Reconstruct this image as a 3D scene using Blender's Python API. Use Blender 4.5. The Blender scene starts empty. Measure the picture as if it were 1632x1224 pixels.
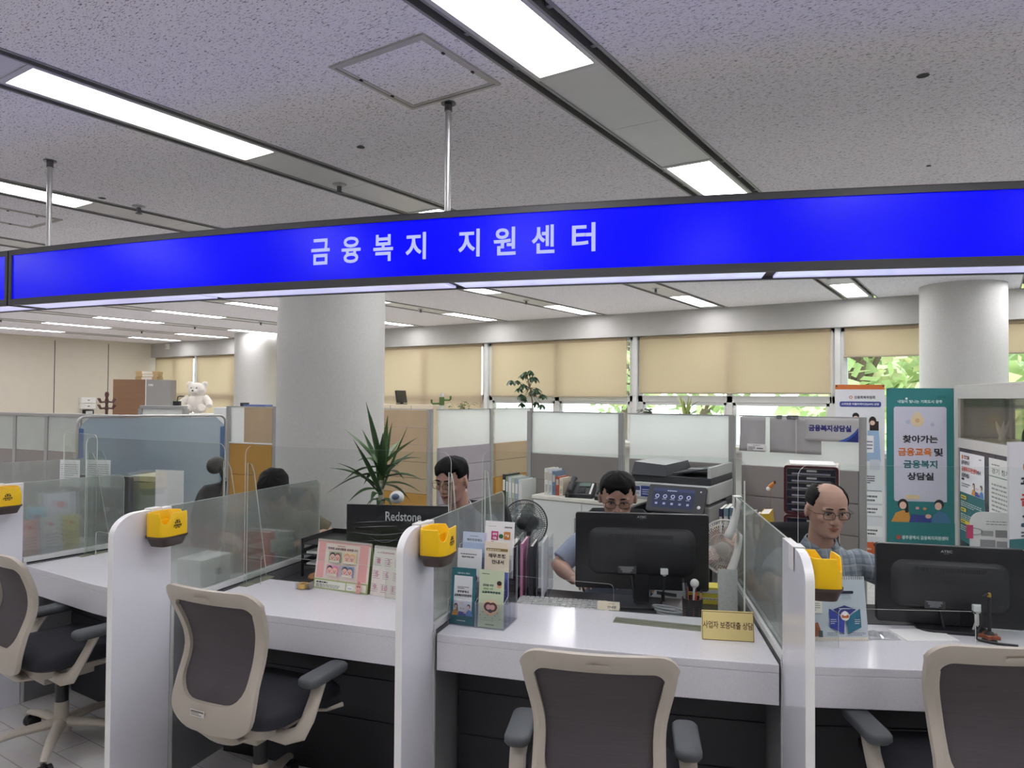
import bpy, math, random
from mathutils import Vector, Matrix
random.seed(7)
SC = bpy.context.scene
COL = SC.collection
PI = math.pi
def R(d): return math.radians(d)

# ------------------------------------------------------------------ camera
F, PIT, ROL, AZ, EYE = 1153.6, 0.0190166, -0.0069317, 0.58539, 1.65
CX, CY = 816.0, 612.0
_Rr = Matrix(((math.cos(ROL), 0, math.sin(ROL)), (0, 1, 0), (-math.sin(ROL), 0, math.cos(ROL))))
_Rp = Matrix(((1, 0, 0), (0, math.cos(PIT), -math.sin(PIT)), (0, math.sin(PIT), math.cos(PIT))))
_Rz = Matrix(((math.cos(AZ), -math.sin(AZ), 0), (math.sin(AZ), math.cos(AZ), 0), (0, 0, 1)))
CM = _Rz @ _Rp @ _Rr
cam = bpy.data.cameras.new('camera')
cam.sensor_width = 36.0
cam.lens = F / 1632 * 36.0
cam.clip_start = 0.05
camo = bpy.data.objects.new('camera', cam)
COL.objects.link(camo)
_b = Matrix((CM @ Vector((1, 0, 0)), CM @ Vector((0, 0, 1)), CM @ Vector((0, -1, 0)))).transposed()
camo.matrix_world = Matrix.Translation((0, 0, EYE)) @ _b.to_4x4()
SC.camera = camo

# ------------------------------------------------------------------ world, exposure
SC.view_settings.view_transform = 'Standard'
SC.view_settings.look = 'None'
SC.view_settings.gamma = 1.0
SC.view_settings.use_curve_mapping = False
SC.view_settings.exposure = 0.24
SC.cycles.transparent_max_bounces = 40
SC.cycles.max_bounces = 10
SC.cycles.diffuse_bounces = 5
SC.cycles.sample_clamp_indirect = 6.0
W = bpy.data.worlds.new('sky')
SC.world = W
W.use_nodes = True
_n = W.node_tree.nodes
_n.clear()
_o = _n.new('ShaderNodeOutputWorld')
_bg = _n.new('ShaderNodeBackground')
_tc = _n.new('ShaderNodeTexCoord')
_sx = _n.new('ShaderNodeSeparateXYZ')
_cr = _n.new('ShaderNodeValToRGB')
_cr.color_ramp.elements[0].position = 0.0
_cr.color_ramp.elements[0].color = (0.95, 0.97, 1.0, 1)
_cr.color_ramp.elements[1].position = 0.8
_cr.color_ramp.elements[1].color = (0.62, 0.78, 1.0, 1)
_l = W.node_tree.links
_l.new(_tc.outputs['Generated'], _sx.inputs[0])
_l.new(_sx.outputs['Z'], _cr.inputs[0])
_l.new(_cr.outputs[0], _bg.inputs[0])
_l.new(_bg.outputs[0], _o.inputs[0])
_bg.inputs[1].default_value = 4.4
LIGHT_POWER = 15.0          # emission of the ceiling diffusers

# ------------------------------------------------------------------ picture -> place helpers (measuring only)
def ray(u, v): return CM @ Vector(((u - CX) / F, 1.0, -(v - CY) / F))
def at(u, v, z):
    k = ray(u, v); t = (z - EYE) / k.z
    return Vector((0, 0, EYE)) + k * t
def deep(u, v, t): return Vector((0, 0, EYE)) + ray(u, v) * t
def ony(u, v, y):
    k = ray(u, v); return Vector((0, 0, EYE)) + k * (y / k.y)
def onx(u, v, x):
    k = ray(u, v); return Vector((0, 0, EYE)) + k * (x / k.x)
CAMROT = AZ                # turn that makes a thing's local -y face the viewer's side squarely

# ------------------------------------------------------------------ materials
def lin(c):
    if isinstance(c, str):
        c = c.lstrip('#'); c = [int(c[i:i + 2], 16) / 255 for i in (0, 2, 4)]
        c = [x / 12.92 if x <= 0.04045 else ((x + 0.055) / 1.055) ** 2.4 for x in c]
    return (c[0], c[1], c[2], 1.0)
MATS = {}
def newmat(name):
    m = bpy.data.materials.new(name); m.use_nodes = True
    n = m.node_tree.nodes; n.clear()
    o = n.new('ShaderNodeOutputMaterial')
    return m, n, m.node_tree.links, o
def mat(name, col=None, rough=0.5, metal=0.0, spec=0.5, var=0.04, vscale=6.0, emit=0.0, coat=0.0, bump=0.0, bscale=80.0, stretch=None, sheen=0.0):
    if name in MATS: return MATS[name]
    m, n, l, o = newmat(name)
    b = n.new('ShaderNodeBsdfPrincipled')
    l.new(b.outputs[0], o.inputs[0])
    c = lin(col)
    b.inputs['Roughness'].default_value = rough
    b.inputs['Metallic'].default_value = metal
    b.inputs['Specular IOR Level'].default_value = spec
    b.inputs['Coat Weight'].default_value = coat
    b.inputs['Sheen Weight'].default_value = sheen
    tc = n.new('ShaderNodeTexCoord')
    src = tc.outputs['Object']
    if stretch:
        mp = n.new('ShaderNodeMapping'); mp.inputs['Scale'].default_value = stretch
        l.new(src, mp.inputs[0]); src = mp.outputs[0]
    if var > 0:
        t = n.new('ShaderNodeTexNoise'); t.inputs['Scale'].default_value = vscale; t.inputs['Detail'].default_value = 4
        l.new(src, t.inputs['Vector'])
        mx = n.new('ShaderNodeMix'); mx.data_type = 'RGBA'
        mx.inputs['A'].default_value = tuple(x * (1 - var * 2) for x in c[:3]) + (1,)
        mx.inputs['B'].default_value = tuple(min(1, x * (1 + var * 2)) for x in c[:3]) + (1,)
        l.new(t.outputs['Fac'], mx.inputs['Factor'])
        l.new(mx.outputs['Result'], b.inputs['Base Color'])
        if emit: l.new(mx.outputs['Result'], b.inputs['Emission Color'])
    else:
        b.inputs['Base Color'].default_value = c
        b.inputs['Emission Color'].default_value = c
    b.inputs['Emission Strength'].default_value = emit
    if bump > 0:
        t2 = n.new('ShaderNodeTexNoise'); t2.inputs['Scale'].default_value = bscale; t2.inputs['Detail'].default_value = 5
        l.new(src, t2.inputs['Vector'])
        bp = n.new('ShaderNodeBump'); bp.inputs['Strength'].default_value = bump; bp.inputs['Distance'].default_value = 0.002
        l.new(t2.outputs['Fac'], bp.inputs['Height']); l.new(bp.outputs[0], b.inputs['Normal'])
    MATS[name] = m
    return m
def ink(col, emit=0.0):
    """flat printed colour"""
    return mat('ink_' + col.strip('#'), col, 0.55, var=0.015, vscale=30, emit=emit)
def emis(name, col, strength):
    if name in MATS: return MATS[name]
    m, n, l, o = newmat(name)
    e = n.new('ShaderNodeEmission'); e.inputs[0].default_value = lin(col); e.inputs[1].default_value = strength
    l.new(e.outputs[0], o.inputs[0]); MATS[name] = m
    return m
def clear(name, tint='#f4f8f6', gloss=0.07, rough=0.02):
    """thin clear sheet: see-through with a faint sheen"""
    if name in MATS: return MATS[name]
    m, n, l, o = newmat(name)
    t = n.new('ShaderNodeBsdfTransparent'); t.inputs[0].default_value = lin(tint)
    g = n.new('ShaderNodeBsdfGlossy'); g.inputs['Roughness'].default_value = rough
    fr = n.new('ShaderNodeLayerWeight'); fr.inputs[0].default_value = 0.25
    mt = n.new('ShaderNodeMath'); mt.operation = 'MULTIPLY_ADD'; mt.inputs[1].default_value = 0.16; mt.inputs[2].default_value = gloss * 0.4
    mx = n.new('ShaderNodeMixShader')
    l.new(fr.outputs['Fresnel'], mt.inputs[0]); l.new(mt.outputs[0], mx.inputs[0])
    l.new(t.outputs[0], mx.inputs[1]); l.new(g.outputs[0], mx.inputs[2]); l.new(mx.outputs[0], o.inputs[0])
    MATS[name] = m
    return m
def frost(name, col, thru, blur, rough, gloss=0.05, ior=1.3):
    """frosted sheet: part clear, part blurred refraction, part milky"""
    if name in MATS: return MATS[name]
    m, n, l, o = newmat(name)
    t = n.new('ShaderNodeBsdfTransparent'); t.inputs[0].default_value = lin('#f2f6f4')
    rf = n.new('ShaderNodeBsdfRefraction'); rf.inputs['Roughness'].default_value = rough; rf.inputs['IOR'].default_value = ior
    rf.inputs[0].default_value = lin('#f0f4f2')
    tl = n.new('ShaderNodeBsdfTranslucent'); tl.inputs[0].default_value = lin(col)
    df = n.new('ShaderNodeBsdfDiffuse'); df.inputs[0].default_value = lin(col)
    g = n.new('ShaderNodeBsdfGlossy'); g.inputs['Roughness'].default_value = 0.05
    a = n.new('ShaderNodeMixShader'); a.inputs[0].default_value = 0.4
    l.new(tl.outputs[0], a.inputs[1]); l.new(df.outputs[0], a.inputs[2])
    b = n.new('ShaderNodeMixShader'); b.inputs[0].default_value = blur
    l.new(a.outputs[0], b.inputs[1]); l.new(rf.outputs[0], b.inputs[2])
    c = n.new('ShaderNodeMixShader'); c.inputs[0].default_value = thru
    l.new(b.outputs[0], c.inputs[1]); l.new(t.outputs[0], c.inputs[2])
    d = n.new('ShaderNodeMixShader'); d.inputs[0].default_value = gloss
    l.new(c.outputs[0], d.inputs[1]); l.new(g.outputs[0], d.inputs[2]); l.new(d.outputs[0], o.inputs[0])
    MATS[name] = m
    return m

# ------------------------------------------------------------------ mesh builder
def rrect(w, h, r, seg=5, cx=0.0, cy=0.0, corners=(1, 1, 1, 1)):
    """rounded rectangle outline, counter-clockwise from lower left; corners: ll, lr, ur, ul"""
    pts = []
    for k, (sx, sy, a0) in enumerate(((-1, -1, 180), (1, -1, 270), (1, 1, 0), (-1, 1, 90))):
        x, y = cx + sx * w / 2, cy + sy * h / 2
        rr = r if corners[k] else 0.0004
        for i in range(seg + 1):
            a = R(a0 + 90 * i / seg)
            pts.append((x - sx * rr + rr * math.cos(a), y - sy * rr + rr * math.sin(a)))
    return pts
class MB:
    def __init__(s):
        s.v, s.f, s.mi, s.mats, s.M = [], [], [], [], None
    def mid(s, m):
        if m not in s.mats: s.mats.append(m)
        return s.mats.index(m)
    def add(s, vs, fs, m):
        k = len(s.v); i = s.mid(m)
        for p in vs:
            p = Vector(p)
            if s.M is not None: p = s.M @ p
            s.v.append(p)
        for f in fs:
            s.f.append([k + j for j in f]); s.mi.append(i)
        return s
    def box(s, x0, x1, y0, y1, z0, z1, m):
        vs = [(x0, y0, z0), (x1, y0, z0), (x1, y1, z0), (x0, y1, z0), (x0, y0, z1), (x1, y0, z1), (x1, y1, z1), (x0, y1, z1)]
        return s.add(vs, [(0, 3, 2, 1), (4, 5, 6, 7), (0, 1, 5, 4), (1, 2, 6, 5), (2, 3, 7, 6), (3, 0, 4, 7)], m)
    def cbox(s, c, d, m): return s.box(c[0] - d[0] / 2, c[0] + d[0] / 2, c[1] - d[1] / 2, c[1] + d[1] / 2, c[2] - d[2] / 2, c[2] + d[2] / 2, m)
    def prism(s, pts, h0, h1, m, plane='xy', side=None, top=None):
        """pts counter-clockwise; plane xy extrudes z, xz extrudes y (h0 < h1), yz extrudes x"""
        n = len(pts)
        def P(p, h): return (p[0], p[1], h) if plane == 'xy' else ((p[0], h, p[1]) if plane == 'xz' else (h, p[0], p[1]))
        vs = [P(p, h0) for p in pts] + [P(p, h1) for p in pts]
        fl = plane == 'xz'
        a, b = list(range(n))[::-1], list(range(n, 2 * n))
        sd = [(i, (i + 1) % n, n + (i + 1) % n, n + i) for i in range(n)]
        if fl: a, b, sd = a[::-1], b[::-1], [q[::-1] for q in sd]
        k = len(s.v)
        s.add(vs, [], m)
        for f, mm in [(a, m), (b, top or m)] + [(q, side or m) for q in sd]:
            s.f.append([k + j for j in f]); s.mi.append(s.mid(mm))
        return s
    def ring(s, outer, inner, h0, h1, m, plane='xy', fn=None):
        """frame between two outlines of the same count"""
        n = len(outer)
        def P(p, h):
            q = (p[0], p[1], h) if plane == 'xy' else ((p[0], h, p[1]) if plane == 'xz' else (h, p[0], p[1]))
            return fn(q) if fn else q
        vs = [P(p, h0) for p in outer] + [P(p, h0) for p in inner] + [P(p, h1) for p in outer] + [P(p, h1) for p in inner]
        fs = []
        for i in range(n):
            j = (i + 1) % n
            q = [(i, n + i, n + j, j), (2 * n + i, 2 * n + j, 3 * n + j, 3 * n + i), (i, j, 2 * n + j, 2 * n + i), (n + i, 3 * n + i, 3 * n + j, n + j)]
            fs += [x[::-1] for x in q] if plane == 'xz' else q
        return s.add(vs, fs, m)
    def tube(s, pts, r, m, seg=10, cap=True, closed=False, flat=1.0, up=None):
        pts = [Vector(p) for p in pts]; n = len(pts)
        rs = r if isinstance(r, (list, tuple)) else [r] * n
        vs, fs = [], []
        ref = None
        for i, p in enumerate(pts):
            if closed: t = pts[(i + 1) % n] - pts[i - 1]
            else: t = pts[min(i + 1, n - 1)] - pts[max(i - 1, 0)]
            if t.length < 1e-9: t = Vector((0, 0, 1))
            t.normalize()
            if up is not None: ref = Vector(up)
            elif ref is None: ref = Vector((0, 0, 1)) if abs(t.z) < 0.9 else Vector((1, 0, 0))
            a = t.cross(ref)
            if a.length < 1e-6: a = t.cross(Vector((0.3, 1, 0.2)))
            a.normalize(); b = a.cross(t).normalized(); 
            if up is None: ref = b
            rr = rs[i]; ra, rb = (rr if isinstance(rr, (tuple, list)) else (rr, rr * flat))
            for k in range(seg):
                q = 2 * PI * k / seg
                vs.append(p + a * (ra * math.cos(q)) + b * (rb * math.sin(q)))
        m_ = n if closed else n - 1
        for i in range(m_):
            j = (i + 1) % n
            for k in range(seg):
                k2 = (k + 1) % seg
                fs.append((i * seg + k, i * seg + k2, j * seg + k2, j * seg + k))
        if cap and not closed:
            fs.append(tuple(range(seg))[::-1]); fs.append(tuple((n - 1) * seg + k for k in range(seg)))
        return s.add(vs, fs, m)
    def lathe(s, prof, m, c=(0, 0, 0), seg=24, arc=None):
        vs, fs = [], []
        n = len(prof)
        for k in range(seg):
            q = 2 * PI * k / seg
            for (r, z) in prof: vs.append((c[0] + r * math.cos(q), c[1] + r * math.sin(q), c[2] + z))
        for k in range(seg):
            k2 = (k + 1) % seg
            for i in range(n - 1): fs.append((k * n + i, k2 * n + i, k2 * n + i + 1, k * n + i + 1))
        if prof[0][0] > 1e-5: fs.append(tuple(k * n for k in range(seg))[::-1])
        if prof[-1][0] > 1e-5: fs.append(tuple(k * n + n - 1 for k in range(seg)))
        return s.add(vs, fs, m)
    def cyl(s, c, r, h, m, seg=20): return s.lathe([(r, 0), (r, h)], m, c, seg)
    def ell(s, c, rad, m, seg=16, rings=10, rot=None):
        vs, fs = [], []
        M3 = rot if rot is not None else Matrix.Identity(3)
        for i in range(rings + 1):
            th = PI * i / rings
            for k in range(seg):
                ph = 2 * PI * k / seg
                p = M3 @ Vector((rad[0] * math.sin(th) * math.cos(ph), rad[1] * math.sin(th) * math.sin(ph), -rad[2] * math.cos(th)))
                vs.append(Vector(c) + p)
        for i in range(rings):
            for k in range(seg):
                k2 = (k + 1) % seg
                fs.append((i * seg + k, i * seg + k2, (i + 1) * seg + k2, (i + 1) * seg + k))
        return s.add(vs, fs, m)
    def build(s, name, parent=None, bevel=0.0, smooth=True, ang=40, loc=None, rotz=0.0, bseg=2):
        me = bpy.data.meshes.new(name)
        me.from_pydata([tuple(p) for p in s.v], [], s.f)
        for m in s.mats: me.materials.append(m)
        me.polygons.foreach_set('material_index', s.mi)
        me.validate()
        if smooth:
            me.shade_smooth()
            if not bevel: me.set_sharp_from_angle(angle=R(ang))
        o = bpy.data.objects.new(name, me)
        COL.objects.link(o)
        if parent is not None: o.parent = parent
        if loc is not None: o.location = loc
        o.rotation_euler = (0, 0, rotz)
        if bevel:
            b = o.modifiers.new('bevel', 'BEVEL'); b.width = bevel; b.segments = bseg; b.limit_method = 'ANGLE'; b.angle_limit = R(35)
            b.harden_normals = True
        return o
def tag(o, label, cat, group=None, kind=None):
    if label: o['label'] = label
    if cat: o['category'] = cat
    if group: o['group'] = group
    if kind: o['kind'] = kind
    return o
def thing(name, label, cat, loc=(0, 0, 0), rotz=0.0, group=None):
    o = bpy.data.objects.new(name, None)
    o.empty_display_size = 0.05
    COL.objects.link(o); o.location = loc; o.rotation_euler = (0, 0, rotz)
    return tag(o, label, cat, group)
def struct(o):
    o['kind'] = 'structure'; return o
def copy_tree(o, parent=None):
    c = o.copy(); COL.objects.link(c)
    if parent is not None: c.parent = parent
    for ch in list(o.children): copy_tree(ch, c)
    return c
def xf(loc, rotz=0.0): return Matrix.Translation(loc) @ Matrix.Rotation(rotz, 4, 'Z')

# ------------------------------------------------------------------ lettering
_TXT = {}
def glyphs(body, bold=0.0):
    key = (body, bold)
    if key not in _TXT:
        c = bpy.data.curves.new('lettering', 'FONT'); c.body = body; c.offset = bold; c.resolution_u = 3
        o = bpy.data.objects.new('lettering', c); COL.objects.link(o)
        bpy.context.view_layer.update()
        dg = bpy.context.evaluated_depsgraph_get()
        me = bpy.data.meshes.new_from_object(o.evaluated_get(dg))
        vs = [tuple(v.co) for v in me.vertices]; fs = [tuple(p.vertices) for p in me.polygons]
        bpy.data.objects.remove(o); bpy.data.curves.remove(c); bpy.data.meshes.remove(me)
        xs = [v[0] for v in vs] or [0]; ys = [v[1] for v in vs] or [0]
        _TXT[key] = (vs, fs, min(xs), max(xs), min(ys), max(ys))
    return _TXT[key]
def letter(mb, body, fn, cx, cy, w, h, m, bold=0.0, align='C'):
    """write body into the box centred on (cx, cy), w wide (None keeps the proportion), h tall, through fn(x, y) -> point"""
    vs, fs, x0, x1, y0, y1 = glyphs(body, bold)
    if not vs: return
    sy = h / max(y1 - y0, 1e-6); sx = sy if w is None else w / max(x1 - x0, 1e-6)
    ww = (x1 - x0) * sx
    ox = cx - ww / 2 if align == 'C' else (cx if align == 'L' else cx - ww)
    mb.add([fn(ox + (v[0] - x0) * sx, cy - h / 2 + (v[1] - y0) * sy) for v in vs], fs, m)
class Art:
    """printed picture on an upright face: x to the right, y up, both in metres from the lower left corner; local face at y = -d"""
    def __init__(s, w, h, fn=None):
        s.w, s.h, s.mb, s.k = w, h, MB(), 0
        s.fn = fn or (lambda x, y, d: (x - w / 2, -d, y))
    def _f(s):
        s.k += 1; d = 0.0003 * s.k
        return lambda x, y: s.fn(x * s.w, y * s.h, d)
    def rect(s, x0, y0, x1, y1, col): return s.poly([(x0, y0), (x1, y0), (x1, y1), (x0, y1)], col)
    def poly(s, pts, col):
        f = s._f(); s.mb.add([f(*p) for p in pts], [tuple(range(len(pts)))], ink(col) if isinstance(col, str) else col); return s
    def rr(s, x0, y0, x1, y1, r, col):
        a = s.w / s.h
        return s.poly([(p[0], p[1] * a) for p in rrect(x1 - x0, (y1 - y0) / a, r, 5, (x0 + x1) / 2, (y0 + y1) / 2 / a)], col)
    def disc(s, x, y, r, col, ry=None, n=18):
        ry = ry if ry is not None else r * s.w / s.h
        return s.poly([(x + r * math.cos(2 * PI * i / n), y + ry * math.sin(2 * PI * i / n)) for i in range(n)], col)
    def text(s, body, cx, cy, w, h, col, bold=0.0, align='C'):
        f = s._f(); letter(s.mb, body, f, cx, cy, w, h, ink(col) if isinstance(col, str) else col, bold, align); return s
    def lines(s, x0, x1, y0, y1, n, col, fill=0.45):
        """rows of small illegible type"""
        rnd = random.Random(int(x0 * 997 + y0 * 7919 + n))
        f = s._f(); m = ink(col)
        st = (y1 - y0) / n
        for i in range(n):
            x = x0; e = x0 + (x1 - x0) * (1 if i else rnd.uniform(0.6, 1))
            if i == 0: e = x0 + (x1 - x0) * rnd.uniform(0.55, 0.95)
            while x < e:
                d = (x1 - x0) * rnd.uniform(0.05, 0.14)
                xx = min(x + d, e)
                yb = y0 + st * i
                s.mb.add([f(x, yb), f(xx, yb), f(xx, yb + st * fill), f(x, yb + st * fill)], [(0, 1, 2, 3)], m)
                x += d + (x1 - x0) * 0.025
        return s
    def build(s, parent, name='printed_artwork', **k): return s.mb.build(name, parent, smooth=False, **k)
# ================================================================== the room
CEIL, WALL_Y, WALL_X = 2.85, 9.38, -16.3
STRIPS = [2.16, 0.44, -1.29, -3.04, -4.77, -6.47, -8.17, -9.86, -11.51, -13.18, -14.86]
ROWS = [(-1.12, 0.0), (1.2, 2.31), (3.54, 4.65), (5.71, 6.82), (8.1, 9.17)]
SW = 0.187                                   # half width of a light strip

# ceiling material: pale acoustic tile with short dark fissures running along x
m, n, l, o = newmat('acoustic_tile')
b = n.new('ShaderNodeBsdfPrincipled'); b.inputs['Roughness'].default_value = 0.9; b.inputs['Specular IOR Level'].default_value = 0.1
l.new(b.outputs[0], o.inputs[0])
tc = n.new('ShaderNodeTexCoord')
def _nz(scale, sx, sy, lo, hi, rot=0.0, det=2.0):
    mp = n.new('ShaderNodeMapping'); mp.inputs['Scale'].default_value = (sx, sy, 1); mp.inputs['Rotation'].default_value = (0, 0, rot)
    l.new(tc.outputs['Object'], mp.inputs[0])
    t = n.new('ShaderNodeTexNoise'); t.inputs['Scale'].default_value = scale; t.inputs['Detail'].default_value = det; t.inputs['Distortion'].default_value = 0.6
    l.new(mp.outputs[0], t.inputs['Vector'])
    r = n.new('ShaderNodeMapRange'); r.inputs[1].default_value = lo; r.inputs[2].default_value = hi
    l.new(t.outputs['Fac'], r.inputs[0])
    return r.outputs[0]
f1 = _nz(1.0, 62, 270, 0.60, 0.66)
f2 = _nz(1.0, 150, 330, 0.645, 0.70, 0.5)
ad = n.new('ShaderNodeMath'); ad.operation = 'MAXIMUM'; l.new(f1, ad.inputs[0]); l.new(f2, ad.inputs[1])
mx = n.new('ShaderNodeMix'); mx.data_type = 'RGBA'
mx.inputs['A'].default_value = lin('#f6f3f8'); mx.inputs['B'].default_value = lin('#75727a')
l.new(ad.outputs[0], mx.inputs['Factor']); l.new(mx.outputs['Result'], b.inputs['Base Color'])
bp = n.new('ShaderNodeBump'); bp.invert = True; bp.inputs['Strength'].default_value = 0.5; bp.inputs['Distance'].default_value = 0.003
l.new(ad.outputs[0], bp.inputs['Height']); l.new(bp.outputs[0], b.inputs['Normal'])
M_TILE = m
# floor material: pale grey stone-look planks
m, n, l, o = newmat('floor_plank')
b = n.new('ShaderNodeBsdfPrincipled'); b.inputs['Roughness'].default_value = 0.35
l.new(b.outputs[0], o.inputs[0])
tc = n.new('ShaderNodeTexCoord')
bk = n.new('ShaderNodeTexBrick'); bk.inputs['Scale'].default_value = 1.0; bk.inputs['Mortar Size'].default_value = 0.003
bk.inputs['Brick Width'].default_value = 0.9; bk.inputs['Row Height'].default_value = 0.15
bk.inputs['Color1'].default_value = lin('#d0ceca'); bk.inputs['Color2'].default_value = lin('#d8d6d2'); bk.inputs['Mortar'].default_value = lin('#a5a39e')
l.new(tc.outputs['Object'], bk.inputs['Vector'])
nt = n.new('ShaderNodeTexNoise'); nt.inputs['Scale'].default_value = 14
mp = n.new('ShaderNodeMapping'); mp.inputs['Scale'].default_value = (0.3, 3, 1)
l.new(tc.outputs['Object'], mp.inputs[0]); l.new(mp.outputs[0], nt.inputs['Vector'])
mx = n.new('ShaderNodeMix'); mx.data_type = 'RGBA'; mx.blend_type = 'MULTIPLY'; mx.inputs['Factor'].default_value = 0.2
l.new(bk.outputs['Color'], mx.inputs['A']); l.new(nt.outputs['Color'], mx.inputs['B']); l.new(mx.outputs['Result'], b.inputs['Base Color'])
M_FLOOR = m

M_WHITE = mat('white_paint', '#d9d8d4', 0.5)
M_PILLAR = mat('pillar_paint', '#c6c6c2', 0.45, var=0.05, vscale=60, stretch=(1, 1, 1), bump=0.05, bscale=220)
M_SOFFIT = mat('soffit_paint', '#b3b2ae', 0.6)
M_BEIGE = mat('beige_wall_panel', '#d6cfc0', 0.35, var=0.02)
M_DARK = mat('dark_slot', '#232329', 0.6)
M_ALU = mat('brushed_aluminium', '#b9b9b7', 0.35, metal=0.7, stretch=(4, 60, 4), var=0.06, vscale=4)
M_STRIP = mat('grey_strip_metal', '#cfcfcf', 0.35, metal=0.15, stretch=(3, 50, 3), var=0.05, vscale=5)
M_TRIM = mat('trim_metal', '#8f8f8d', 0.4, metal=0.3)
M_FRAME = mat('window_frame_white', '#d2d2cf', 0.4)

mb = MB(); mb.box(-16.6, 5.2, -5.6, 9.9, -0.1, 0.0, M_FLOOR); o = mb.build('floor', smooth=False); struct(o)
# ceiling in slabs between the light strips
mb = MB()
xs = [5.2]
for x in STRIPS: xs += [x + SW, x - SW]
xs.append(-16.6)
for i in range(0, len(xs), 2): mb.box(xs[i + 1], xs[i], -5.6, 9.9, CEIL, CEIL + 0.12, M_TILE)
o = mb.build('ceiling', smooth=False); struct(o)
mb = MB(); mb.box(-16.6, 5.2, -5.6, 9.9, CEIL + 0.14, CEIL + 0.2, M_DARK); struct(mb.build('ceiling_slab', smooth=False))
# strips: dark slots either side, metal infill between the lights
for k, x in enumerate(STRIPS):
    mb = MB()
    hw = 0.13
    y = -5.6
    cuts = [-5.6] + [q for r in ROWS for q in r] + [9.4]
    for i in range(0, len(cuts), 2):
        a, e = cuts[i], cuts[i + 1]
        mid = (a + e) / 2
        for (p, q) in ((a + 0.003, mid - 0.0015), (mid + 0.0015, e - 0.003)):
            mb.box(x - hw, x + hw, p, q, CEIL, CEIL + 0.02, M_STRIP)
    for sx in (-1, 1):
        mb.box(min(x + sx * 0.13, x + sx * 0.142), max(x + sx * 0.13, x + sx * 0.142), -5.6, 9.4, CEIL - 0.004, CEIL + 0.06, M_TRIM)
        mb.box(min(x + sx * 0.175, x + sx * SW), max(x + sx * 0.175, x + sx * SW), -5.6, 9.4, CEIL - 0.004, CEIL + 0.06, M_TRIM)
        mb.box(min(x + sx * 0.142, x + sx * 0.175), max(x + sx * 0.142, x + sx * 0.175), -5.6, 9.4, CEIL + 0.05, CEIL + 0.06, M_DARK)
        for (a, e) in ROWS:
            for q in range(4):
                yy = a + 0.1 + q * 0.3
                mb.box(min(x + sx * 0.144, x + sx * 0.173), max(x + sx * 0.144, x + sx * 0.173), yy, yy + 0.02, CEIL + 0.012, CEIL + 0.05, M_TRIM)
    struct(mb.build('trim_%d' % (k + 1), smooth=False))
# walls
mb = MB()
mb.box(WALL_X, 5.2, WALL_Y, WALL_Y + 0.25, 2.525, CEIL, M_SOFFIT)
mb.box(WALL_X, 5.2, WALL_Y + 0.08, WALL_Y + 0.25, 0.0, 0.95, M_WHITE)
struct(mb.build('wall_back', smooth=False))
mb = MB(); mb.box(-16.6, WALL_X, -5.6, 9.9, 0, CEIL, M_BEIGE)
for yy in (5.1, 6.2, 7.3, 8.4): mb.box(WALL_X, WALL_X + 0.002, yy, yy + 0.014, 0.0, 2.78, M_DARK)
mb.box(WALL_X, WALL_X + 0.02, -5.6, 9.38, 2.80, CEIL, M_BEIGE)
struct(mb.build('wall_left', smooth=False))
mb = MB(); mb.box(5.0, 5.2, -5.6, 9.9, 0, CEIL, M_WHITE); struct(mb.build('wall_right', smooth=False))
mb = MB(); mb.box(-16.6, 5.2, -5.8, -5.6, 0, CEIL, mat('lobby_wall_grey', '#9a9894', 0.6)); struct(mb.build('wall_front', smooth=False))
# windows: one per bay, aluminium frame with a transom and a centre mullion
BAYS = [(-16.25, -14.68), (-14.62, -12.06), (-12.0, -9.42), (-9.36, -6.80), (-6.74, -4.22), (-4.16, -1.58), (-1.52, 1.05), (1.11, 3.7), (3.76, 5.0)]
M_PANE = clear('window_glass', '#f2f7f6', 0.03)
for k, (a, e) in enumerate(BAYS):
    mb = MB(); y0, y1 = 9.50, 9.57; mid = (a + e) / 2; z0, z1, zt = 0.95, 2.525, 1.65
    for (p, q) in ((a, a + 0.07), (e - 0.07, e), (mid - 0.04, mid + 0.04)): mb.box(p, q, y0, y1, z0, z1, M_FRAME)
    for (p, q) in ((z0, z0 + 0.07), (z1 - 0.05, z1), (zt - 0.045, zt + 0.045)): mb.box(a, e, y0, y1, p, q, M_FRAME)
    for (p, q) in ((a + 0.07, mid - 0.04), (mid + 0.04, e - 0.07)):       # sash edges of the lower lights
        for (s0, s1) in ((z0 + 0.07, z0 + 0.11), (zt - 0.085, zt - 0.045)): mb.box(p, q, y0 + 0.012, y1 - 0.012, s0, s1, M_FRAME)
        for (s0, s1) in ((p, p + 0.04), (q - 0.04, q)): mb.box(s0, s1, y0 + 0.012, y1 - 0.012, z0 + 0.07, zt - 0.045, M_FRAME)
    w = struct(mb.build('window_%d' % (k + 1), bevel=0.004, bseg=1))
    mb = MB(); mb.box(a + 0.07, e - 0.07, 9.534, 9.538, z0 + 0.07, z1 - 0.05, M_PANE); struct(mb.build('window_%d_glass' % (k + 1), w, smooth=False))
    mb = MB(); mb.box(e, e + 0.06, 9.44, 9.6, 0.95, 2.53, M_FRAME)
    struct(mb.build('trim_%d' % (20 + k), smooth=False))
mb = MB(); mb.box(WALL_X, 5.0, 9.40, 9.62, 0.95, 0.985, M_FRAME); struct(mb.build('window_sill', bevel=0.004))
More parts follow.
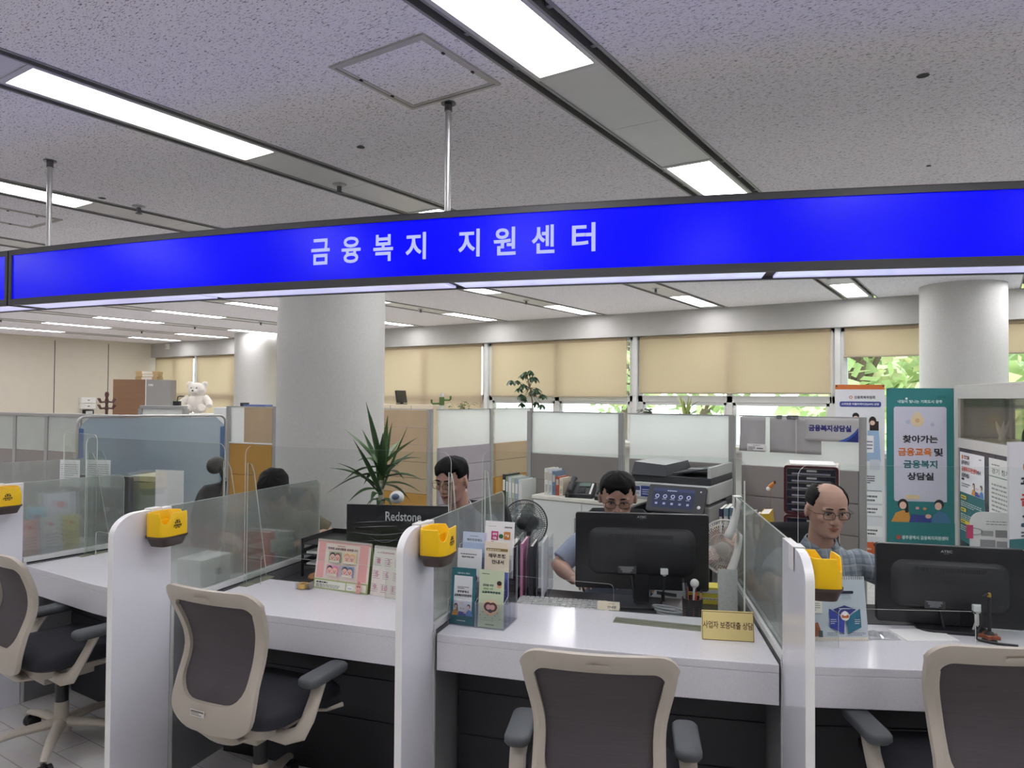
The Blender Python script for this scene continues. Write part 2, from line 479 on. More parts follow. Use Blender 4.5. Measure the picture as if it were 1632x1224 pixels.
# roller blinds
def blindmat(name, col):
    m, n, l, o = newmat(name)
    tc = n.new('ShaderNodeTexCoord'); mp = n.new('ShaderNodeMapping'); mp.inputs['Scale'].default_value = (60, 60, 420)
    nz = n.new('ShaderNodeTexNoise'); nz.inputs['Scale'].default_value = 1.0
    l.new(tc.outputs['Object'], mp.inputs[0]); l.new(mp.outputs[0], nz.inputs['Vector'])
    c = lin(col)
    mx = n.new('ShaderNodeMix'); mx.data_type = 'RGBA'
    mx.inputs['A'].default_value = tuple(x * 0.9 for x in c[:3]) + (1,); mx.inputs['B'].default_value = tuple(min(1, x * 1.1) for x in c[:3]) + (1,)
    l.new(nz.outputs['Fac'], mx.inputs['Factor'])
    t = n.new('ShaderNodeBsdfTranslucent'); d = n.new('ShaderNodeBsdfDiffuse'); tr = n.new('ShaderNodeBsdfTransparent')
    l.new(mx.outputs['Result'], t.inputs[0]); l.new(mx.outputs['Result'], d.inputs[0])
    tr.inputs[0].default_value = lin('#f0e4d0')
    a = n.new('ShaderNodeMixShader'); a.inputs[0].default_value = 0.40
    l.new(t.outputs[0], a.inputs[1]); l.new(d.outputs[0], a.inputs[2])
    b = n.new('ShaderNodeMixShader'); b.inputs[0].default_value = 0.10
    l.new(a.outputs[0], b.inputs[1]); l.new(tr.outputs[0], b.inputs[2]); l.new(b.outputs[0], o.inputs[0])
    return m
M_BLIND = blindmat('blind_cloth', '#d8c9b2')
BOT = [1.25, 1.25, 1.30, 1.42, 1.675, 1.73, 2.17, 2.17, 2.0]
BLAB = ['beige roller blind over the window in the corner beside the panelled wall',
        'beige roller blind behind the white teddy bear, second from the panelled wall',
        'beige roller blind mostly hidden by the far round pillar and the big pillar',
        'beige roller blind beside the big pillar, drawn down past the window transom',
        'beige roller blind behind the leafy potted tree, stopping at the window transom',
        'beige roller blind above the grey divider row with the meeting room sign',
        'short rolled-up beige blind above the green trees, beside the far white pillar',
        'short beige blind past the white pillar at the end of the window wall', 'beige roller blind of the last window behind the glass display cabinet']
for k, (a, e) in enumerate(BAYS):
    t = thing('roller_blind', BLAB[k], 'blind', ((a + e) / 2, 9.44, 0), 0, 'roller blinds on the window wall')
    w = (e - a) / 2 - (0.05 if k not in (4,) else 0.09); zb = BOT[k]
    mb = MB(); mb.box(-w, w, -0.0015, 0.0015, zb, 2.50, M_BLIND); mb.build('blind_cloth', t, smooth=False)
    mb = MB(); mb.tube([(-w, 0.012, 2.495), (w, 0.012, 2.495)], 0.022, M_BLIND, 14); mb.build('roller', t)
    mb = MB(); mb.tube([(-w - 0.01, 0, zb), (w + 0.01, 0, zb)], 0.012, mat('blind_bar', '#a89c84', 0.5), 10); mb.build('bottom_bar', t)
    mb = MB(); mb.tube([(w + 0.02, -0.01, 2.49), (w + 0.02, -0.01, max(zb - 0.2, 1.3))], 0.003, M_FRAME, 6); mb.build('pull_chain', t)
# pillars
PL, PR, PF = (-4.21, 3.85), (-0.25, 8.86), (-11.87, 8.94)
for k, (p, r) in enumerate(((PL, 0.40), (PR, 0.395), (PF, 0.40))):
    mb = MB(); mb.lathe([(r, 0), (r, CEIL)], M_PILLAR, (0, 0, 0), 64)
    o = mb.build('round_pillar', loc=(p[0], p[1], 0)); struct(o)
    o['label'] = ['big round pillar behind the spiky plant', 'round white pillar beside the glass display cabinet', 'far round pillar beside the teddy bear'][k]

# ceiling lights
M_GLOW = emis('light_diffuser', '#fdfbff', LIGHT_POWER)
M_LFR = mat('light_frame', '#c9c9c6', 0.4, metal=0.2)
ORD = ['first', 'second', 'third', 'fourth', 'fifth', 'sixth', 'seventh', 'eighth', 'ninth', 'tenth', 'eleventh']
proto = None
for k, x in enumerate(STRIPS):
    for j, (a, e) in enumerate(ROWS):
        lab = 'lit ceiling panel, %s from the windows, %s strip out from the panelled wall' % (ORD[4 - j], ORD[10 - k])
        if proto is None:
            t = thing('ceiling_light', lab, 'ceiling light', (x, (a + e) / 2, CEIL), 0, 'recessed ceiling lights')
            L = (e - a) / 2
            mb = MB(); mb.ring([(-0.13, -L), (0.13, -L), (0.13, L), (-0.13, L)], [(-0.112, -L + 0.025), (0.112, -L + 0.025), (0.112, L - 0.025), (-0.112, L - 0.025)], -0.004, 0.03, M_LFR)
            mb.build('light_frame', t, smooth=False)
            mb = MB(); mb.box(-0.112, 0.112, -L + 0.025, L - 0.025, 0.006, 0.012, M_GLOW); mb.build('diffuser', t, smooth=False)
            proto = t
        else:
            t = copy_tree(proto); t['label'] = lab; t.location = (x, (a + e) / 2, CEIL)
# small fittings on the ceiling
M_CHR = mat('chrome_dark', '#6d6d70', 0.25, metal=0.9)
SPR = [(-3.07, 2.85, 'behind the hatch'), (-4.51, 2.5, ''), (-1.29, 7.4, ''), (-3.04, 7.4, ''), (-4.77, 7.5, ''), (-6.47, 7.5, ''), (-8.17, 7.5, ''), (-9.86, 7.5, ''), (-11.51, 7.4, ''), (-13.18, 5.1, ''), (-13.18, 7.4, ''), (0.44, 8.0, '')]
p0 = None
for (x, y, s) in SPR:
    if p0 is None:
        p0 = thing('ceiling_sprinkler', '', 'sprinkler', (x, y, CEIL), 0, 'sprinkler heads in the light strips')
        mb = MB(); mb.lathe([(0.04, 0), (0.038, -0.006), (0.02, -0.012)], M_ALU, seg=20); mb.build('cover_ring', p0)
        mb = MB(); mb.lathe([(0.014, -0.008), (0.012, -0.04), (0.02, -0.044), (0.02, -0.048), (0.0, -0.05)], M_CHR, seg=14); mb.build('sprinkler_head', p0)
        t = p0
    else: t = copy_tree(p0)
    t.location = (x, y, CEIL)
    kk = min(range(11), key=lambda q: abs(STRIPS[q] - x))
    t['label'] = 'small metal sprinkler in the %s light strip from the panelled wall%s' % (ORD[10 - kk], ', nearer one' if (x, y) == (-13.18, 5.1) else '')
for (u, v, r, lab) in ((1471, 120, 0.022, 'ragged dark hole in the ceiling tile above the sign'), (1480, 264, 0.012, 'small dark hole in the ceiling tile just above the sign frame'), (575, 234, 0.02, 'dark round spot in the ceiling tile near the access hatch'), (163, 315.5, 0.022, 'dark round spot in the ceiling beside the hanging rod')):
    p = at(u, v, CEIL); mb = MB(); mb.lathe([(r, -0.002), (r * 0.8, 0.0)], M_DARK, seg=14)
    tag(mb.build('ceiling_hole', loc=(p.x, p.y, CEIL)), lab, 'hole')
# access hatches: metal trim set into the tile
def hatch(x0, x1, y0, y1, lab):
    t = thing('access_hatch', lab, 'hatch', ((x0 + x1) / 2, (y0 + y1) / 2, CEIL))
    w, d = (x1 - x0) / 2, (y1 - y0) / 2
    def sq(a, b): return [(-a, -b), (a, -b), (a, b), (-a, b)]
    m1 = mat('hatch_trim', '#b7b5b2', 0.4, metal=0.2)
    mb = MB(); mb.ring(sq(w, d), sq(w - 0.014, d - 0.014), -0.008, 0.0, m1); mb.ring(sq(w - 0.018, d - 0.018), sq(w - 0.03, d - 0.03), -0.006, 0.0, m1)
    for sx in (-0.4, 0.35): mb.cbox((w - 0.025, sx * d, -0.008), (0.008, 0.012, 0.006), M_DARK); mb.cbox((-w + 0.025, sx * d, -0.008), (0.008, 0.012, 0.006), M_DARK)
    mb.build('trim_frame', t, smooth=False)
    mb = MB(); mb.box(-w + 0.03, w - 0.03, -d + 0.03, d - 0.03, -0.003, 0.0, M_TILE); mb.build('hatch_panel', t, smooth=False)
hatch(-2.0, -1.555, 1.80, 2.255, 'square access hatch with metal trim in the ceiling beside the hanging rod')
hatch(-5.75, -5.3, 1.95, 2.41, 'square access hatch with metal trim in the ceiling past the second light strip')
# ------------------------------------------------------------------ outdoors
M_GND = mat('outdoor_paving', '#c9c8c2', 0.9)
mb = MB(); mb.box(-60, 40, 9.9, 90, -4.2, -4.0, M_GND); struct(mb.build('ground', smooth=False))
M_LEAF1 = mat('tree_leaf_green', '#a9bb78', 0.6, var=0.2, vscale=2.5)
M_LEAF2 = mat('tree_leaf_yellow', '#d6d49a', 0.6, var=0.2, vscale=2.5)
M_BARK = mat('bark', '#6a5a48', 0.9)
hm, hn, hl, ho = newmat('wooded_slope')
hb = hn.new('ShaderNodeBsdfDiffuse'); hl.new(hb.outputs[0], ho.inputs[0])
ht = hn.new('ShaderNodeTexCoord'); hv = hn.new('ShaderNodeTexVoronoi'); hv.inputs['Scale'].default_value = 2.2; hv.inputs['Randomness'].default_value = 1
hz = hn.new('ShaderNodeTexNoise'); hz.inputs['Scale'].default_value = 5.0; hz.inputs['Detail'].default_value = 8
hl.new(ht.outputs['Object'], hv.inputs['Vector']); hl.new(ht.outputs['Object'], hz.inputs['Vector'])
hx = hn.new('ShaderNodeMix'); hx.data_type = 'RGBA'; hx.inputs['A'].default_value = lin('#7f9a5a'); hx.inputs['B'].default_value = lin('#d9d8a2')
hl.new(hz.outputs['Fac'], hx.inputs['Factor'])
hy = hn.new('ShaderNodeMix'); hy.data_type = 'RGBA'; hy.inputs['Factor'].default_value = 0.2; hl.new(hx.outputs['Result'], hy.inputs['A']); hl.new(hv.outputs['Color'], hy.inputs['B'])
hl.new(hx.outputs['Result'], hb.inputs[0])
mb = MB(); nx, ny = 60, 10; vs = []; hr = random.Random(21)
for j in range(ny + 1):
    for i in range(nx + 1):
        f = j / ny; vs.append((-9 + 45 * i / nx + hr.uniform(-.3, .3), 24 + 14 * f + hr.uniform(-.5, .5), -4 + 13.5 * math.sin(PI * 0.5 * f) * min(1, (0.25 + 0.75 * i / 12)) + hr.uniform(-0.7, 0.7) * (f > 0)))
mb.add(vs, [(j * (nx + 1) + i, j * (nx + 1) + i + 1, (j + 1) * (nx + 1) + i + 1, (j + 1) * (nx + 1) + i) for j in range(ny) for i in range(nx)], hm)
struct(mb.build('hills'))
rnd = random.Random(3)
def tree(x, y, z0, h, r, lab):
    t = thing('tree', lab, 'tree', (x, y, -4.0), 0, 'trees outside the windows')
    mb = MB(); mb.tube([(0, 0, 0), (0.1, 0, z0 + 4 - r * 0.4), (0.1, 0.1, z0 + 4.0 + h * 0.5)], [0.28, 0.2, 0.06], M_BARK, 8)
    for q in range(6):
        a = q * 1.05; mb.tube([(0.1, 0, z0 + 4.0), (0.1 + r * 0.6 * math.cos(a), r * 0.6 * math.sin(a), z0 + 4.0 + h * 0.45)], [0.08, 0.03], M_BARK, 6)
    mb.build('trunk', t)
    mb = MB()
    for q in range(1500):
        while True:
            p = Vector((rnd.uniform(-1, 1), rnd.uniform(-1, 1), rnd.uniform(-1, 1)))
            if 0.35 < p.length < 1: break
        c = Vector((p.x * r, p.y * r, z0 + 4.0 + h * 0.4 + p.z * h * 0.6))
        a = Vector((rnd.uniform(-1, 1), rnd.uniform(-1, 1), rnd.uniform(-0.6, 0.6))).normalized() * rnd.uniform(0.14, 0.3)
        bb = a.cross(Vector((rnd.uniform(-1, 1), rnd.uniform(-1, 1), rnd.uniform(-1, 1)))).normalized() * a.length * 0.7
        mb.add([c - a, c - bb * 0.8, c + a, c + bb * 0.8], [(0, 1, 2, 3)], M_LEAF1 if rnd.random() < 0.6 else M_LEAF2)
    mb.build('leaves', t, smooth=False)
for i, (x, y, z0, h, r) in enumerate(((-2.6, 17.5, 1.6, 6.5, 2.2), (1.9, 17.0, 1.5, 7, 2.3), (6.5, 18.0, 0.8, 7, 2.3), (-7.2, 21, 2.2, 6, 2.2), (12.6, 18.5, 0.6, 7, 2.4), (4.3, 24, 0.4, 9, 3.0), (-12.0, 26, 2.0, 6, 2.5))):
    tree(x, y, z0, h, r, ['yellow-green leafy tree outside, seen over the meeting room divider', 'leafy tree outside the window above the white standing banner', 'leafy tree outside, seen beyond the white round pillar',
                          'thin-crowned tree outside behind the drawn middle blinds', 'leafy tree outside seen through the glass display cabinet', 'tall tree outside standing behind the row of leafy trees', 'distant tree outside behind the blind of the potted tree'][i])
# ------------------------------------------------------------------ hanging sign, bent along an arc
SCX, SCY, SR = -7.03, 18.9, 17.5
ZS0, ZS1, SD = 2.10, 2.378, 0.20
def arc(s, off=0.0, z=0.0):
    """s: angle from straight down (rad); off: outward from the front face towards the staff side"""
    r = SR - off
    return Vector((SCX + r * math.sin(s), SCY - r * math.cos(s), z))
def arc_of(u, v, z):
    p = at(u, v, z); return math.atan2(p.x - SCX, SCY - p.y)
M_SFR = mat('sign_frame', '#3c3c3e', 0.45)
M_BLUE = mat('sign_blue', '#0000e4', 0.25, var=0.0, emit=0.54, spec=0.25)
M_SWHITE = emis('sign_letter', '#c3caff', 0.8)
M_UNDER = mat('sign_underside', '#cfd0ff', 0.12, var=0.02, emit=0.55, spec=0.6)
def arcbox(mb, s0, s1, o0, o1, z0, z1, m, n=40):
    vs, fs = [], []
    for i in range(n + 1):
        s = s0 + (s1 - s0) * i / n
        vs += [arc(s, o0, z0), arc(s, o1, z0), arc(s, o1, z1), arc(s, o0, z1)]
    for i in range(n):
        a = i * 4
        for k in range(4):
            k2 = (k + 1) % 4
            fs.append((a + k, a + k2, a + 4 + k2, a + 4 + k))
    fs += [(0, 3, 2, 1), (n * 4, n * 4 + 1, n * 4 + 2, n * 4 + 3)]
    mb.add(vs, fs, m)
def sign(s0, s1, lab, rods, words_):
    t = thing('hanging_sign', lab, 'sign', (0, 0, 0))
    e = 0.0012
    mb = MB(); arcbox(mb, s0, s1, 0.012, SD - 0.012, ZS0 + 0.012, ZS1 - 0.01, M_SFR); mb.build('sign_core', t)
    mb = MB(); arcbox(mb, s0, s1, -0.006, 0.02, ZS1 - 0.026, ZS1, M_SFR); arcbox(mb, s0, s1, -0.006, 0.02, ZS0, ZS0 + 0.030, M_SFR)
    arcbox(mb, s0, s1, SD - 0.02, SD, ZS1 - 0.026, ZS1, M_SFR); arcbox(mb, s0, s1, SD - 0.02, SD, ZS0, ZS0 + 0.030, M_SFR)
    for s in (s0, s1 - e): arcbox(mb, s, s + e, -0.006, SD, ZS0, ZS1, M_SFR, 1)
    arcbox(mb, s0, s1, -0.006, SD, ZS1 - 0.004, ZS1, M_SFR)
    mb.build('sign_frame', t)
    mb = MB(); arcbox(mb, s0 + e, s1 - e, 0.0, 0.012, ZS0 + 0.030, ZS1 - 0.026, M_BLUE); mb.build('blue_face', t)
    mb = MB(); arcbox(mb, s0 + e, s1 - e, SD - 0.012, SD - 0.004, ZS0 + 0.030, ZS1 - 0.026, M_TRIM); mb.build('rear_face', t)
    n = max(1, round((s1 - s0) * SR / 1.3))
    for i in range(n):
        a, b2 = s0 + (s1 - s0) * i / n, s0 + (s1 - s0) * (i + 1) / n
        mb = MB(); arcbox(mb, a + e, b2 - e, 0.021, SD - 0.021, ZS0 + 0.004, ZS0 + 0.012, M_UNDER, 12); mb.build('underside_panel', t)
    for p in rods:
        mb = MB(); mb.tube([(p.x, p.y, ZS1 - 0.01), (p.x, p.y, CEIL)], 0.0125, M_ALU, 14); mb.lathe([(0.03, -0.006), (0.03, 0)], M_CHR, (p.x, p.y, CEIL), 16)
        mb.lathe([(0.016, 0.0), (0.016, 0.03)], M_CHR, (p.x, p.y, CEIL - 0.035), 14); mb.build('hanging_rod', t)
    if words_:
        for (ch, uc, vc, wpx) in words_:
            s = arc_of(uc, vc, ZS0 + 0.14); mb = MB()
            # centre each syllable at its own place on the arc
            zc = ZS0 + 0.148
            letter(mb, ch, lambda x, y: arc(s + x / SR, -0.003, zc + y), 0, 0, 0.088, 0.108, M_SWHITE, 0.022)
            mb.build('letter', t, smooth=False)
    return t
def on_arc(x, off):
    s = math.asin((x - SCX) / (SR - off)); return arc(s, off)
sA, sB, sC = arc_of(24, 444, 2.24), math.asin((2.6 - SCX) / SR), math.asin((-7.6 - SCX) / SR)
CHARS = [('금', 504, 402, 0), ('융', 556, 400, 0), ('복', 610, 398, 0), ('지', 664, 396, 0), ('지', 748, 391, 0), ('원', 806, 389, 0), ('센', 867, 386, 0), ('터', 932, 384, 0)]
sign(sA, sB, 'long curved blue hanging sign with white lettering over the counter', [on_arc(-1.84, SD / 2), on_arc(-4.02, SD / 2), on_arc(0.75, SD / 2)], CHARS)
sign(sC, sA - 0.0006, 'end of the neighbouring blue hanging sign without visible lettering', [on_arc(-6.4, SD / 2)], None)
# ================================================================== counters, dividers, screens, chairs
def P2(a): return Vector((a[0], a[1]))
def dirv(deg): return Vector((math.cos(R(deg)), math.sin(R(deg))))
# dividers between the counter bays: foot point at the counter's front edge, direction towards the staff side
DIV = [((-4.33, 1.80), 90.5), ((-2.93, 1.79), 104.6), ((-1.80, 2.178), 106.5), ((-0.578, 2.612), 115.0), ((0.60, 3.28), 122.5)]
CT_Z, CT_H = 0.74, 0.14
M_STONE = mat('counter_solid_surface', '#dcdbdf', 0.16, var=0.05, vscale=160, spec=0.5)
M_MOD = mat('dark_modesty_panel', '#2b2b2f', 0.5)
M_GREYP = mat('grey_panel', '#a9acad', 0.5)
M_BOARD = mat('white_divider_board', '#e3e3ea', 0.12, var=0.01, spec=0.6)
M_EDGE = mat('white_board_edge', '#f1f1ee', 0.25)
M_RAIL = mat('divider_rail', '#d9dad8', 0.35, metal=0.15)
M_FROSTD = frost('frosted_divider_glass', '#c6c9c5', 0.46, 0.62, 0.25, 0.04)
M_GEDGE = frost('glass_edge', '#dfe9e2', 0.0, 0.2, 0.2, 0.12)
FRONT = {0: [(-4.30, 1.80), (-3.6, 1.805), (-2.985, 1.85)], 1: [(-2.925, 1.86), (-2.56, 1.955), (-1.94, 2.12), (-1.835, 2.15)],
         2: [(-1.785, 2.180), (-1.44, 2.285), (-0.93, 2.465), (-0.612, 2.596)], 3: [(-0.55, 2.626), (-0.2, 2.82), (0.57, 3.27)], -1: [(-5.6, 1.93), (-4.37, 1.80)], 4: [(0.63, 3.31), (1.5, 3.95)]}
ENDS = {-1: (None, 90.5), 0: (90.5, 104.6), 1: (104.6, 106.5), 2: (106.5, 115.0), 3: (115.0, 122.5), 4: (122.5, None)}
def inward(pts, d):
    out = []
    ea, eb = next((ENDS[k] for k in FRONT if FRONT[k] is pts), (None, None))
    for i, p in enumerate(pts):
        a, b2 = pts[max(i - 1, 0)], pts[min(i + 1, len(pts) - 1)]
        t = Vector((b2[0] - a[0], b2[1] - a[1])).normalized()
        e = ea if i == 0 else (eb if i == len(pts) - 1 else None)
        if e is not None:
            q = dirv(e); g = d / max(0.5, q.y * t.x - q.x * t.y)
            out.append((p[0] + q.x * g, p[1] + q.y * g)); continue
        out.append((p[0] - t.y * d, p[1] + t.x * d))
    return out
CLAB = {-1: 'white counter top at the far end past the cup on the frame edge', 0: 'white counter top with the brochure rack behind its frosted glass end', 1: 'white counter top carrying the two desk calendars and the tape roll',
        2: 'white counter top carrying the brochure rack and the gold plaque', 3: 'white counter top carrying the blue hexagon calendar and the cable', 4: 'white counter top beyond the last divider past the wired stand'}
for k, pts in FRONT.items():
    back = inward(pts, 0.50)
    o0 = Vector((pts[0][0], pts[0][1], 0))
    t = thing('service_counter', CLAB[k], 'counter', o0, 0, 'counters along the curved row')
    L2 = lambda q: [(p[0] - o0.x, p[1] - o0.y) for p in q]
    poly = L2(pts) + L2(back)[::-1]
    # shrink the back edge so it stays clear of the converging dividers
    mb = MB(); mb.prism(poly, CT_Z - 0.03, CT_Z, M_STONE); 
    f2 = inward(pts, 0.035)
    mb.prism(L2(pts) + L2(f2)[::-1], CT_Z - CT_H, CT_Z - 0.03, M_STONE)
    mb.build('counter_top', t, bevel=0.003)
    b0, b1 = inward(pts, 0.24), inward(pts, 0.262)
    mb = MB()
    for z0, z1 in ((0.08, 0.255), (0.261, 0.435), (0.441, 0.705)): mb.prism(L2(b0) + L2(b1)[::-1], z0, z1, M_MOD)
    mb.prism(L2(inward(pts, 0.246)) + L2(b1)[::-1], 0.0, 0.706, M_MOD)
    mb.build('modesty_panel', t, smooth=False)
PHONE_CUP = []
DLAB = ['divider whose white end board is cut off by the frame edge', 'divider with a broad white end board and blurred shelves behind its glass',
        'divider between the calendars and the brochure rack, white end board and frosted glass', 'divider beside the gold plaque, white end board and frosted glass', 'divider past the wired stand at the picture edge']
def divider(k, p, deg, lab, back=0.93, bl=0.29):
    t = thing('counter_divider', lab, 'divider', (p[0], p[1], 0), R(deg - 90), 'dividers between the counter bays')
    # local y runs towards the staff side; the foot point lies on the right face (x = 0)
    mb = MB()
    r = 0.085; pts = [(-bl, 0.0), (0.0, 0.0), (0.0, 1.176)]
    pts += [(-bl + r * 1.4 - r * 1.4 * math.sin(R(a)), 1.176 - r + r * math.cos(R(a))) for a in range(0, 91, 10)]
    n = len(pts)
    mb.prism(pts, -0.028, 0.0, M_BOARD, 'yz', side=M_EDGE)
    mb.build('end_board', t, bevel=0.002)
    mb = MB(); mb.box(-0.026, -0.002, 0.0, back, 0.0, 0.745, M_GREYP); mb.box(-0.026, 0.14 * 0 - 0.002, 0.0, back, 0.0, 0.745, M_GREYP); mb.build('lower_panel', t, smooth=False)
    mb = MB(); mb.box(-0.030, 0.004, 0.003, back, 0.748, 0.775, M_RAIL); mb.box(-0.030, 0.003, 0.003, 0.02, 0.0, 0.748, M_RAIL)
    mb.box(-0.028, 0.001, 0.003, back, 0.742, 0.748, M_DARK); mb.build('rail', t, bevel=0.0015, bseg=1)
    mb = MB()
    g = [(0.0, 0.775), (back, 0.775), (back, 1.176 - 0.04)] + [(back - 0.04 + 0.04 * math.cos(R(a)), 1.136 + 0.04 * math.sin(R(a))) for a in range(10, 91, 20)] + [(0.0, 1.176)]
    mb.prism(g, -0.018, -0.010, M_FROSTD, 'yz', side=M_GEDGE)
    mb.build('glass_panel', t, smooth=False)
    return t
for k, (p, d) in enumerate(DIV): divider(k, p, d, DLAB[k], (0.55, 1.12, 0.93, 1.06, 0.36)[k], (0.29, 0.295, 0.275, 0.315, 0.29)[k])
divider(5, (-5.72, 1.96), 84, 'divider farthest along the curved row towards the panelled wall')
# support panel under the counter on the right of each divider
# ---------------------------------------------------------------- yellow cup holders hooked on the dividers
M_YEL = mat('yellow_plastic', '#f3c50f', 0.38, var=0.02)
M_BRN = mat('brown_plastic', '#4a3c36', 0.45)
M_INK = ink('#2a2622')
def cup_outline(w, d, n=28):
    """half-round basket: flat side on the divider (x = 0), rounded front"""
    pts = []
    for i in range(n):
        a = 2 * PI * i / n
        c, s_ = math.cos(a), math.sin(a)
        e = 0.55
        pts.append((w / 2 * (abs(c) ** e) * (1 if c > 0 else -1), d / 2 * (abs(s_) ** e) * (1 if s_ > 0 else -1)))
    return pts
def cup_holder(k, lab, s_mid=-0.10, z0=1.033):
    p, deg = DIV[k]
    d = dirv(deg)
    t = thing('cup_holder', lab, 'cup holder', (p[0] + d.x * s_mid, p[1] + d.y * s_mid, z0), R(deg - 90), 'yellow cup holders hooked on the dividers')
    w, dep, n = 0.11, 0.15, 40
    oc = [(x + w / 2 + 0.004, y) for x, y in cup_outline(w, dep, n)]
    ic = [(w / 2 + 0.004 + (x - w / 2 - 0.004) * 0.88, y * 0.91) for x, y in oc]
    # wall with notches cut into the rim
    def rim(i):
        a = 360 * i / n
        z = 0.136
        for c, wd, dp in ((318, 27, 0.044), (62, 24, 0.042)):
            q = abs((a - c + 180) % 360 - 180)
            if q < wd: z -= dp * math.sqrt(max(0, 1 - (q / wd) ** 2))
        return z
    vs = []; fs = []
    for i in range(n):
        ox, oy = oc[i]; ix, iy = ic[i]; h = rim(i)
        vs += [(ox, oy, 0.040), (ox, oy, h - 0.004), ((ox * 3 + ix) / 4, (oy * 3 + iy) / 4, h), ((ox + ix * 3) / 4, (oy + iy * 3) / 4, h), (ix, iy, h - 0.004), (ix, iy, 0.06)]
    for i in range(n):
        j = (i + 1) % n
        for q in range(5): fs.append((i * 6 + q, j * 6 + q, j * 6 + q + 1, i * 6 + q + 1))
    mb = MB(); mb.add(vs, fs, M_YEL); mb.prism(ic, 0.055, 0.06, M_YEL)
    # inner cross wall that splits the basket, and the hook over the board
    mb.box(0.05, 0.058, -0.064, 0.064, 0.06, 0.105, M_YEL)
    mb.build('basket', t, ang=50)
    mb = MB()
    b0 = [(w / 2 + 0.004 + (x - w / 2 - 0.004) * 1.05, y * 1.05) for x, y in oc]; b1 = [(w / 2 + 0.004 + (x - w / 2 - 0.004) * 0.78, y * 0.78) for x, y in oc]
    b0 = [(max(x, 0.001), y) for x, y in b0]
    vs = [(x, y, 0.040) for x, y in oc] + [(x, y, 0.043) for x, y in b0] + [(x, y, 0.034) for x, y in b0] + [(w / 2 + (x - w / 2) * 0.97, y * 0.97, 0.031) for x, y in oc] + [(x, y, 0.0) for x, y in b1]
    fs = []
    for r_ in range(4):
        for i in range(n):
            j = (i + 1) % n; fs.append((r_ * n + i, (r_ + 1) * n + i, (r_ + 1) * n + j, r_ * n + j))
    fs.append(tuple(4 * n + i for i in range(n))[::-1]); fs.append(tuple(range(n)))
    mb.add(vs, fs, M_BRN); mb.build('drip_tray', t, ang=50)
    mb = MB(); hk = 1.1775 - z0; mb.box(-0.034, 0.004, -0.03, 0.03, hk, hk + 0.003, M_EDGE); mb.box(-0.034, -0.031, -0.03, 0.03, 0.085, hk + 0.003, M_EDGE); mb.box(0.001, 0.004, -0.03, 0.03, 0.06, hk + 0.003, M_EDGE); mb.build('hook', t, bevel=0.001, bseg=1)
    # small dark printed emblem on the rounded front: a wavy cap over a word-like squiggle inside an arc
    mb = MB()
    def on(yy, zz): return (w + 0.0052, yy, zz)
    for q, (y0, y1, z0_, z1_) in enumerate(((-0.022, 0.02, 0.105, 0.109), (-0.016, -0.010, 0.113, 0.121), (-0.006, 0.0, 0.113, 0.124), (0.004, 0.012, 0.113, 0.121), (-0.012, 0.01, 0.124, 0.127), (-0.014, -0.006, 0.094, 0.097), (0.0, 0.01, 0.094, 0.097), (-0.024, -0.02, 0.099, 0.104), (-0.014, -0.010, 0.098, 0.104), (-0.005, 0.0, 0.098, 0.104), (0.005, 0.009, 0.098, 0.104), (0.014, 0.018, 0.098, 0.104))):
        z0_ -= 0.022; z1_ -= 0.022; mb.add([on(y0, z0_), on(y1, z0_), on(y1, z1_), on(y0, z1_)], [(0, 1, 2, 3)], M_INK)
    mb.build('printed_emblem', t, smooth=False)
cup_holder(0, 'yellow cup holder with dark tray, cut off by the frame edge beside the far divider', -0.12)
cup_holder(1, 'yellow cup holder on the broad white end board', -0.085)
cup_holder(2, 'yellow cup holder on the divider next to the brochure rack')
cup_holder(3, 'yellow cup holder on the divider in front of the man in plaid', -0.15, 1.018)
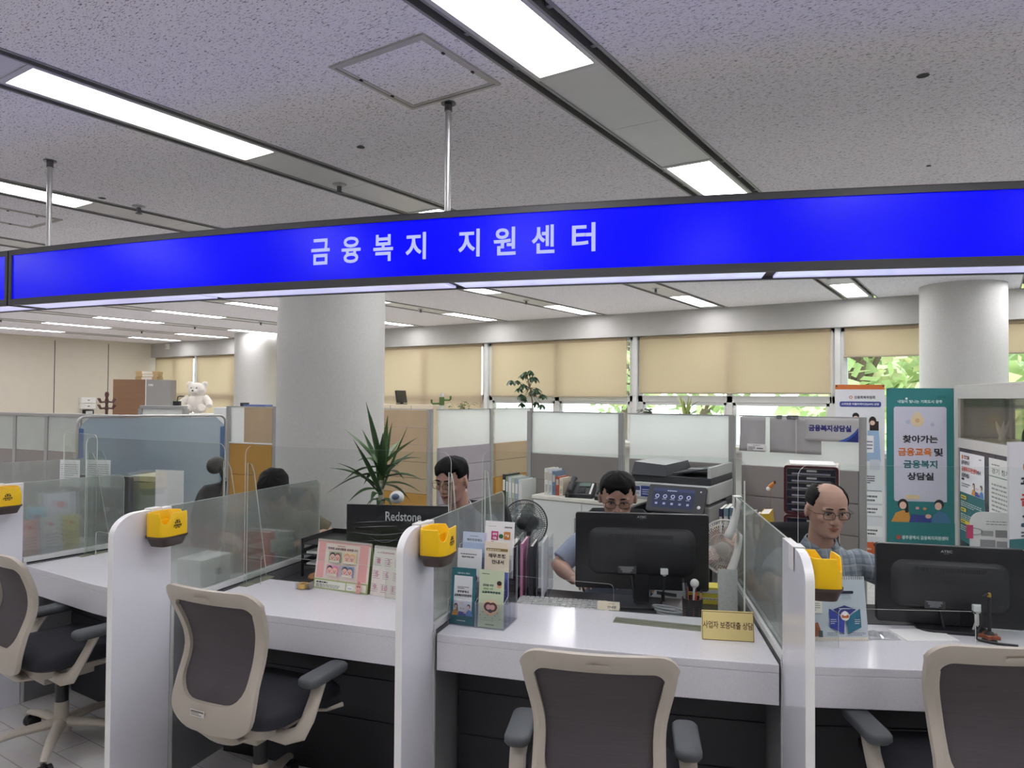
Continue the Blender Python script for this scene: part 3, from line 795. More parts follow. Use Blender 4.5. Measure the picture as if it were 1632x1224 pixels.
# ---------------------------------------------------------------- clear acrylic screens standing on the counters
M_ACR = clear('clear_acrylic', '#fafcfb', 0.02)
M_ACRE = frost('acrylic_edge', '#f4f7ee', 0.0, 0.25, 0.2, 0.12)
M_ACRB = frost('acrylic_foot', '#e6e2c6', 0.55, 0.3, 0.1)
def acrylic_screen(a, b_, ztop, slot, lab='', trim=(0, 0), fins=(0, 1), strip=True):
    """a, b_: ends on the counter seen from the customer's side; slot: (from, to, height) along the sheet"""
    a, b_ = Vector((a[0], a[1])), Vector((b_[0], b_[1]))
    d_ = (b_ - a).normalized(); a = a + d_ * trim[0]; b_ = b_ - d_ * trim[1]
    L = (b_ - a).length; rot = math.atan2(b_.y - a.y, b_.x - a.x)
    t = thing('acrylic_screen', lab, 'screen', (a.x, a.y, CT_Z), rot, 'clear acrylic screens on the counters')
    h = ztop - CT_Z; r = 0.045; s0, s1, sh = slot
    def c(cx, cy, rr, a0, a1): return [(cx + rr * math.cos(R(a0 + (a1 - a0) * i / 5)), cy + rr * math.sin(R(a0 + (a1 - a0) * i / 5))) for i in range(6)]
    pts = [(0, 0.003), (s0, 0.003)] + c(s0 + 0.02, sh - 0.02, 0.02, 180, 90) + c(s1 - 0.02, sh - 0.02, 0.02, 90, 0) + [(s1, 0.003), (L, 0.003)] + c(L - r, h - r, r, 0, 90) + c(r, h - r, r, 90, 180)
    mb = MB(); mb.prism(pts, -0.0025, 0.0025, M_ACR, 'xz', side=M_ACRE); mb.build('sheet', t, smooth=False)
    for x in fins:
        xx = 0.012 if x == 0 else L - 0.012
        mb = MB(); f = [(0.003, 0.003), (0.15, 0.003), (0.15, 0.02), (0.05, h * 0.8), (0.03, h * 0.86), (0.003, h * 0.87)]
        mb.prism(f, xx - 0.0025, xx + 0.0025, M_ACR, 'yz', side=M_ACRE); mb.build('side_fin', t, smooth=False)
        mb = MB(); mb.box(xx - 0.045 * x, xx + 0.045 * (1 - x) + 0.002, -0.05, 0.16, 0.0, 0.003, M_ACRB); mb.build('foot', t, smooth=False)
    if strip: mb = MB(); mb.box(s1 + 0.004, L - 0.05, -0.035, 0.035, 0.0, 0.003, M_ACRB); mb.build('base_strip', t, smooth=False)
    return t
def q2(u, v): p = at(u, v, CT_Z); return (p.x, p.y)
acrylic_screen(q2(374, 928), q2(729, 969), 1.41, (0.10, 0.78, 0.145), trim=(0.055, 0.035), strip=False, lab= 'clear acrylic screen on the counter with the two calendars')
acrylic_screen(q2(757, 965), q2(1211, 1012), 1.42, (0.08, 0.58, 0.145), trim=(0.03, 0.045), lab= 'clear acrylic screen on the counter with the brochure rack and gold plaque')
_a, _c = Vector(q2(1272, 1031)), Vector(q2(1545, 1038.6)); _b = _a + (_c - _a).normalized() * 0.98
acrylic_screen(_a, _b, 1.41, (0.145, 0.63, 0.145), trim=(0.0, 0.0), fins=(1,), lab= 'clear acrylic screen in front of the man in plaid')
acrylic_screen(q2(131, 883), (-3.19, 2.25), 1.41, (0.10, 0.80, 0.14), trim=(0.02, 0.03), lab= 'clear acrylic screen across the blue mobile partition')
acrylic_screen((-5.05, 2.33), (-4.43, 2.24), 1.41, (0.12, 0.42, 0.14), trim=(0.0, 0.03), lab= 'clear acrylic screen cut off by the frame edge')

# ---------------------------------------------------------------- swivel chairs for the customers
M_CHF = mat('chair_beige_plastic', '#b9b1a3', 0.42, var=0.02)
M_CHM = mat('chair_mesh', '#514b4e', 0.8, var=0.1, vscale=1.0, stretch=(8, 8, 420), bump=0.3, bscale=1.0)
M_CHS = mat('chair_seat_fabric', '#23252b', 0.85, bump=0.2, bscale=300)
M_ARM = mat('arm_pad_grey', '#54585a', 0.6)
M_BLK = mat('black_plastic', '#1c1c1f', 0.4)
def curve(pts, z):
    z = max(pts[0][0], min(pts[-1][0], z))
    for i in range(len(pts) - 1):
        if z <= pts[i + 1][0]:
            (x0, y0), (x1, y1) = pts[i], pts[i + 1]
            xa, ya = pts[i - 1] if i else (2 * x0 - x1, 2 * y0 - y1)
            xb, yb = pts[i + 2] if i + 2 < len(pts) else (2 * x1 - x0, 2 * y1 - y0)
            m0, m1, d = (y1 - ya) / (x1 - xa), (yb - y0) / (xb - x0), x1 - x0
            f = (z - x0) / d
            return y0 * (2 * f ** 3 - 3 * f * f + 1) + y1 * (3 * f * f - 2 * f ** 3) + d * (m0 * (f ** 3 - 2 * f * f + f) + m1 * (f ** 3 - f * f))
    return pts[-1][1]
def back_y(z):
    """side profile of the backrest: leaning back at the top, forward at the lumbar, back again low down"""
    pts = [(0.40, -0.235), (0.50, -0.262), (0.60, -0.240), (0.70, -0.205), (0.78, -0.212), (0.88, -0.255), (1.0, -0.315)]
    return curve(pts, z)
def half_w(z):
    pts = [(0.42, 0.150), (0.50, 0.190), (0.62, 0.190), (0.72, 0.192), (0.84, 0.215), (0.955, 0.228)]
    return curve(pts, z)
def make_chair(lab):
    t = thing('swivel_chair', lab, 'chair', (0, 0, 0), 0, 'swivel chairs at the counters')
    # outline of the shell in (x, z): outer and inner rings with equal counts
    def outline(inset, ztop, zbot, rt, rb, n=14):
        pts = []
        wT, wB = half_w(ztop) - inset, half_w(zbot + 0.04) - inset
        for i in range(n + 1):      # up the right side
            z = zbot + rb + (ztop - rt - zbot - rb) * i / n
            pts.append((half_w(z) - inset, z))
        for i in range(1, 7):
            a = R(90 * i / 6); pts.append((wT - rt + rt * math.cos(a), ztop - rt + rt * math.sin(a)))
        top = list(pts)
        left = [((wT - rt) * (1 - q / 5), ztop) for q in range(1, 10)] + [(-x, z) for x, z in reversed(top)]
        bl = []
        xb = half_w(zbot + rb) - inset
        for i in range(1, 6):
            a = R(180 + 90 * i / 6); bl.append((-(xb - rb) + rb * math.cos(a), zbot + rb + rb * math.sin(a)))
        mid = [(-(xb - rb) * (1 - q / 5), zbot) for q in range(0, 11)]
        br = [(-x, z) for x, z in reversed(bl)]
        return top + left + bl + mid + br
    outer = outline(0.0, 0.955, 0.425, 0.065, 0.10)
    inner = outline(0.036, 0.897, 0.54, 0.035, 0.085)
    def warp(q):
        x, h, z = q
        return (x, back_y(z) - h + 0.03 * (x / 0.23) ** 2, z)
    mb = MB()
    n = len(outer)
    midr = [((a[0] + b2[0]) / 2, (a[1] + b2[1]) / 2) for a, b2 in zip(outer, inner)]
    # rounded section: outer edge, ridge, inner edge on the rear; flat on the front
    lay = [(outer, 0.0), (outer, 0.020), (midr, 0.030), (inner, 0.022), (inner, -0.004), (midr, -0.008), (outer, 0.0)]
    vs = []
    for ring_, h in lay[:-1]: vs += [warp((p[0], h, p[1])) for p in ring_]
    fs = []
    L_ = len(lay) - 1
    for k in range(L_):
        k2 = (k + 1) % L_
        for i in range(n):
            j = (i + 1) % n; fs.append((k * n + i, k * n + j, k2 * n + j, k2 * n + i))
    mb.add(vs, fs, M_CHF)
    mb.build('back_frame', t, ang=50)
    # mesh filling, following the same bend
    mb = MB(); vs = []; fs = []
    rows, cols = 22, 12
    for i in range(rows + 1):
        z = 0.532 + (0.903 - 0.532) * i / rows
        w = half_w(z) - 0.030
        if z < 0.61: w *= math.sqrt(max(0.2, 1 - ((0.61 - z) / 0.09) ** 2 * 0.35))
        if z > 0.87: w -= (z - 0.87) * 0.5
        for j in range(cols + 1):
            x = -w + 2 * w * j / cols
            p = warp((x, 0.006, z)); vs.append(p)
    nv = len(vs)
    vs += [(p[0], p[1] + 0.006, p[2]) for p in vs]
    for i in range(rows):
        for j in range(cols):
            a = i * (cols + 1) + j
            fs.append((a, a + 1, a + cols + 2, a + cols + 1)); fs.append((nv + a, nv + a + cols + 1, nv + a + cols + 2, nv + a + 1))
    mb.add(vs, fs, M_CHM); mesh = mb.build('back_mesh', t)
    # raised name badge and paper sticker on the shell
    mb = MB(); mb.prism([(p[0], p[1]) for p in rrect(0.068, 0.014, 0.005, 4, 0, 0.922)], -0.0035, 0.0, M_CHF, 'xz')
    mb.v = [Vector((p[0], back_y(p[2]) - 0.0325 + p[1] + 0.03 * (p[0] / 0.23) ** 2, p[2])) for p in mb.v]
    mb.build('badge', t)
    mb = MB()
    for (x0, x1, z0, z1, m_) in ((-0.065, 0.005, 0.495, 0.518, ink('#e9e6df')), (-0.062, 0.002, 0.510, 0.515, ink('#6b6862')), (-0.062, -0.02, 0.505, 0.508, ink('#8d8a84')), (-0.062, -0.008, 0.499, 0.502, ink('#7b7872'))):
        d = 0.0312 if m_ is ink('#e9e6df') else 0.0318
        mb.add([warp((x, d, z)) for x, z in ((x0, z0), (x1, z0), (x1, z1), (x0, z1))], [(0, 1, 2, 3)], m_)
    mb.build('paper_sticker', t, smooth=False)
    # seat
    mb = MB()
    out = rrect(0.48, 0.46, 0.10, 6, 0, 0.02)
    vs = []; lay = [(0.86, 0.425), (1.0, 0.445), (1.0, 0.475), (0.93, 0.497), (0.6, 0.505)]
    for s_, z in lay: vs += [(p[0] * s_, 0.02 + (p[1] - 0.02) * s_, z - (0.02 * max(0, (p[1] - 0.12)) / 0.13 if z > 0.45 else 0)) for p in out]
    n2 = len(out); fs = []
    for k in range(len(lay) - 1):
        for i in range(n2):
            j = (i + 1) % n2; fs.append((k * n2 + i, k * n2 + j, (k + 1) * n2 + j, (k + 1) * n2 + i))
    fs.append(tuple(range(n2))[::-1]); fs.append(tuple((len(lay) - 1) * n2 + i for i in range(n2)))
    mb.add(vs, fs, M_CHS); mb.build('seat', t, ang=60)
    mb = MB(); mb.prism(rrect(0.34, 0.34, 0.06, 4, 0, 0.0), 0.385, 0.428, M_CHF); mb.cbox((0, 0, 0.36), (0.16, 0.22, 0.06), M_CHF)
    mb.tube([(0, -0.1, 0.37), (0, -0.2, 0.385), (0, -0.25, 0.43), (0, -0.255, 0.50)], [(0.08, 0.022), (0.085, 0.02), (0.09, 0.016), (0.08, 0.012)], M_CHF, 14)
    mb.build('seat_carrier', t, bevel=0.006)
    mb = MB(); mb.tube([(0.12, 0.08, 0.40), (0.24, 0.10, 0.415), (0.30, 0.12, 0.44)], [0.006, 0.006, 0.009], M_CHF, 8); mb.build('lever', t)
    for sx in (-1, 1):
        mb = MB()
        mb.tube([(sx * 0.12, -0.10, 0.39), (sx * 0.20, -0.09, 0.38), (sx * 0.25, -0.07, 0.395), (sx * 0.265, -0.045, 0.44), (sx * 0.268, -0.005, 0.51), (sx * 0.265, 0.025, 0.562)],
                [(0.028, 0.018), (0.03, 0.018), (0.03, 0.018), (0.028, 0.016), (0.027, 0.015), (0.03, 0.016)], M_CHF, 14, up=(0, 1, 0.2))
        arm = mb.build('arm_post', t)
        mb = MB(); mb.M = Matrix.Translation((sx * 0.265, 0.045, 0.577)) @ Matrix.Rotation(R(0), 4, 'X')
        o2 = rrect(0.082, 0.235, 0.03, 5)
        vs = []
        for s_, z in ((0.82, -0.018), (1.0, -0.006), (1.0, 0.010), (0.86, 0.018)): vs += [(p[0] * s_, p[1] * (1 - (1 - s_) * 0.5), z) for p in o2]
        n3 = len(o2); fs = [(k * n3 + i, k * n3 + (i + 1) % n3, (k + 1) * n3 + (i + 1) % n3, (k + 1) * n3 + i) for k in range(3) for i in range(n3)]
        fs.append(tuple(range(n3))[::-1]); fs.append(tuple(3 * n3 + i for i in range(n3)))
        mb.add(vs, fs, M_ARM); mb.build('arm_pad', t, ang=60)
    mb = MB(); mb.cyl((0, 0, 0.20), 0.028, 0.10, M_BLK); mb.cyl((0, 0, 0.26), 0.018, 0.12, M_ALU); mb.build('gas_lift', t)
    mb = MB(); mb.lathe([(0.045, 0.075), (0.05, 0.10), (0.045, 0.125), (0.03, 0.135), (0.03, 0.21)], M_CHF, seg=20)
    for k in range(5):
        a = R(90 + 72 * k + 20); c_, s_ = math.cos(a), math.sin(a)
        mb.tube([(c_ * 0.03, s_ * 0.03, 0.112), (c_ * 0.18, s_ * 0.18, 0.105), (c_ * 0.31, s_ * 0.31, 0.082), (c_ * 0.325, s_ * 0.325, 0.07)], [(0.030, 0.022), (0.025, 0.017), (0.018, 0.012), (0.015, 0.012)], M_CHF, 12)
    mb.build('star_base', t)
    for k in range(5):
        a = R(90 + 72 * k + 20); c_, s_ = math.cos(a), math.sin(a)
        mb = MB(); mb.M = Matrix.Translation((c_ * 0.318, s_ * 0.318, 0.03)) @ Matrix.Rotation(a + 0.7 + k, 4, 'Z')
        for w_ in (-0.016, 0.016): mb.tube([(-0.012, w_ - 0.009, 0), (-0.012, w_ + 0.009, 0)], 0.03, M_BLK, 16)
        mb.cbox((0.0, 0, 0.012), (0.03, 0.016, 0.04), M_BLK); mb.cyl((0.0, 0, 0.025), 0.008, 0.03, M_BLK, 8)
        mb.build('caster', t)
    return t
ch = make_chair('empty swivel chair cut off by the frame edge, its beige star base showing')
SPOTS = [((-3.66, 1.70), -2, 0.0, None), ((-2.41, 1.86), 10, 0.0, 'empty swivel chair turned aside beside the broad white board, sticker on its back'),
         ((-1.035, 2.09), 24, -0.015, 'empty swivel chair squarely in front of the gold plaque counter'), ((-0.10, 2.76), 31, 0.0, 'empty swivel chair beneath the wired stand, cut off by the frame')]
for i, (p, a, dz, lab) in enumerate(SPOTS):
    c_ = ch if i == 0 else copy_tree(ch)
    if lab: c_['label'] = lab
    c_.location = (p[0], p[1], 0); c_.rotation_euler = (0, 0, R(a))
    c_.scale = (1, 1, 1 + dz)
# ================================================================== people
M_SKIN = mat('skin', '#bf9785', 0.5, var=0.05, vscale=18)
M_HAIR = mat('black_hair', '#09080a', 0.6, spec=0.15, var=0.25, vscale=60, stretch=(1, 1, 4))
M_HAIR2 = mat('thin_hair', '#151213', 0.6, spec=0.15, var=0.25, vscale=60)
M_LIP = mat('lips', '#a56a5c', 0.5)
M_EYEW = mat('eye_white', '#d9d4cc', 0.3, var=0)
M_IRIS = mat('eye_dark', '#1d1512', 0.2, var=0)
M_TROU = mat('dark_trousers', '#2b2c33', 0.85)
M_SHOE = mat('black_shoe', '#171717', 0.4)
M_GLF = mat('spectacle_frame', '#2c2420', 0.3, metal=0.3)
M_LENS = clear('spectacle_lens', '#fbfbfb', 0.05)
def plaid(name, base, c1, c2):
    m, n, l, o = newmat(name)
    b = n.new('ShaderNodeBsdfPrincipled'); b.inputs['Roughness'].default_value = 0.85; l.new(b.outputs[0], o.inputs[0])
    tc = n.new('ShaderNodeTexCoord'); sp = n.new('ShaderNodeSeparateXYZ'); l.new(tc.outputs['Object'], sp.inputs[0])
    cur = None
    prev = lin(base)
    mixin = None
    for ax, per, wd, col in (('X', 0.034, 0.4, c1), ('Z', 0.034, 0.4, c1), ('X', 0.068, 0.12, c2), ('Z', 0.068, 0.12, c2)):
        a = n.new('ShaderNodeMath'); a.operation = 'MULTIPLY'; a.inputs[1].default_value = 1 / per; l.new(sp.outputs[ax], a.inputs[0])
        f = n.new('ShaderNodeMath'); f.operation = 'FRACT'; l.new(a.outputs[0], f.inputs[0])
        g = n.new('ShaderNodeMath'); g.operation = 'LESS_THAN'; g.inputs[1].default_value = wd; l.new(f.outputs[0], g.inputs[0])
        k = n.new('ShaderNodeMath'); k.operation = 'MULTIPLY'; k.inputs[1].default_value = 0.5; l.new(g.outputs[0], k.inputs[0])
        mx = n.new('ShaderNodeMix'); mx.data_type = 'RGBA'; mx.inputs['B'].default_value = lin(col)
        if mixin is None: mx.inputs['A'].default_value = prev
        else: l.new(mixin, mx.inputs['A'])
        l.new(k.outputs[0], mx.inputs['Factor']); mixin = mx.outputs['Result']
    l.new(mixin, b.inputs['Base Color'])
    return m
def sm(x): x = max(0.0, min(1.0, x)); return x * x * (3 - 2 * x)
HSEC = [(-0.120, 0.016, 0.066, 0.000), (-0.113, 0.034, 0.084, 0.020), (-0.095, 0.046, 0.091, 0.045), (-0.065, 0.058, 0.091, 0.066), (-0.030, 0.067, 0.090, 0.082), (0.0, 0.072, 0.089, 0.092), (0.028, 0.075, 0.094, 0.097),
        (0.055, 0.075, 0.090, 0.096), (0.080, 0.069, 0.079, 0.087), (0.100, 0.055, 0.060, 0.069), (0.113, 0.034, 0.036, 0.043), (0.119, 0.012, 0.012, 0.016)]
def head_p(z, ph, wide=1.0):
    """skull surface at height z and angle ph; the face looks along -y"""
    q = HSEC[0] if z <= HSEC[0][0] else HSEC[-1]
    for a, b in zip(HSEC, HSEC[1:]):
        if a[0] <= z <= b[0]:
            f = (z - a[0]) / (b[0] - a[0]); q = tuple(x + (y - x) * f for x, y in zip(a, b)); break
    c, s_ = math.cos(ph), math.sin(ph)
    e = 0.84
    x = q[1] * wide * math.copysign(abs(c) ** e, c); y = (q[2] if s_ < 0 else q[3]) * math.copysign(abs(s_) ** e, s_)
    return Vector((x, y, z))
HZ = [-0.120, -0.113, -0.104, -0.095, -0.080, -0.065, -0.048, -0.030, -0.015, 0.0, 0.014, 0.028, 0.042, 0.055, 0.068, 0.080, 0.090, 0.100, 0.107, 0.113, 0.119]
def fuse(o, vox, it=6, f=0.5):
    r = o.modifiers.new('fuse', 'REMESH'); r.mode = 'VOXEL'; r.voxel_size = vox; r.use_smooth_shade = True
    s_ = o.modifiers.new('soften', 'SMOOTH'); s_.iterations = it; s_.factor = f
def person(lab, loc, rot, lean, hp, hy, hands, shirt, hair, specs=None, wide=1.0, zoff=0.0, roll=0.0, collar=True, size=1.0, ez=0.775):
    """seated; local -y is where the trunk faces; lean, hp (head nod), hy (head turn), roll in degrees; hands: palm centres (x, y, z, finger yaw)"""
    t = thing('person', lab, 'person', (loc[0], loc[1], 0), rot)
    LM = Matrix.Translation((0, 0, 0.50 + zoff)) @ Matrix.Rotation(R(lean), 4, 'X')
    def T(x, y, z): return LM @ Vector((x * size, y * size, z * size))
    # -------- skin: trunk, neck, head, arms, hands, legs in one surface
    mb = MB()
    trunk = [((0, 0, -0.05), (0.165, 0.115)), ((0, 0, 0.05), (0.165, 0.11)), ((0, 0.01, 0.18), (0.15, 0.10)), ((0, 0.01, 0.33), (0.165, 0.105)), ((0, 0.015, 0.44), (0.175, 0.10)), ((0, 0.02, 0.51), (0.14, 0.08)), ((0, 0.02, 0.545), (0.08, 0.06)), ((0, 0.012, 0.58), (0.056, 0.056)), ((0, 0.0, 0.66), (0.054, 0.056))]
    mb.tube([T(*p) for p, r_ in trunk], [r_ for p, r_ in trunk], M_SKIN, 20, up=LM.to_3x3() @ Vector((0, 1, 0)))
    HM = LM @ Matrix.Translation((0, -0.012, 0.63 * size)) @ Matrix.Rotation(R(hy), 4, 'Z') @ Matrix.Rotation(R(hp), 4, 'X') @ Matrix.Rotation(R(roll), 4, 'Y') @ Matrix.Translation((0, -0.022, 0.105))
    mb.M = HM
    seg = 28; vs, fs = [], []
    for z in HZ: vs += [head_p(z, 2 * PI * k / seg, wide) for k in range(seg)]
    for i in range(len(HZ) - 1):
        for k in range(seg): fs.append((i * seg + k, i * seg + (k + 1) % seg, (i + 1) * seg + (k + 1) % seg, (i + 1) * seg + k))
    fs += [tuple(range(seg))[::-1], tuple((len(HZ) - 1) * seg + k for k in range(seg))]
    mb.add(vs, fs, M_SKIN)
    mb.tube([(0, -0.088, 0.018), (0, -0.100, -0.005), (0, -0.112, -0.030)], [(0.008, 0.009), (0.011, 0.011), (0.015, 0.012)], M_SKIN, 10, up=(0, 1, 0))
    mb.ell((0, -0.108, -0.032), (0.014, 0.013, 0.010), M_SKIN)
    for sx in (-1, 1):
        mb.ell((sx * 0.014, -0.098, -0.036), (0.009, 0.010, 0.008), M_SKIN)
        mb.ell((sx * 0.034, -0.086, 0.026), (0.026, 0.012, 0.008), M_SKIN)            # brow
        mb.ell((sx * 0.043 * wide, -0.070, -0.020), (0.022, 0.016, 0.018), M_SKIN)    # cheek
        mb.ell((sx * 0.080 * wide, 0.008, -0.008), (0.010, 0.020, 0.032), M_SKIN, rot=Matrix.Rotation(sx * 0.35, 3, 'Z'))   # ear
    mb.ell((0, -0.088, -0.062), (0.024, 0.010, 0.014), M_SKIN); mb.ell((0, -0.080, -0.100), (0.022, 0.016, 0.014), M_SKIN)
    mb.M = None
    arms = []
    for k, sx in enumerate((-1, 1)):
        sh = T(sx * 0.175, 0.02, 0.475)
        hx, hy_, hz, fy = hands[k]
        w = Vector((hx, hy_, hz))                                                   # wrist
        fd = Vector((math.sin(R(fy)), -math.cos(R(fy)), 0))
        w = w - fd * 0.075
        mid = (sh + w) / 2
        L1, L2 = 0.29 * size, 0.25 * size
        dd = (w - sh).length
        h = math.sqrt(max(0.0004, ((L1 + L2) / 2) ** 2 - (dd / 2) ** 2))
        out = Vector((sx * 0.6, 0.45, -0.75)); ax = (w - sh).normalized(); out = (out - ax * out.dot(ax)).normalized()
        el = mid + out * h * 0.95; el.z = max(el.z, ez)
        arms.append((sh, el, w, fd))
        mb.tube([sh, sh.lerp(el, 0.35), sh.lerp(el, 0.75), el, el.lerp(w, 0.3), el.lerp(w, 0.8), w], [0.056, 0.050, 0.043, 0.040, 0.042, 0.030, 0.027], M_SKIN, 14)
        side = Vector((-fd.y, fd.x, 0)) * sx                                        # towards the little-finger side
        c = w + fd * 0.05
        mb.tube([w - fd * 0.01, w + fd * 0.025 + Vector((0, 0, 0.006)), w + fd * 0.065 + Vector((0, 0, 0.008)), w + fd * 0.085 + Vector((0, 0, 0.004))], [(0.026, 0.018), (0.036, 0.017), (0.041, 0.014), (0.038, 0.010)], M_SKIN, 12, up=(0, 0, 1))
        for q, (off, ln, cu) in enumerate(((-0.030, 0.070, 0.8), (-0.010, 0.080, 0.9), (0.010, 0.074, 1.0), (0.029, 0.058, 1.1))):
            b0 = w + fd * (0.078 - abs(off) * 0.15) + side * off + Vector((0, 0, 0.005))
            sp = fd + side * off * 2.2
            p1 = b0 + sp * ln * 0.42 + Vector((0, 0, 0.006)); p2 = p1 + sp * ln * 0.32 - Vector((0, 0, 0.012 * cu)); p3 = p2 + sp * ln * 0.2 - Vector((0, 0, 0.013 * cu))
            mb.tube([b0, p1, p2, p3], [0.0095, 0.009, 0.0082, 0.0068], M_SKIN, 8)
        tb = w + fd * 0.028 - side * 0.028
        mb.tube([tb, tb + fd * 0.022 - side * 0.024, tb + fd * 0.05 - side * 0.034 - Vector((0, 0, 0.004)), tb + fd * 0.07 - side * 0.034 - Vector((0, 0, 0.008))], [0.014, 0.0115, 0.0098, 0.0075], M_SKIN, 8)
        hipj, kn = Vector((sx * 0.09, 0.0, 0.50 + zoff)), Vector((sx * 0.12, -0.40, 0.50))
        an, toe = Vector((sx * 0.12, -0.36, 0.085)), Vector((sx * 0.13, -0.52, 0.03))
        mb.tube([hipj, hipj.lerp(kn, 0.5), kn, kn + Vector((0, 0.02, -0.10)), an, an + Vector((0, 0, -0.05))], [0.085, 0.075, 0.056, 0.052, 0.034, 0.034], M_SKIN, 14)
        mb.tube([an + Vector((0, 0.05, -0.045)), an + Vector((0, -0.05, -0.04)), toe], [(0.033, 0.03), (0.038, 0.03), (0.035, 0.02)], M_SKIN, 12)
    body = mb.build('body', t); fuse(body, 0.0048, 5, 0.5)
    # -------- clothes
    mb = MB()
    tr = [((0, 0, -0.02), (0.18, 0.13)), ((0, 0, 0.06), (0.182, 0.128)), ((0, 0.01, 0.18), (0.172, 0.118)), ((0, 0.01, 0.33), (0.185, 0.122)), ((0, 0.015, 0.43), (0.193, 0.114)), ((0, 0.02, 0.50), (0.165, 0.094)), ((0, 0.02, 0.54), (0.105, 0.076)), ((0, 0.018, 0.556), (0.078, 0.070))]
    mb.tube([T(*p) for p, r_ in tr], [r_ for p, r_ in tr], shirt, 22, up=LM.to_3x3() @ Vector((0, 1, 0)))
    for sh, el, w, fd in arms:
        nk = T(0, 0.02, 0.49); mb.tube([sh.lerp(nk, 0.45) - Vector((0, 0, 0.02)), sh, sh.lerp(el, 0.3), sh.lerp(el, 0.6), sh.lerp(el, 0.86)], [0.055, 0.062, 0.066, 0.063, 0.063], shirt, 16)
    sh_o = mb.build('shirt', t); fuse(sh_o, 0.006, 4, 0.5)
    if collar:
        mb = MB(); mb.M = LM @ Matrix.Translation((0, 0.014, 0.548 * size)) @ Matrix.Rotation(R(8), 4, 'X')
        n = 24; vs = []; fs = []
        for i in range(n + 1):
            a = R(-90 + 26 + (360 - 52) * i / n)
            c_, s_ = math.cos(a), math.sin(a)
            fr = max(0, -s_)
            vs += [(c_ * 0.070, s_ * 0.068 - fr * 0.004, 0.0 - 0.012 * fr), (c_ * 0.064, s_ * 0.064, 0.038 - 0.020 * fr), (c_ * 0.069, s_ * 0.070 - fr * 0.004, 0.039 - 0.020 * fr), (c_ * (0.089 + 0.01 * fr), s_ * (0.083 + 0.02 * fr), 0.0 - 0.034 * fr)]
        for i in range(n):
            for q in range(3): fs.append((i * 4 + q, i * 4 + q + 1, i * 4 + 5 + q, i * 4 + 4 + q))
        mb.add(vs, fs, shirt); co = mb.build('collar', sh_o)
        sd = co.modifiers.new('thick', 'SOLIDIFY'); sd.thickness = 0.003
        mb = MB()
        for q in range(4):
            p = T(0, 0, 0.46 - q * 0.085)
            y = -(0.112, 0.123, 0.121, 0.121)[q]
            pp = T(0, y - 0.002, 0.44 - q * 0.085); mb.ell(pp, (0.005, 0.003, 0.005), M_EYEW, 8, 6)
        mb.build('shirt_button', sh_o)
    mb = MB()
    mb.tube([T(0, 0, -0.10), T(0, 0, 0.02)], [(0.185, 0.135), (0.186, 0.133)], M_TROU, 18, up=(0, 1, 0))
    for sx in (-1, 1):
        hipj, kn, an = Vector((sx * 0.09, 0.0, 0.50 + zoff)), Vector((sx * 0.12, -0.40, 0.50)), Vector((sx * 0.12, -0.36, 0.095))
        mb.tube([hipj, hipj.lerp(kn, 0.5), kn, kn + Vector((0, 0.02, -0.10)), an], [0.095, 0.086, 0.068, 0.066, 0.058], M_TROU, 14)
    tro = mb.build('trousers', t); fuse(tro, 0.009, 3, 0.5)
    for sx in (-1, 1):
        mb = MB(); an, toe = Vector((sx * 0.12, -0.36, 0.085)), Vector((sx * 0.13, -0.53, 0.035))
        mb.tube([an + Vector((0, 0.075, -0.04)), an + Vector((0, 0.0, -0.028)), an + Vector((0, -0.07, -0.04)), toe, toe + Vector((0, -0.03, -0.006))], [(0.03, 0.04), (0.042, 0.052), (0.045, 0.042), (0.043, 0.030), (0.02, 0.018)], M_SHOE, 14, up=(0, 0, 1)); mb.build('shoe', t)
    # -------- hair, brows, eyes, mouth, spectacles
    mb = MB(); mb.M = HM
    seg = 72; rnd2 = random.Random(len(lab))
    vs, fs = [], []
    keep = {}
    zs = [-0.10 + 0.219 * i / 40 for i in range(41)]
    for i, z in enumerate(zs):
        for k in range(seg):
            ph = 2 * PI * k / seg
            p = head_p(z, ph, wide)
            y = math.sin(ph); x = math.cos(ph)
            front = sm((-y - 0.05) / 0.55)
            top = sm((z - 0.02) / 0.08)
            if hair == 'full':
                lim = -0.055 + front * 0.118 + 0.010 * front * math.sin(7 * ph); lift = 1.07 + 0.07 * top + 0.010 * math.sin(9 * ph + 60 * z)
            elif hair == 'mop':
                lim = -0.065 + front * 0.092 + 0.012 * front * math.sin(6 * ph); lift = 1.13 + 0.07 * top + 0.016 * math.sin(8 * ph + 60 * z)
            else:
                lim = -0.060 + front * 0.135; lift = 1.065
            ear = abs(x) > 0.80 and -0.55 < y < 0.40 and z < 0.026
            ok = z > lim and not ear
            if hair == 'balding':
                crown = (p.x / 0.056) ** 2 + ((p.y + 0.04) / 0.072) ** 2 < 1 and z > 0.05
                ok = ok and not crown and y > -0.60
            keep[(i, k)] = ok
            vs.append(p * lift if ok else p * 0.965)
    nz_ = len(zs)
    for i in range(nz_ - 1):
        for k in range(seg):
            k2 = (k + 1) % seg
            q = [(i, k), (i, k2), (i + 1, k2), (i + 1, k)]
            if sum(keep[a] for a in q) >= 1: fs.append([a * seg + b2 for a, b2 in q])
    if hair != 'balding': fs.append([(nz_ - 1) * seg + k for k in range(seg)])
    mb.add(vs, fs, M_HAIR if hair != 'balding' else M_HAIR2)
    mb.build('hair', t, ang=180)
    mb = MB(); mb.M = HM
    for sx in (-1, 1): mb.tube([(sx * 0.015, -0.0995, 0.031), (sx * 0.032, -0.0985, 0.034), (sx * 0.053, -0.084, 0.027)], [(0.004, 0.003), (0.0045, 0.0035), (0.002, 0.002)], M_HAIR, 6)
    mb.build('eyebrows', t)
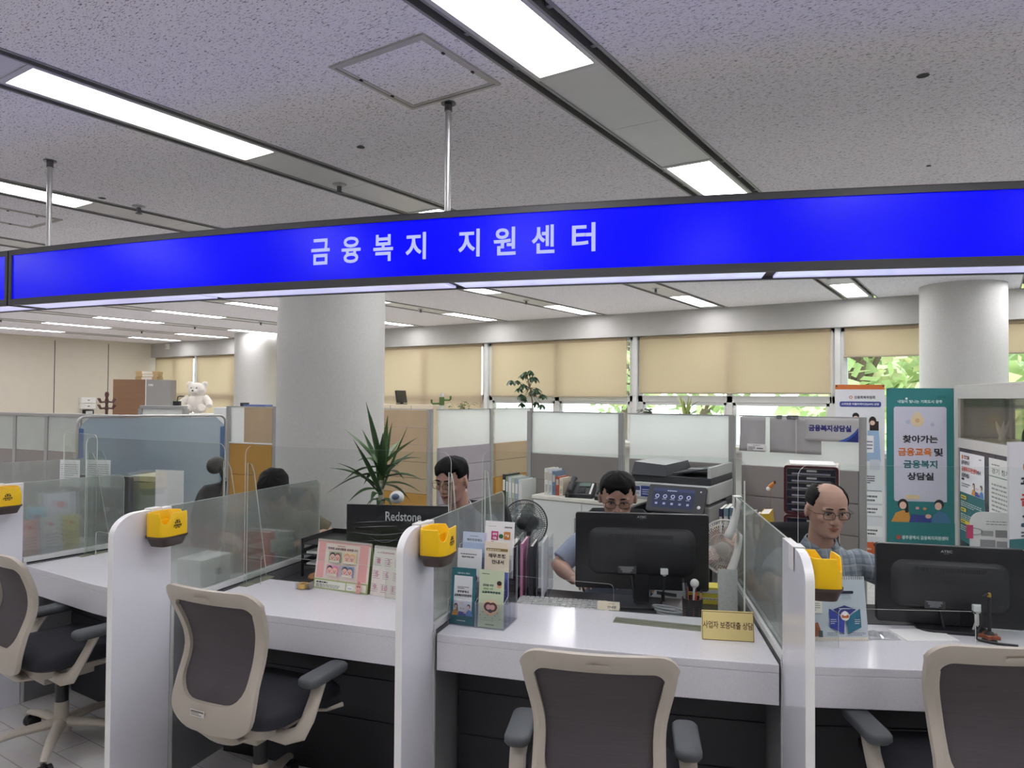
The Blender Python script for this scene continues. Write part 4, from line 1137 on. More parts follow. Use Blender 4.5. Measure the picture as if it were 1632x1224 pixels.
    for sx in (-1, 1):
        mb = MB(); mb.M = HM; mb.ell((sx * 0.032, -0.0885, 0.008), (0.0135, 0.006, 0.0040), M_EYEW, 12, 8)
        mb.ell((sx * 0.032, -0.0925, 0.0065), (0.0055, 0.003, 0.0040), M_IRIS, 10, 6)
        mb.tube([(sx * 0.018, -0.094, 0.010), (sx * 0.032, -0.0965, 0.0145), (sx * 0.047, -0.087, 0.010)], 0.0022, M_IRIS, 6); mb.build('eye', t)
    mb = MB(); mb.M = HM; mb.tube([(-0.024, -0.088, -0.061), (-0.010, -0.1015, -0.058), (0, -0.1025, -0.060), (0.010, -0.1015, -0.058), (0.024, -0.088, -0.061)], [(0.001, 0.002), (0.004, 0.004), (0.0035, 0.0035), (0.004, 0.004), (0.001, 0.002)], M_LIP, 8)
    mb.tube([(-0.02, -0.090, -0.064), (0, -0.1005, -0.068), (0.02, -0.090, -0.064)], [0.002, 0.0055, 0.002], M_LIP, 8); mb.build('mouth', t)
    if specs:
        g = thing('spectacles', specs[0], None, (0, 0, 0)); g.parent = t; del g['label']
        mb = MB(); mb.M = HM
        fr = specs[1]
        for sx in (-1, 1):
            cx_ = sx * 0.034; o2 = rrect(0.050, 0.034, 0.013, 4)
            mb.tube([(cx_ + p[0], -0.114 + abs(cx_ + p[0]) * 0.10, 0.004 + p[1]) for p in o2], 0.0016, fr, 6, closed=True)
            mb.tube([(sx * 0.059, -0.108, 0.012), (sx * 0.079 * wide, -0.085, 0.010), (sx * 0.086 * wide, 0.0, 0.008), (sx * 0.084 * wide, 0.02, -0.004)], 0.0014, fr, 6)
        mb.tube([(-0.010, -0.112, 0.006), (0, -0.117, 0.009), (0.010, -0.112, 0.006)], 0.0015, fr, 6); mb.build('spectacle_frame', g)
        mb = MB(); mb.M = HM
        for sx in (-1, 1):
            cx_ = sx * 0.034; o2 = rrect(0.048, 0.032, 0.012, 4)
            mb.add([(cx_ + p[0], -0.114 + abs(cx_ + p[0]) * 0.10, 0.004 + p[1]) for p in o2], [tuple(range(len(o2)))], M_LENS)
        mb.build('lens', g, smooth=False)
    return t
M_SH_LAV = mat('lavender_shirt', '#b4b3c2', 0.85, bump=0.15, bscale=300)
M_SH_BLUE = mat('pale_blue_shirt', '#9aa3b8', 0.85, bump=0.15, bscale=300)
M_SH_OLIVE = mat('olive_shirt', '#6f6a55', 0.9, bump=0.15, bscale=300)
M_SH_PLAID = plaid('plaid_shirt', '#8c959f', '#5b6672', '#b6bcc2')
M_GOLD = mat('gold_wire', '#8f7d5a', 0.3, metal=0.8)
def place(u, v, t): p = deep(u, v, t); return (p.x, p.y)
def seat_at(u, t, rot, lean, hgt=0.63):
    """foot point so that the head ends up above (u, t)"""
    p = deep(u, 635, t); s_ = math.sin(R(lean)) * (hgt + 0.1)
    return (p.x - math.sin(rot) * s_, p.y + math.cos(rot) * s_)
MEN = []
def man(lab, u, t, rotd, lean, hp, hy, hands, shirt, hair, specs=None, **k):
    rot = R(rotd); loc = seat_at(u, t, rot, lean)
    MEN.append((loc, rot, k.get('zoff', 0.0))); return person(lab, loc, rot, lean, hp, hy, hands, shirt, hair, specs, **k)
# head nods forward with a positive X turn because the face looks along -y
man('person with black hair bent low behind frosted glass, only the hair showing above it', 443, 4.5, 45, 16, 26, -6, ((-0.16, -0.40, 0.765, 20), (0.17, -0.38, 0.765, -20)), M_SH_OLIVE, 'mop', None, zoff=-0.095, wide=1.05)
man('person in a pale lavender shirt and thin spectacles behind the black wrapped monitor', 730, 4.1, 14, 5, 10, -10, ((-0.13, -0.40, 0.765, 15), (0.17, -0.40, 0.765, -25)), M_SH_LAV, 'full', ('thin spectacles', M_GOLD), zoff=-0.035, wide=1.06)
man('person in dark-rimmed spectacles looking down behind the middle monitor, hands on the desk', 985, 3.78, 25, 8, 8, 0, ((-0.17, -0.42, 0.762, 30), (0.16, -0.42, 0.762, -30)), M_SH_BLUE, 'full', ('dark-rimmed spectacles', M_GLF), wide=1.12, zoff=-0.075)
man('balding person in a grey-blue plaid shirt and dark spectacles, turned towards the other monitor', 1310, 3.4, 31, 3, 6, 3, ((-0.12, -0.40, 0.80, 20), (0.27, -0.38, 0.80, 8)), M_SH_PLAID, 'balding', ('dark spectacles', M_GLF), wide=1.10, zoff=-0.085, ez=0.815)
# ================================================================== staff side: desks and what stands on them
DESK_Z = 0.70
M_DESK = mat('dark_desk_top', '#3a393b', 0.35)
M_LGREY = mat('light_grey_laminate', '#c9cbca', 0.4)
M_MON = mat('monitor_black', '#202024', 0.3, var=0.03)
M_MON2 = mat('monitor_rear_matt', '#2a2a2e', 0.5)
M_SCREEN = mat('screen_glass', '#0c0d10', 0.08)
M_LOGO = ink('#c9c9cc')
M_PAPER = mat('white_paper', '#e9e9e6', 0.7, var=0.01)
M_PCLR = clear('clear_plastic', '#f2f3f6', 0.08)
M_PCLRE = frost('clear_plastic_edge', '#eef0f4', 0.1, 0.3, 0.2, 0.1)
def basis(p, q):
    """middle, turn and length of a front edge from p to q"""
    v = q - p; return (p + q) / 2, math.atan2(v.y, v.x), math.hypot(v.x, v.y)
DESKLAB = {-1: 'dark staff desk under the blurred monitor near the frame edge', 0: 'dark staff desk behind the counter with the blue partition beyond', 1: 'dark staff desk carrying the black wrapped monitor', 2: 'dark staff desk carrying the middle monitor and keyboard', 3: 'dark staff desk carrying the second monitor beside the posters'}
for k, dep in ((-1, 0.92), (0, 0.92), (1, 0.92), (2, 0.92), (3, 0.80)):
    pts = FRONT[k]; a, b2 = inward(pts, 0.507), inward(pts, dep)
    if k == 3: a, b2 = a[:2] + [((a[1][0] + a[2][0]) / 2, (a[1][1] + a[2][1]) / 2)], b2[:2] + [((b2[1][0] + b2[2][0]) / 2, (b2[1][1] + b2[2][1]) / 2)]
    o0 = a[0]
    def sh(q): return [(p[0] - o0[0], p[1] - o0[1]) for p in q]
    t = thing('staff_desk', DESKLAB[k], 'desk', (o0[0], o0[1], 0), 0, 'staff desks behind the counters')
    mb = MB(); zd = CT_Z - 0.0005 if k == 3 else DESK_Z; mb.prism(sh(a) + sh(b2)[::-1], zd - 0.025, zd, M_DESK); mb.build('desk_top', t, bevel=0.002)
    for (p, q) in ((sh(a)[0], sh(b2)[0]), (sh(a)[-1], sh(b2)[-1])):
        s_ = 0.03 if p == sh(a)[0] else -0.03
        mb = MB(); mb.prism([(p[0] + s_ + min(0, -0.012), p[1] + 0.02), (p[0] + s_ + 0.012, p[1] + 0.02), (q[0] + s_ + 0.012, q[1] - 0.03), (q[0] + s_ - 0.012, q[1] - 0.03)], 0.0, zd - 0.026, M_LGREY); mb.build('desk_leg', t, smooth=False)
# ---------------------------------------------------------------- monitors seen from behind
def monitor(lab, u, t_, rotd, w, z0, z1, logo, lw, lh, lz, wrapped=False, base_z=DESK_Z, cable=True, cab=None):
    p = deep(u, 635, t_)
    t = thing('monitor', lab, 'monitor', (p.x, p.y, base_z), R(rotd))
    h = z1 - z0; zz = z0 - base_z
    mb = MB(); mb.prism([(x, zz + h / 2 + y) for x, y in rrect(w, h, 0.012, 4)], -0.012, 0.018, M_MON, 'xz'); mb.build('housing', t, bevel=0.004)
    if not wrapped:
        o2 = [(x, zz + h * 0.50 + y) for x, y in rrect(w * 0.80, h * 0.62, 0.05, 5)]; i2 = [(x, zz + h * 0.50 + y) for x, y in rrect(w * 0.72, h * 0.52, 0.04, 5)]
        n = len(o2); vs = [(p_[0], -0.0122, p_[1]) for p_ in o2] + [(p_[0], -0.034, p_[1]) for p_ in i2]
        mb = MB(); mb.add(vs, [(i, (i + 1) % n, n + (i + 1) % n, n + i) for i in range(n)] + [tuple(range(n, 2 * n))], M_MON2); mb.build('rear_bulge', t, ang=50)
        mb = MB()
        for q in range(34): mb.box(-w * 0.24 + q * w * 0.48 / 34, -w * 0.24 + q * w * 0.48 / 34 + w * 0.006, -0.0358, -0.033, zz + h * 0.68, zz + h * 0.735, M_DARK)
        mb.build('vent_grille', t, smooth=False)
        mb = MB(); mb.cbox((-w * 0.11, -0.0345, zz + h * 0.27), (w * 0.14, 0.002, h * 0.10), ink('#3d3d42'))
        for q in range(5): mb.cbox((-w * 0.115 + (q % 2) * 0.004, -0.036, zz + h * (0.305 - q * 0.016)), (w * (0.11 - 0.012 * q), 0.001, h * 0.007), ink('#a3a3a8'))
        mb.build('rating_label', t, smooth=False)
        mb = MB(); mb.cbox((w * 0.165, -0.045, zz + h * 0.27), (0.034, 0.024, 0.026), M_PAPER); mb.cbox((w * 0.165, -0.045, zz + h * 0.235), (0.016, 0.018, 0.016), M_PAPER)
        mb.build('video_plug', t, bevel=0.003)
        if cable:
            mb = MB(); mb.tube([(w * 0.165, -0.045, zz + h * 0.22), (w * 0.16, -0.05, zz + h * 0.05), (w * 0.155, -0.055, 0.06), (w * 0.14, -0.04, 0.012)], 0.004, cab or M_BLK, 8)
            mb.tube([(w * 0.155, -0.053, 0.075), (w * 0.155, -0.055, 0.035)], 0.008, cab or M_BLK, 8)
            mb.tube([(-w * 0.08, -0.035, zz + h * 0.2), (-w * 0.06, -0.06, zz * 0.6), (-0.02, -0.03, 0.01), (0.05, 0.0, 0.008)], 0.004, M_BLK, 8)
            mb.build('cable', t)
    else:
        rnd = random.Random(4)
        mb = MB(); m_ = mat('creased_film', '#24242a', 0.12, spec=0.8, bump=0.9, bscale=9.0, stretch=(1, 1, 5))
        nx, nz_ = 26, 16; vs = []; fs = []
        for j in range(nz_ + 1):
            for i in range(nx + 1):
                x = -w / 2 - 0.003 + (w + 0.006) * i / nx; z = zz - 0.003 + (h + 0.006) * j / nz_
                vs.append((x, -0.0135 - 0.002 * math.sin(9 * z * 10 + 3 * math.sin(x * 9)) * rnd.uniform(0.2, 1), z))
        for j in range(nz_):
            for i in range(nx): a = j * (nx + 1) + i; fs.append((a, a + 1, a + nx + 2, a + nx + 1))
        mb.add(vs, fs, m_); mb.build('wrapping_film', t)
        mb = MB(); cm = mat('film_crease', '#8a8a90', 0.25)
        for q in range(9):
            z = zz + h * (0.12 + 0.075 * q); x0 = -w * rnd.uniform(0.1, 0.48); x1 = x0 + w * rnd.uniform(0.25, 0.6); s_ = rnd.uniform(-0.03, 0.02)
            mb.tube([(x0 + (x1 - x0) * k / 8, -0.0165, z + s_ * math.sin(PI * k / 8) + 0.012 * k / 8) for k in range(9)], [0.0002 + 0.0007 * math.sin(PI * k / 8) for k in range(9)], cm, 4)
        mb.build('film_creases', t)['kind'] = 'stuff'
    mb = MB()
    letter(mb, logo, lambda x, y: (x, -0.0175 if wrapped else -0.0128, y), lw[0], zz + h * lz, lw[1], lh, M_LOGO, 0.012 if wrapped else 0.02)
    if not wrapped: mb.cbox((lw[0], -0.0128, zz + h * lz - lh * 0.95), (lw[1] * 0.45, 0.0006, lh * 0.22), ink('#77777c'))
    mb.build('logo', t, smooth=False)
    mb = MB(); mb.box(-w / 2 + 0.012, w / 2 - 0.012, 0.018, 0.0186, zz + 0.014, zz + h - 0.012, M_SCREEN); mb.build('screen', t, smooth=False)
    mb = MB(); mb.box(-0.035, 0.035, -0.02, 0.012, 0.012, zz + h * 0.3, M_MON); mb.build('stand_neck', t, bevel=0.004)
    mb = MB(); mb.prism(rrect(0.26, 0.18, 0.05, 5, 0, -0.005), 0.0, 0.012, M_MON); mb.build('stand_base', t, bevel=0.003)
    return t
monitor('black monitor wrapped in glossy film with large pale lettering, seen from behind', 636, 3.60, 27, 0.509, 0.80, 1.112, 'Redstone', (0.032, 0.180), 0.045, 0.835, wrapped=True)
monitor('large black monitor seen from behind in front of the person with hands on the desk', 1023, 3.36, 27, 0.607, 0.771, 1.120, 'ATEC', (0.0, 0.042), 0.010, 0.955)
monitor('black monitor seen from behind beneath the posters, white cable plugged in', 1510, 2.92, 20, 0.535, 0.752, 1.068, 'ATEC', (-0.01, 0.042), 0.010, 0.93, base_z=CT_Z, cab=M_PAPER)
monitor('dark monitor half blurred behind frosted glass near the blue partition', 165, 4.95, 20, 0.478, 0.80, 1.10, 'ATEC', (0.0, 0.03), 0.008, 0.95)
# ---------------------------------------------------------------- staff chairs
def staff_chair(lab, loc, rot, head=False, low=0.0):
    t = thing('office_chair', lab, 'chair', (loc[0], loc[1], 0), rot, 'black staff chairs')
    mb = MB(); mb.prism(rrect(0.48, 0.46, 0.08, 5), 0.36 - low, 0.405 - low, M_CHS); mb.build('seat', t, bevel=0.015)
    mb = MB()
    n = 14; vs = []; fs = []
    for i in range(n + 1):
        z = 0.54 + 0.48 * i / n; w = 0.185 + 0.03 * math.sin(PI * min(1, i / n * 1.15)) - (0.05 * max(0, (i / n - 0.85) / 0.15) ** 2)
        y = 0.25 + 0.05 * (i / n - 0.3) ** 2
        for j in range(9):
            x = -w + 2 * w * j / 8; vs.append((x, y - 0.07 * (x / 0.24) ** 2, z))
    for i in range(n):
        for j in range(8): a = i * 9 + j; fs.append((a, a + 1, a + 10, a + 9))
    mb.add(vs, fs, mat('black_mesh_cloth', '#202125', 0.8)); b_ = mb.build('backrest', t); sd = b_.modifiers.new('thick', 'SOLIDIFY'); sd.thickness = 0.035
    if head:
        mb = MB(); mb.ell((0, 0.27, 1.15), (0.13, 0.035, 0.065), M_BLK, 18, 10); mb.build('headrest', t)
        mb = MB(); mb.tube([(0, 0.29, 0.95), (0, 0.33, 1.05), (0, 0.29, 1.14)], 0.016, M_BLK, 8); mb.build('headrest_arm', t)
    for sx in (-1, 1):
        mb = MB(); mb.tube([(sx * 0.2, 0.05, 0.38 - low), (sx * 0.29, 0.05, 0.41 - low), (sx * 0.29, 0.03, 0.57 - low)], 0.016, M_BLK, 8); mb.build('arm_post', t)
        mb = MB(); mb.prism(rrect(0.07, 0.24, 0.03, 4, sx * 0.29, 0.0), 0.57 - low, 0.595 - low, M_BLK); mb.build('arm_pad', t, bevel=0.006)
    mb = MB(); mb.cyl((0, 0, 0.12), 0.026, 0.245 - low, M_BLK); mb.tube([(0, 0.1, 0.375 - low), (0, 0.26, 0.38 - low), (0, 0.275, 0.62)], [(0.04, 0.016)] * 3, M_BLK, 10); mb.build('gas_lift', t)
    mb = MB()
    for k in range(5):
        a = R(72 * k); mb.tube([(0, 0, 0.11), (0.3 * math.cos(a), 0.3 * math.sin(a), 0.075)], [0.028, 0.016], M_BLK, 8)
    mb.build('star_base', t)
    for k in range(5):
        a = R(72 * k); mb = MB(); mb.tube([(0.3 * math.cos(a) - 0.02 * math.sin(a), 0.3 * math.sin(a) + 0.02 * math.cos(a), 0.03), (0.3 * math.cos(a) + 0.02 * math.sin(a), 0.3 * math.sin(a) - 0.02 * math.cos(a), 0.03)], 0.03, M_BLK, 12); mb.build('caster', t)
    return t
for (loc, rot, zo), lab in zip(MEN, ('black office chair under the person bent low behind frosted glass', 'black office chair under the person in the pale lavender shirt', 'black office chair under the person with hands on the desk', 'black office chair under the person in plaid')):
    staff_chair(lab, (loc[0] - math.sin(rot) * 0.03, loc[1] + math.cos(rot) * 0.03), rot, low=0.045 - zo)
p = deep(287, 700, 5.25); staff_chair('empty black office chair with a headrest before the blue partition', (p.x, p.y), R(-60), True)
# ---------------------------------------------------------------- back row of cubicle screens
M_POST = mat('screen_post', '#a5a6a4', 0.4, metal=0.3)
M_FAB_G = mat('grey_screen_fabric', '#8a8482', 0.85, bump=0.2, bscale=200)
M_FAB_L = mat('lilac_screen_fabric', '#a09aa0', 0.85, bump=0.2, bscale=200)
M_FAB_T = mat('tan_screen_fabric', '#b29d80', 0.85, bump=0.2, bscale=200)
M_FAB_O = mat('ochre_screen_fabric', '#b0853f', 0.85, bump=0.2, bscale=200)
M_FROSTW = frost('frosted_screen_glass', '#fafcfa', 0.10, 0.25, 0.40, 0.02)
def cubicle(lab, a, b_, ztop, zg, fabs, post='both', glass=True, nsplit=None, capcol=None):
    """free-standing screen from a to b_ (plan), fabric rows below, frosted glass above zg; fabs: list of (z0, z1, material)"""
    a, b_ = Vector(a), Vector(b_); L = (b_ - a).length; rot = math.atan2(b_.y - a.y, b_.x - a.x)
    t = thing('desk_screen', lab, 'screen', (a.x, a.y, 0), rot, 'cubicle screens of the back office')
    for k, x in enumerate((0.0, L)):
        if post == 'both' or (post == 'a' and k == 0) or (post == 'b' and k == 1):
            mb = MB(); mb.box(x - 0.022, x + 0.022, -0.022, 0.022, 0.0, ztop + 0.004, M_POST); mb.build('post', t, bevel=0.003, bseg=1)
    for (z0, z1, m_) in fabs:
        mb = MB(); mb.box(0.024, L - 0.024, -0.019, 0.019, z0 + 0.002, z1 - 0.002, m_); mb.build('fabric_panel', t, bevel=0.004)
    if glass:
        mb = MB(); mb.box(0.024, L - 0.024, -0.003, 0.003, zg, ztop - 0.006, M_FROSTW); mb.build('frosted_pane', t, smooth=False)
    mb = MB(); mb.box(0.0, L, -0.008, 0.008, ztop - 0.006, ztop + 0.003, M_POST); mb.build('top_rail', t, smooth=False)
    return t
ROWS_G = [(0.06, 0.50, M_FAB_G), (0.50, 0.72, M_FAB_G), (0.72, 0.94, M_FAB_G), (0.94, 1.165, M_FAB_G)]
XP = [-3.415, -2.53, -1.626, -0.735]
for i, lab in enumerate(('grey cubicle screen with frosted glass behind the desk telephones', 'grey cubicle screen with frosted glass behind the copier', 'grey cubicle screen carrying the hung papers and the meeting room sign')):
    cubicle(lab, (XP[i] + (0.05 if i else 0), 5.45), (XP[i + 1], 5.45), 1.53, 1.165, ROWS_G, post='both' if i == 0 else 'b')
ROWS_T = [(0.06, 0.46, M_FAB_O), (0.46, 0.70, M_FAB_O), (0.70, 0.93, M_FAB_T), (0.93, 1.155, M_FAB_T), (1.155, 1.34, M_FAB_T), (1.34, 1.525, M_FAB_T)]
ROWS_T[2] = (0.70, 0.93, M_FAB_T)
cubicle('tan and ochre cubicle screen without glass between the big pillar and the lavender shirt', (-5.25, 5.45), (-4.565, 5.45), 1.53, 1.52, [(0.06, 0.70, M_FAB_O), (0.70, 0.85, M_FAB_T), (0.85, 1.01, M_FAB_T), (1.01, 1.18, M_FAB_T), (1.18, 1.35, M_FAB_T), (1.35, 1.522, M_FAB_T)], glass=False, post='b')
cubicle('lilac cubicle screen with frosted glass running towards the windows', (-4.5, 5.47), (-4.5, 6.38), 1.53, 1.155, [(0.06, 0.60, M_FAB_L), (0.60, 0.79, M_FAB_L), (0.79, 0.97, M_FAB_L), (0.97, 1.155, M_FAB_L)], post='b')
cubicle('tan cubicle screen with frosted glass, nearest the leafy potted tree', (-4.5, 6.43), (-4.5, 7.20), 1.53, 1.155, [(0.06, 0.60, M_FAB_O), (0.60, 0.79, M_FAB_O), (0.79, 0.97, M_FAB_T), (0.97, 1.155, M_FAB_T)], post='b')
# hung papers and the sign plate on the last grey screen
def sheet(name, lab, cat, x0, x1, z0, z1, y, m_, art=None, curl=0.0, group=None):
    t = thing(name, lab, cat, ((x0 + x1) / 2, y, z0), 0, group)
    w, h = x1 - x0, z1 - z0
    mb = MB(); nn = 8; vs = []
    for i in range(nn + 1):
        f = i / nn; yy = -curl * (1 - f) ** 2
        vs += [(-w / 2, yy, h * f), (w / 2, yy, h * f)]
    mb.add(vs, [(2 * i, 2 * i + 1, 2 * i + 3, 2 * i + 2) for i in range(nn)], m_)
    o = mb.build('sheet', t, smooth=True); sd = o.modifiers.new('thick', 'SOLIDIFY'); sd.thickness = 0.0012; sd.offset = 1
    if art:
        A = Art(w, h, lambda x, y, d: (x - w / 2, -0.0016 - d, y)); art(A); A.build(t)
    return t
M_GPAP = mat('grey_paper', '#a9a8a8', 0.8)
sheet('paper_sheet', 'grey sheet hung on the frosted glass over the small printed card', 'paper', -1.56, -1.375, 1.27, 1.522, 5.424, M_GPAP, curl=0.02, group=None)
sheet('printed_card', 'small white printed card clipped to the corner of the hung grey sheet', 'card', -1.50, -1.365, 1.275, 1.325, 5.40, M_PAPER,
      lambda A: (A.text('사업자', 0.5, 0.82, 0.4, 0.14, '#44444a', 0.01), A.lines(0.05, 0.42, 0.12, 0.68, 3, '#55555c', 0.5), A.lines(0.5, 0.92, 0.3, 0.55, 1, '#33333a', 0.6)))
sheet('paper_sheet', 'wider grey sheet hung between the grey sheet and the sign plate', 'paper', -1.345, -1.165, 1.268, 1.52, 5.424, M_GPAP)
sheet('paper_sheet', 'grey sheet hung half behind the meeting room sign plate', 'paper', -1.160, -0.995, 1.266, 1.52, 5.421, M_GPAP)
for i, x in enumerate((-1.28, -1.21, -1.17)):
    mb = MB(); mb.box(-0.018, 0.018, -0.036, -0.023, 1.512, 1.528, mat('clip_grey', '#7c7c80', 0.4, metal=0.4)); mb.box(-0.018, 0.018, -0.036, 0.012, 1.5335, 1.537, mat('clip_grey', '#7c7c80', 0.4)); 
    tag(mb.build('paper_clip', bevel=0.002, loc=(x, 5.45, 0)), ['grey clip holding the wider hung sheet, nearest the hung card', 'grey clip in the middle above the wider hung sheet', 'grey clip nearest the sign plate, above the wider hung sheet'][i], 'clip', 'clips on the screen top')
def art_room(A):
    A.poly([(1, 0), (1, 0.62), (0.93, 0.42), (0.84, 0.24), (0.74, 0.12), (0.62, 0.0)], '#3a57a8'); A.poly([(1, 0), (1, 0.50), (0.94, 0.32), (0.86, 0.16), (0.76, 0.0)], '#1f2f74')
    A.text('금융복지상담실', 0.47, 0.56, 0.80, 0.28, '#2c2f78', 0.045)
sheet('room_sign', 'pale sign plate with dark blue lettering and a blue swoosh on the cubicle screen', 'sign', -1.10, -0.757, 1.362, 1.525, 5.412, mat('sign_plate_grey', '#bdbdbb', 0.4), art_room)
# ---------------------------------------------------------------- copier
M_CPY = mat('copier_dark', '#3a3b40', 0.45); M_CPYL = mat('copier_grey', '#8f9294', 0.45); M_CPYW = mat('copier_pale', '#b9bbb9', 0.45)
t = thing('copier', 'large grey office copier with a tilted touch panel before the cubicle screen', 'copier', (-1.87, 4.78, 0), R(2))
mb = MB(); mb.box(-0.29, 0.29, 0.0, 0.60, 0.02, 0.66, M_CPY); mb.box(-0.29, -0.25, 0.0, 0.6, 0.66, 0.88, M_CPY); mb.box(0.07, 0.29, 0.0, 0.6, 0.66, 0.92, M_CPYL); mb.box(-0.29, 0.29, 0.42, 0.60, 0.66, 0.94, M_CPY); mb.build('body', t, bevel=0.008)
mb = MB(); mb.box(-0.25, 0.07, 0.03, 0.42, 0.663, 0.70, M_CPYL)
vs = [(-0.25, 0.03, 0.70), (0.07, 0.03, 0.70), (0.07, 0.40, 0.70), (-0.25, 0.40, 0.70), (-0.25, 0.36, 0.80), (0.02, 0.36, 0.80)]
mb.add(vs, [(0, 1, 5, 4), (4, 5, 2, 3)], M_CPYL); mb.build('output_tray', t, bevel=0.004)
for k in range(4):
    mb = MB(); mb.box(-0.285, 0.285, -0.018, -0.001, 0.06 + k * 0.148, 0.198 + k * 0.148, M_CPYL if k % 2 else M_CPY)
    d = mb.build('paper_drawer', t, bevel=0.005)
    mb = MB(); mb.box(-0.07, 0.07, -0.022, -0.0185, 0.15 + k * 0.148, 0.172 + k * 0.148, M_DARK); mb.build('drawer_grip', d, smooth=False)
mb = MB(); mb.box(-0.29, 0.29, 0.0, 0.60, 0.942, 1.06, M_CPYW); mb.build('scanner_unit', t, bevel=0.008)
mb = MB()
A = Art(0.17, 0.075, lambda x, y, d: (-0.285 + x, -0.0008 - d, 0.962 + y)); A.rect(0, 0, 1, 1, '#d7dae2'); A.rect(0, 0.55, 0.48, 0.95, '#3a4270'); A.rect(0.52, 0, 1, 1, '#2f3f8a'); A.lines(0.05, 0.44, 0.08, 0.46, 3, '#555a70'); A.lines(0.58, 0.94, 0.2, 0.8, 3, '#c9d0ee'); A.build(t, 'notice_sticker')
mb = MB(); mb.box(-0.285, 0.285, 0.05, 0.60, 1.063, 1.11, M_CPY)
vs = [(-0.285, 0.03, 1.11), (-0.02, 0.03, 1.11), (-0.02, 0.59, 1.11), (-0.285, 0.59, 1.11), (-0.27, 0.06, 1.20), (-0.04, 0.06, 1.185), (-0.04, 0.57, 1.185), (-0.27, 0.57, 1.20)]
mb.add(vs, [(4, 5, 6, 7)], M_CPYW); mb.add(vs, [(0, 1, 5, 4), (1, 2, 6, 5), (2, 3, 7, 6), (3, 0, 4, 7)], M_CPY)
mb.build('document_feeder', t, bevel=0.004)
mb = MB(); vs = [(0.0, 0.10, 1.118), (0.27, 0.10, 1.165), (0.27, 0.52, 1.165), (0.0, 0.52, 1.118)]
mb.add(vs + [(p[0], p[1], p[2] + 0.012) for p in vs], [(3, 2, 1, 0), (4, 5, 6, 7), (0, 1, 5, 4), (1, 2, 6, 5), (2, 3, 7, 6), (3, 0, 4, 7)], M_CPY)
mb.box(0.26, 0.285, 0.05, 0.59, 1.11, 1.185, M_CPYW); mb.box(0.1, 0.2, 0.12, 0.2, 1.15, 1.165, M_CPYL); mb.build('feed_tray', t, bevel=0.003)
mb = MB(); mb.M = Matrix.Translation((0.085, -0.075, 0.97)) @ Matrix.Rotation(R(-28), 4, 'X')
mb.prism([(x, y) for x, y in rrect(0.40, 0.19, 0.015, 4)], -0.012, 0.016, M_CPY, 'xz'); cp = mb.build('touch_panel', t, bevel=0.003)
A = Art(0.29, 0.14, lambda x, y, d: tuple(Matrix.Translation((0.085, -0.075, 0.97)) @ Matrix.Rotation(R(-28), 4, 'X') @ Vector((-0.165 + x, -0.0125 - d, -0.07 + y))))
A.rect(0, 0, 1, 1, '#2a3358'); A.rect(0, 0.84, 1, 1, '#3b4670'); A.lines(0.35, 0.75, 0.86, 0.95, 1, '#dfe4f5')
for q in range(5):
    A.disc(0.12 + q * 0.19, 0.58, 0.05, '#c9d2ee'); A.disc(0.12 + q * 0.19, 0.58, 0.03, '#3a4780'); A.lines(0.06 + q * 0.19, 0.18 + q * 0.19, 0.42, 0.47, 1, '#dfe4f5')
    A.rect(0.09 + q * 0.19, 0.16, 0.15 + q * 0.19, 0.26, '#aebae0')
A.build(cp, 'screen_picture')
mb = MB(); mb.M = Matrix.Translation((0.085, -0.075, 0.97)) @ Matrix.Rotation(R(-28), 4, 'X'); mb.ell((0.165, -0.013, -0.05), (0.012, 0.004, 0.012), M_PAPER, 12, 6); mb.ell((0.165, -0.013, 0.06), (0.006, 0.003, 0.006), M_PAPER, 10, 6); mb.build('home_key', cp)
for x in (-0.23, 0.23):
    for y in (0.08, 0.5):
        mb = MB(); mb.tube([(x - 0.012, y, 0.022), (x + 0.012, y, 0.022)], 0.022, M_BLK, 12); mb.build('caster', t)
# ---------------------------------------------------------------- white cabinet, telephones, books
M_CABW = mat('white_cabinet', '#dfe1df', 0.4)
t = thing('low_cabinet', 'low white cabinet carrying the desk telephones', 'cabinet', (-2.65, 4.98, 0), 0)
mb = MB(); mb.box(-0.44, 0.44, 0.018, 0.40, 0.03, 0.84, M_CABW); mb.box(-0.42, 0.42, 0.04, 0.38, 0.0, 0.03, M_DARK); mb.build('carcass', t, bevel=0.003)
mb = MB(); mb.box(-0.45, 0.45, -0.005, 0.41, 0.84, 0.868, mat('cabinet_top_cream', '#e9e6dd', 0.4)); mb.build('top', t, bevel=0.003)
for k in range(2):
    mb = MB(); mb.box(-0.438 + k * 0.44, -0.002 + k * 0.44, 0.0, 0.017, 0.04, 0.835, M_CABW); d = mb.build('door', t, bevel=0.003)
    mb = MB(); mb.tube([(-0.05 + k * 0.1, -0.012, 0.60), (-0.05 + k * 0.1, -0.012, 0.72)], 0.005, M_ALU, 8); mb.build('handle', d)
t = thing('low_cabinet', 'low grey shelf unit behind the round fan, tall files standing on it', 'cabinet', (-3.30, 5.05, 0), 0)
mb = MB(); mb.box(-0.19, 0.19, 0.0, 0.34, 0.0, 0.70, M_LGREY); mb.build('carcass', t, bevel=0.003)
mb = MB(); mb.box(-0.185, 0.185, -0.018, -0.001, 0.04, 0.68, M_LGREY); d = mb.build('door', t, bevel=0.003)
mb = MB(); mb.tube([(0.14, -0.026, 0.5), (0.14, -0.026, 0.6)], 0.005, M_ALU, 8); mb.build('handle', d)
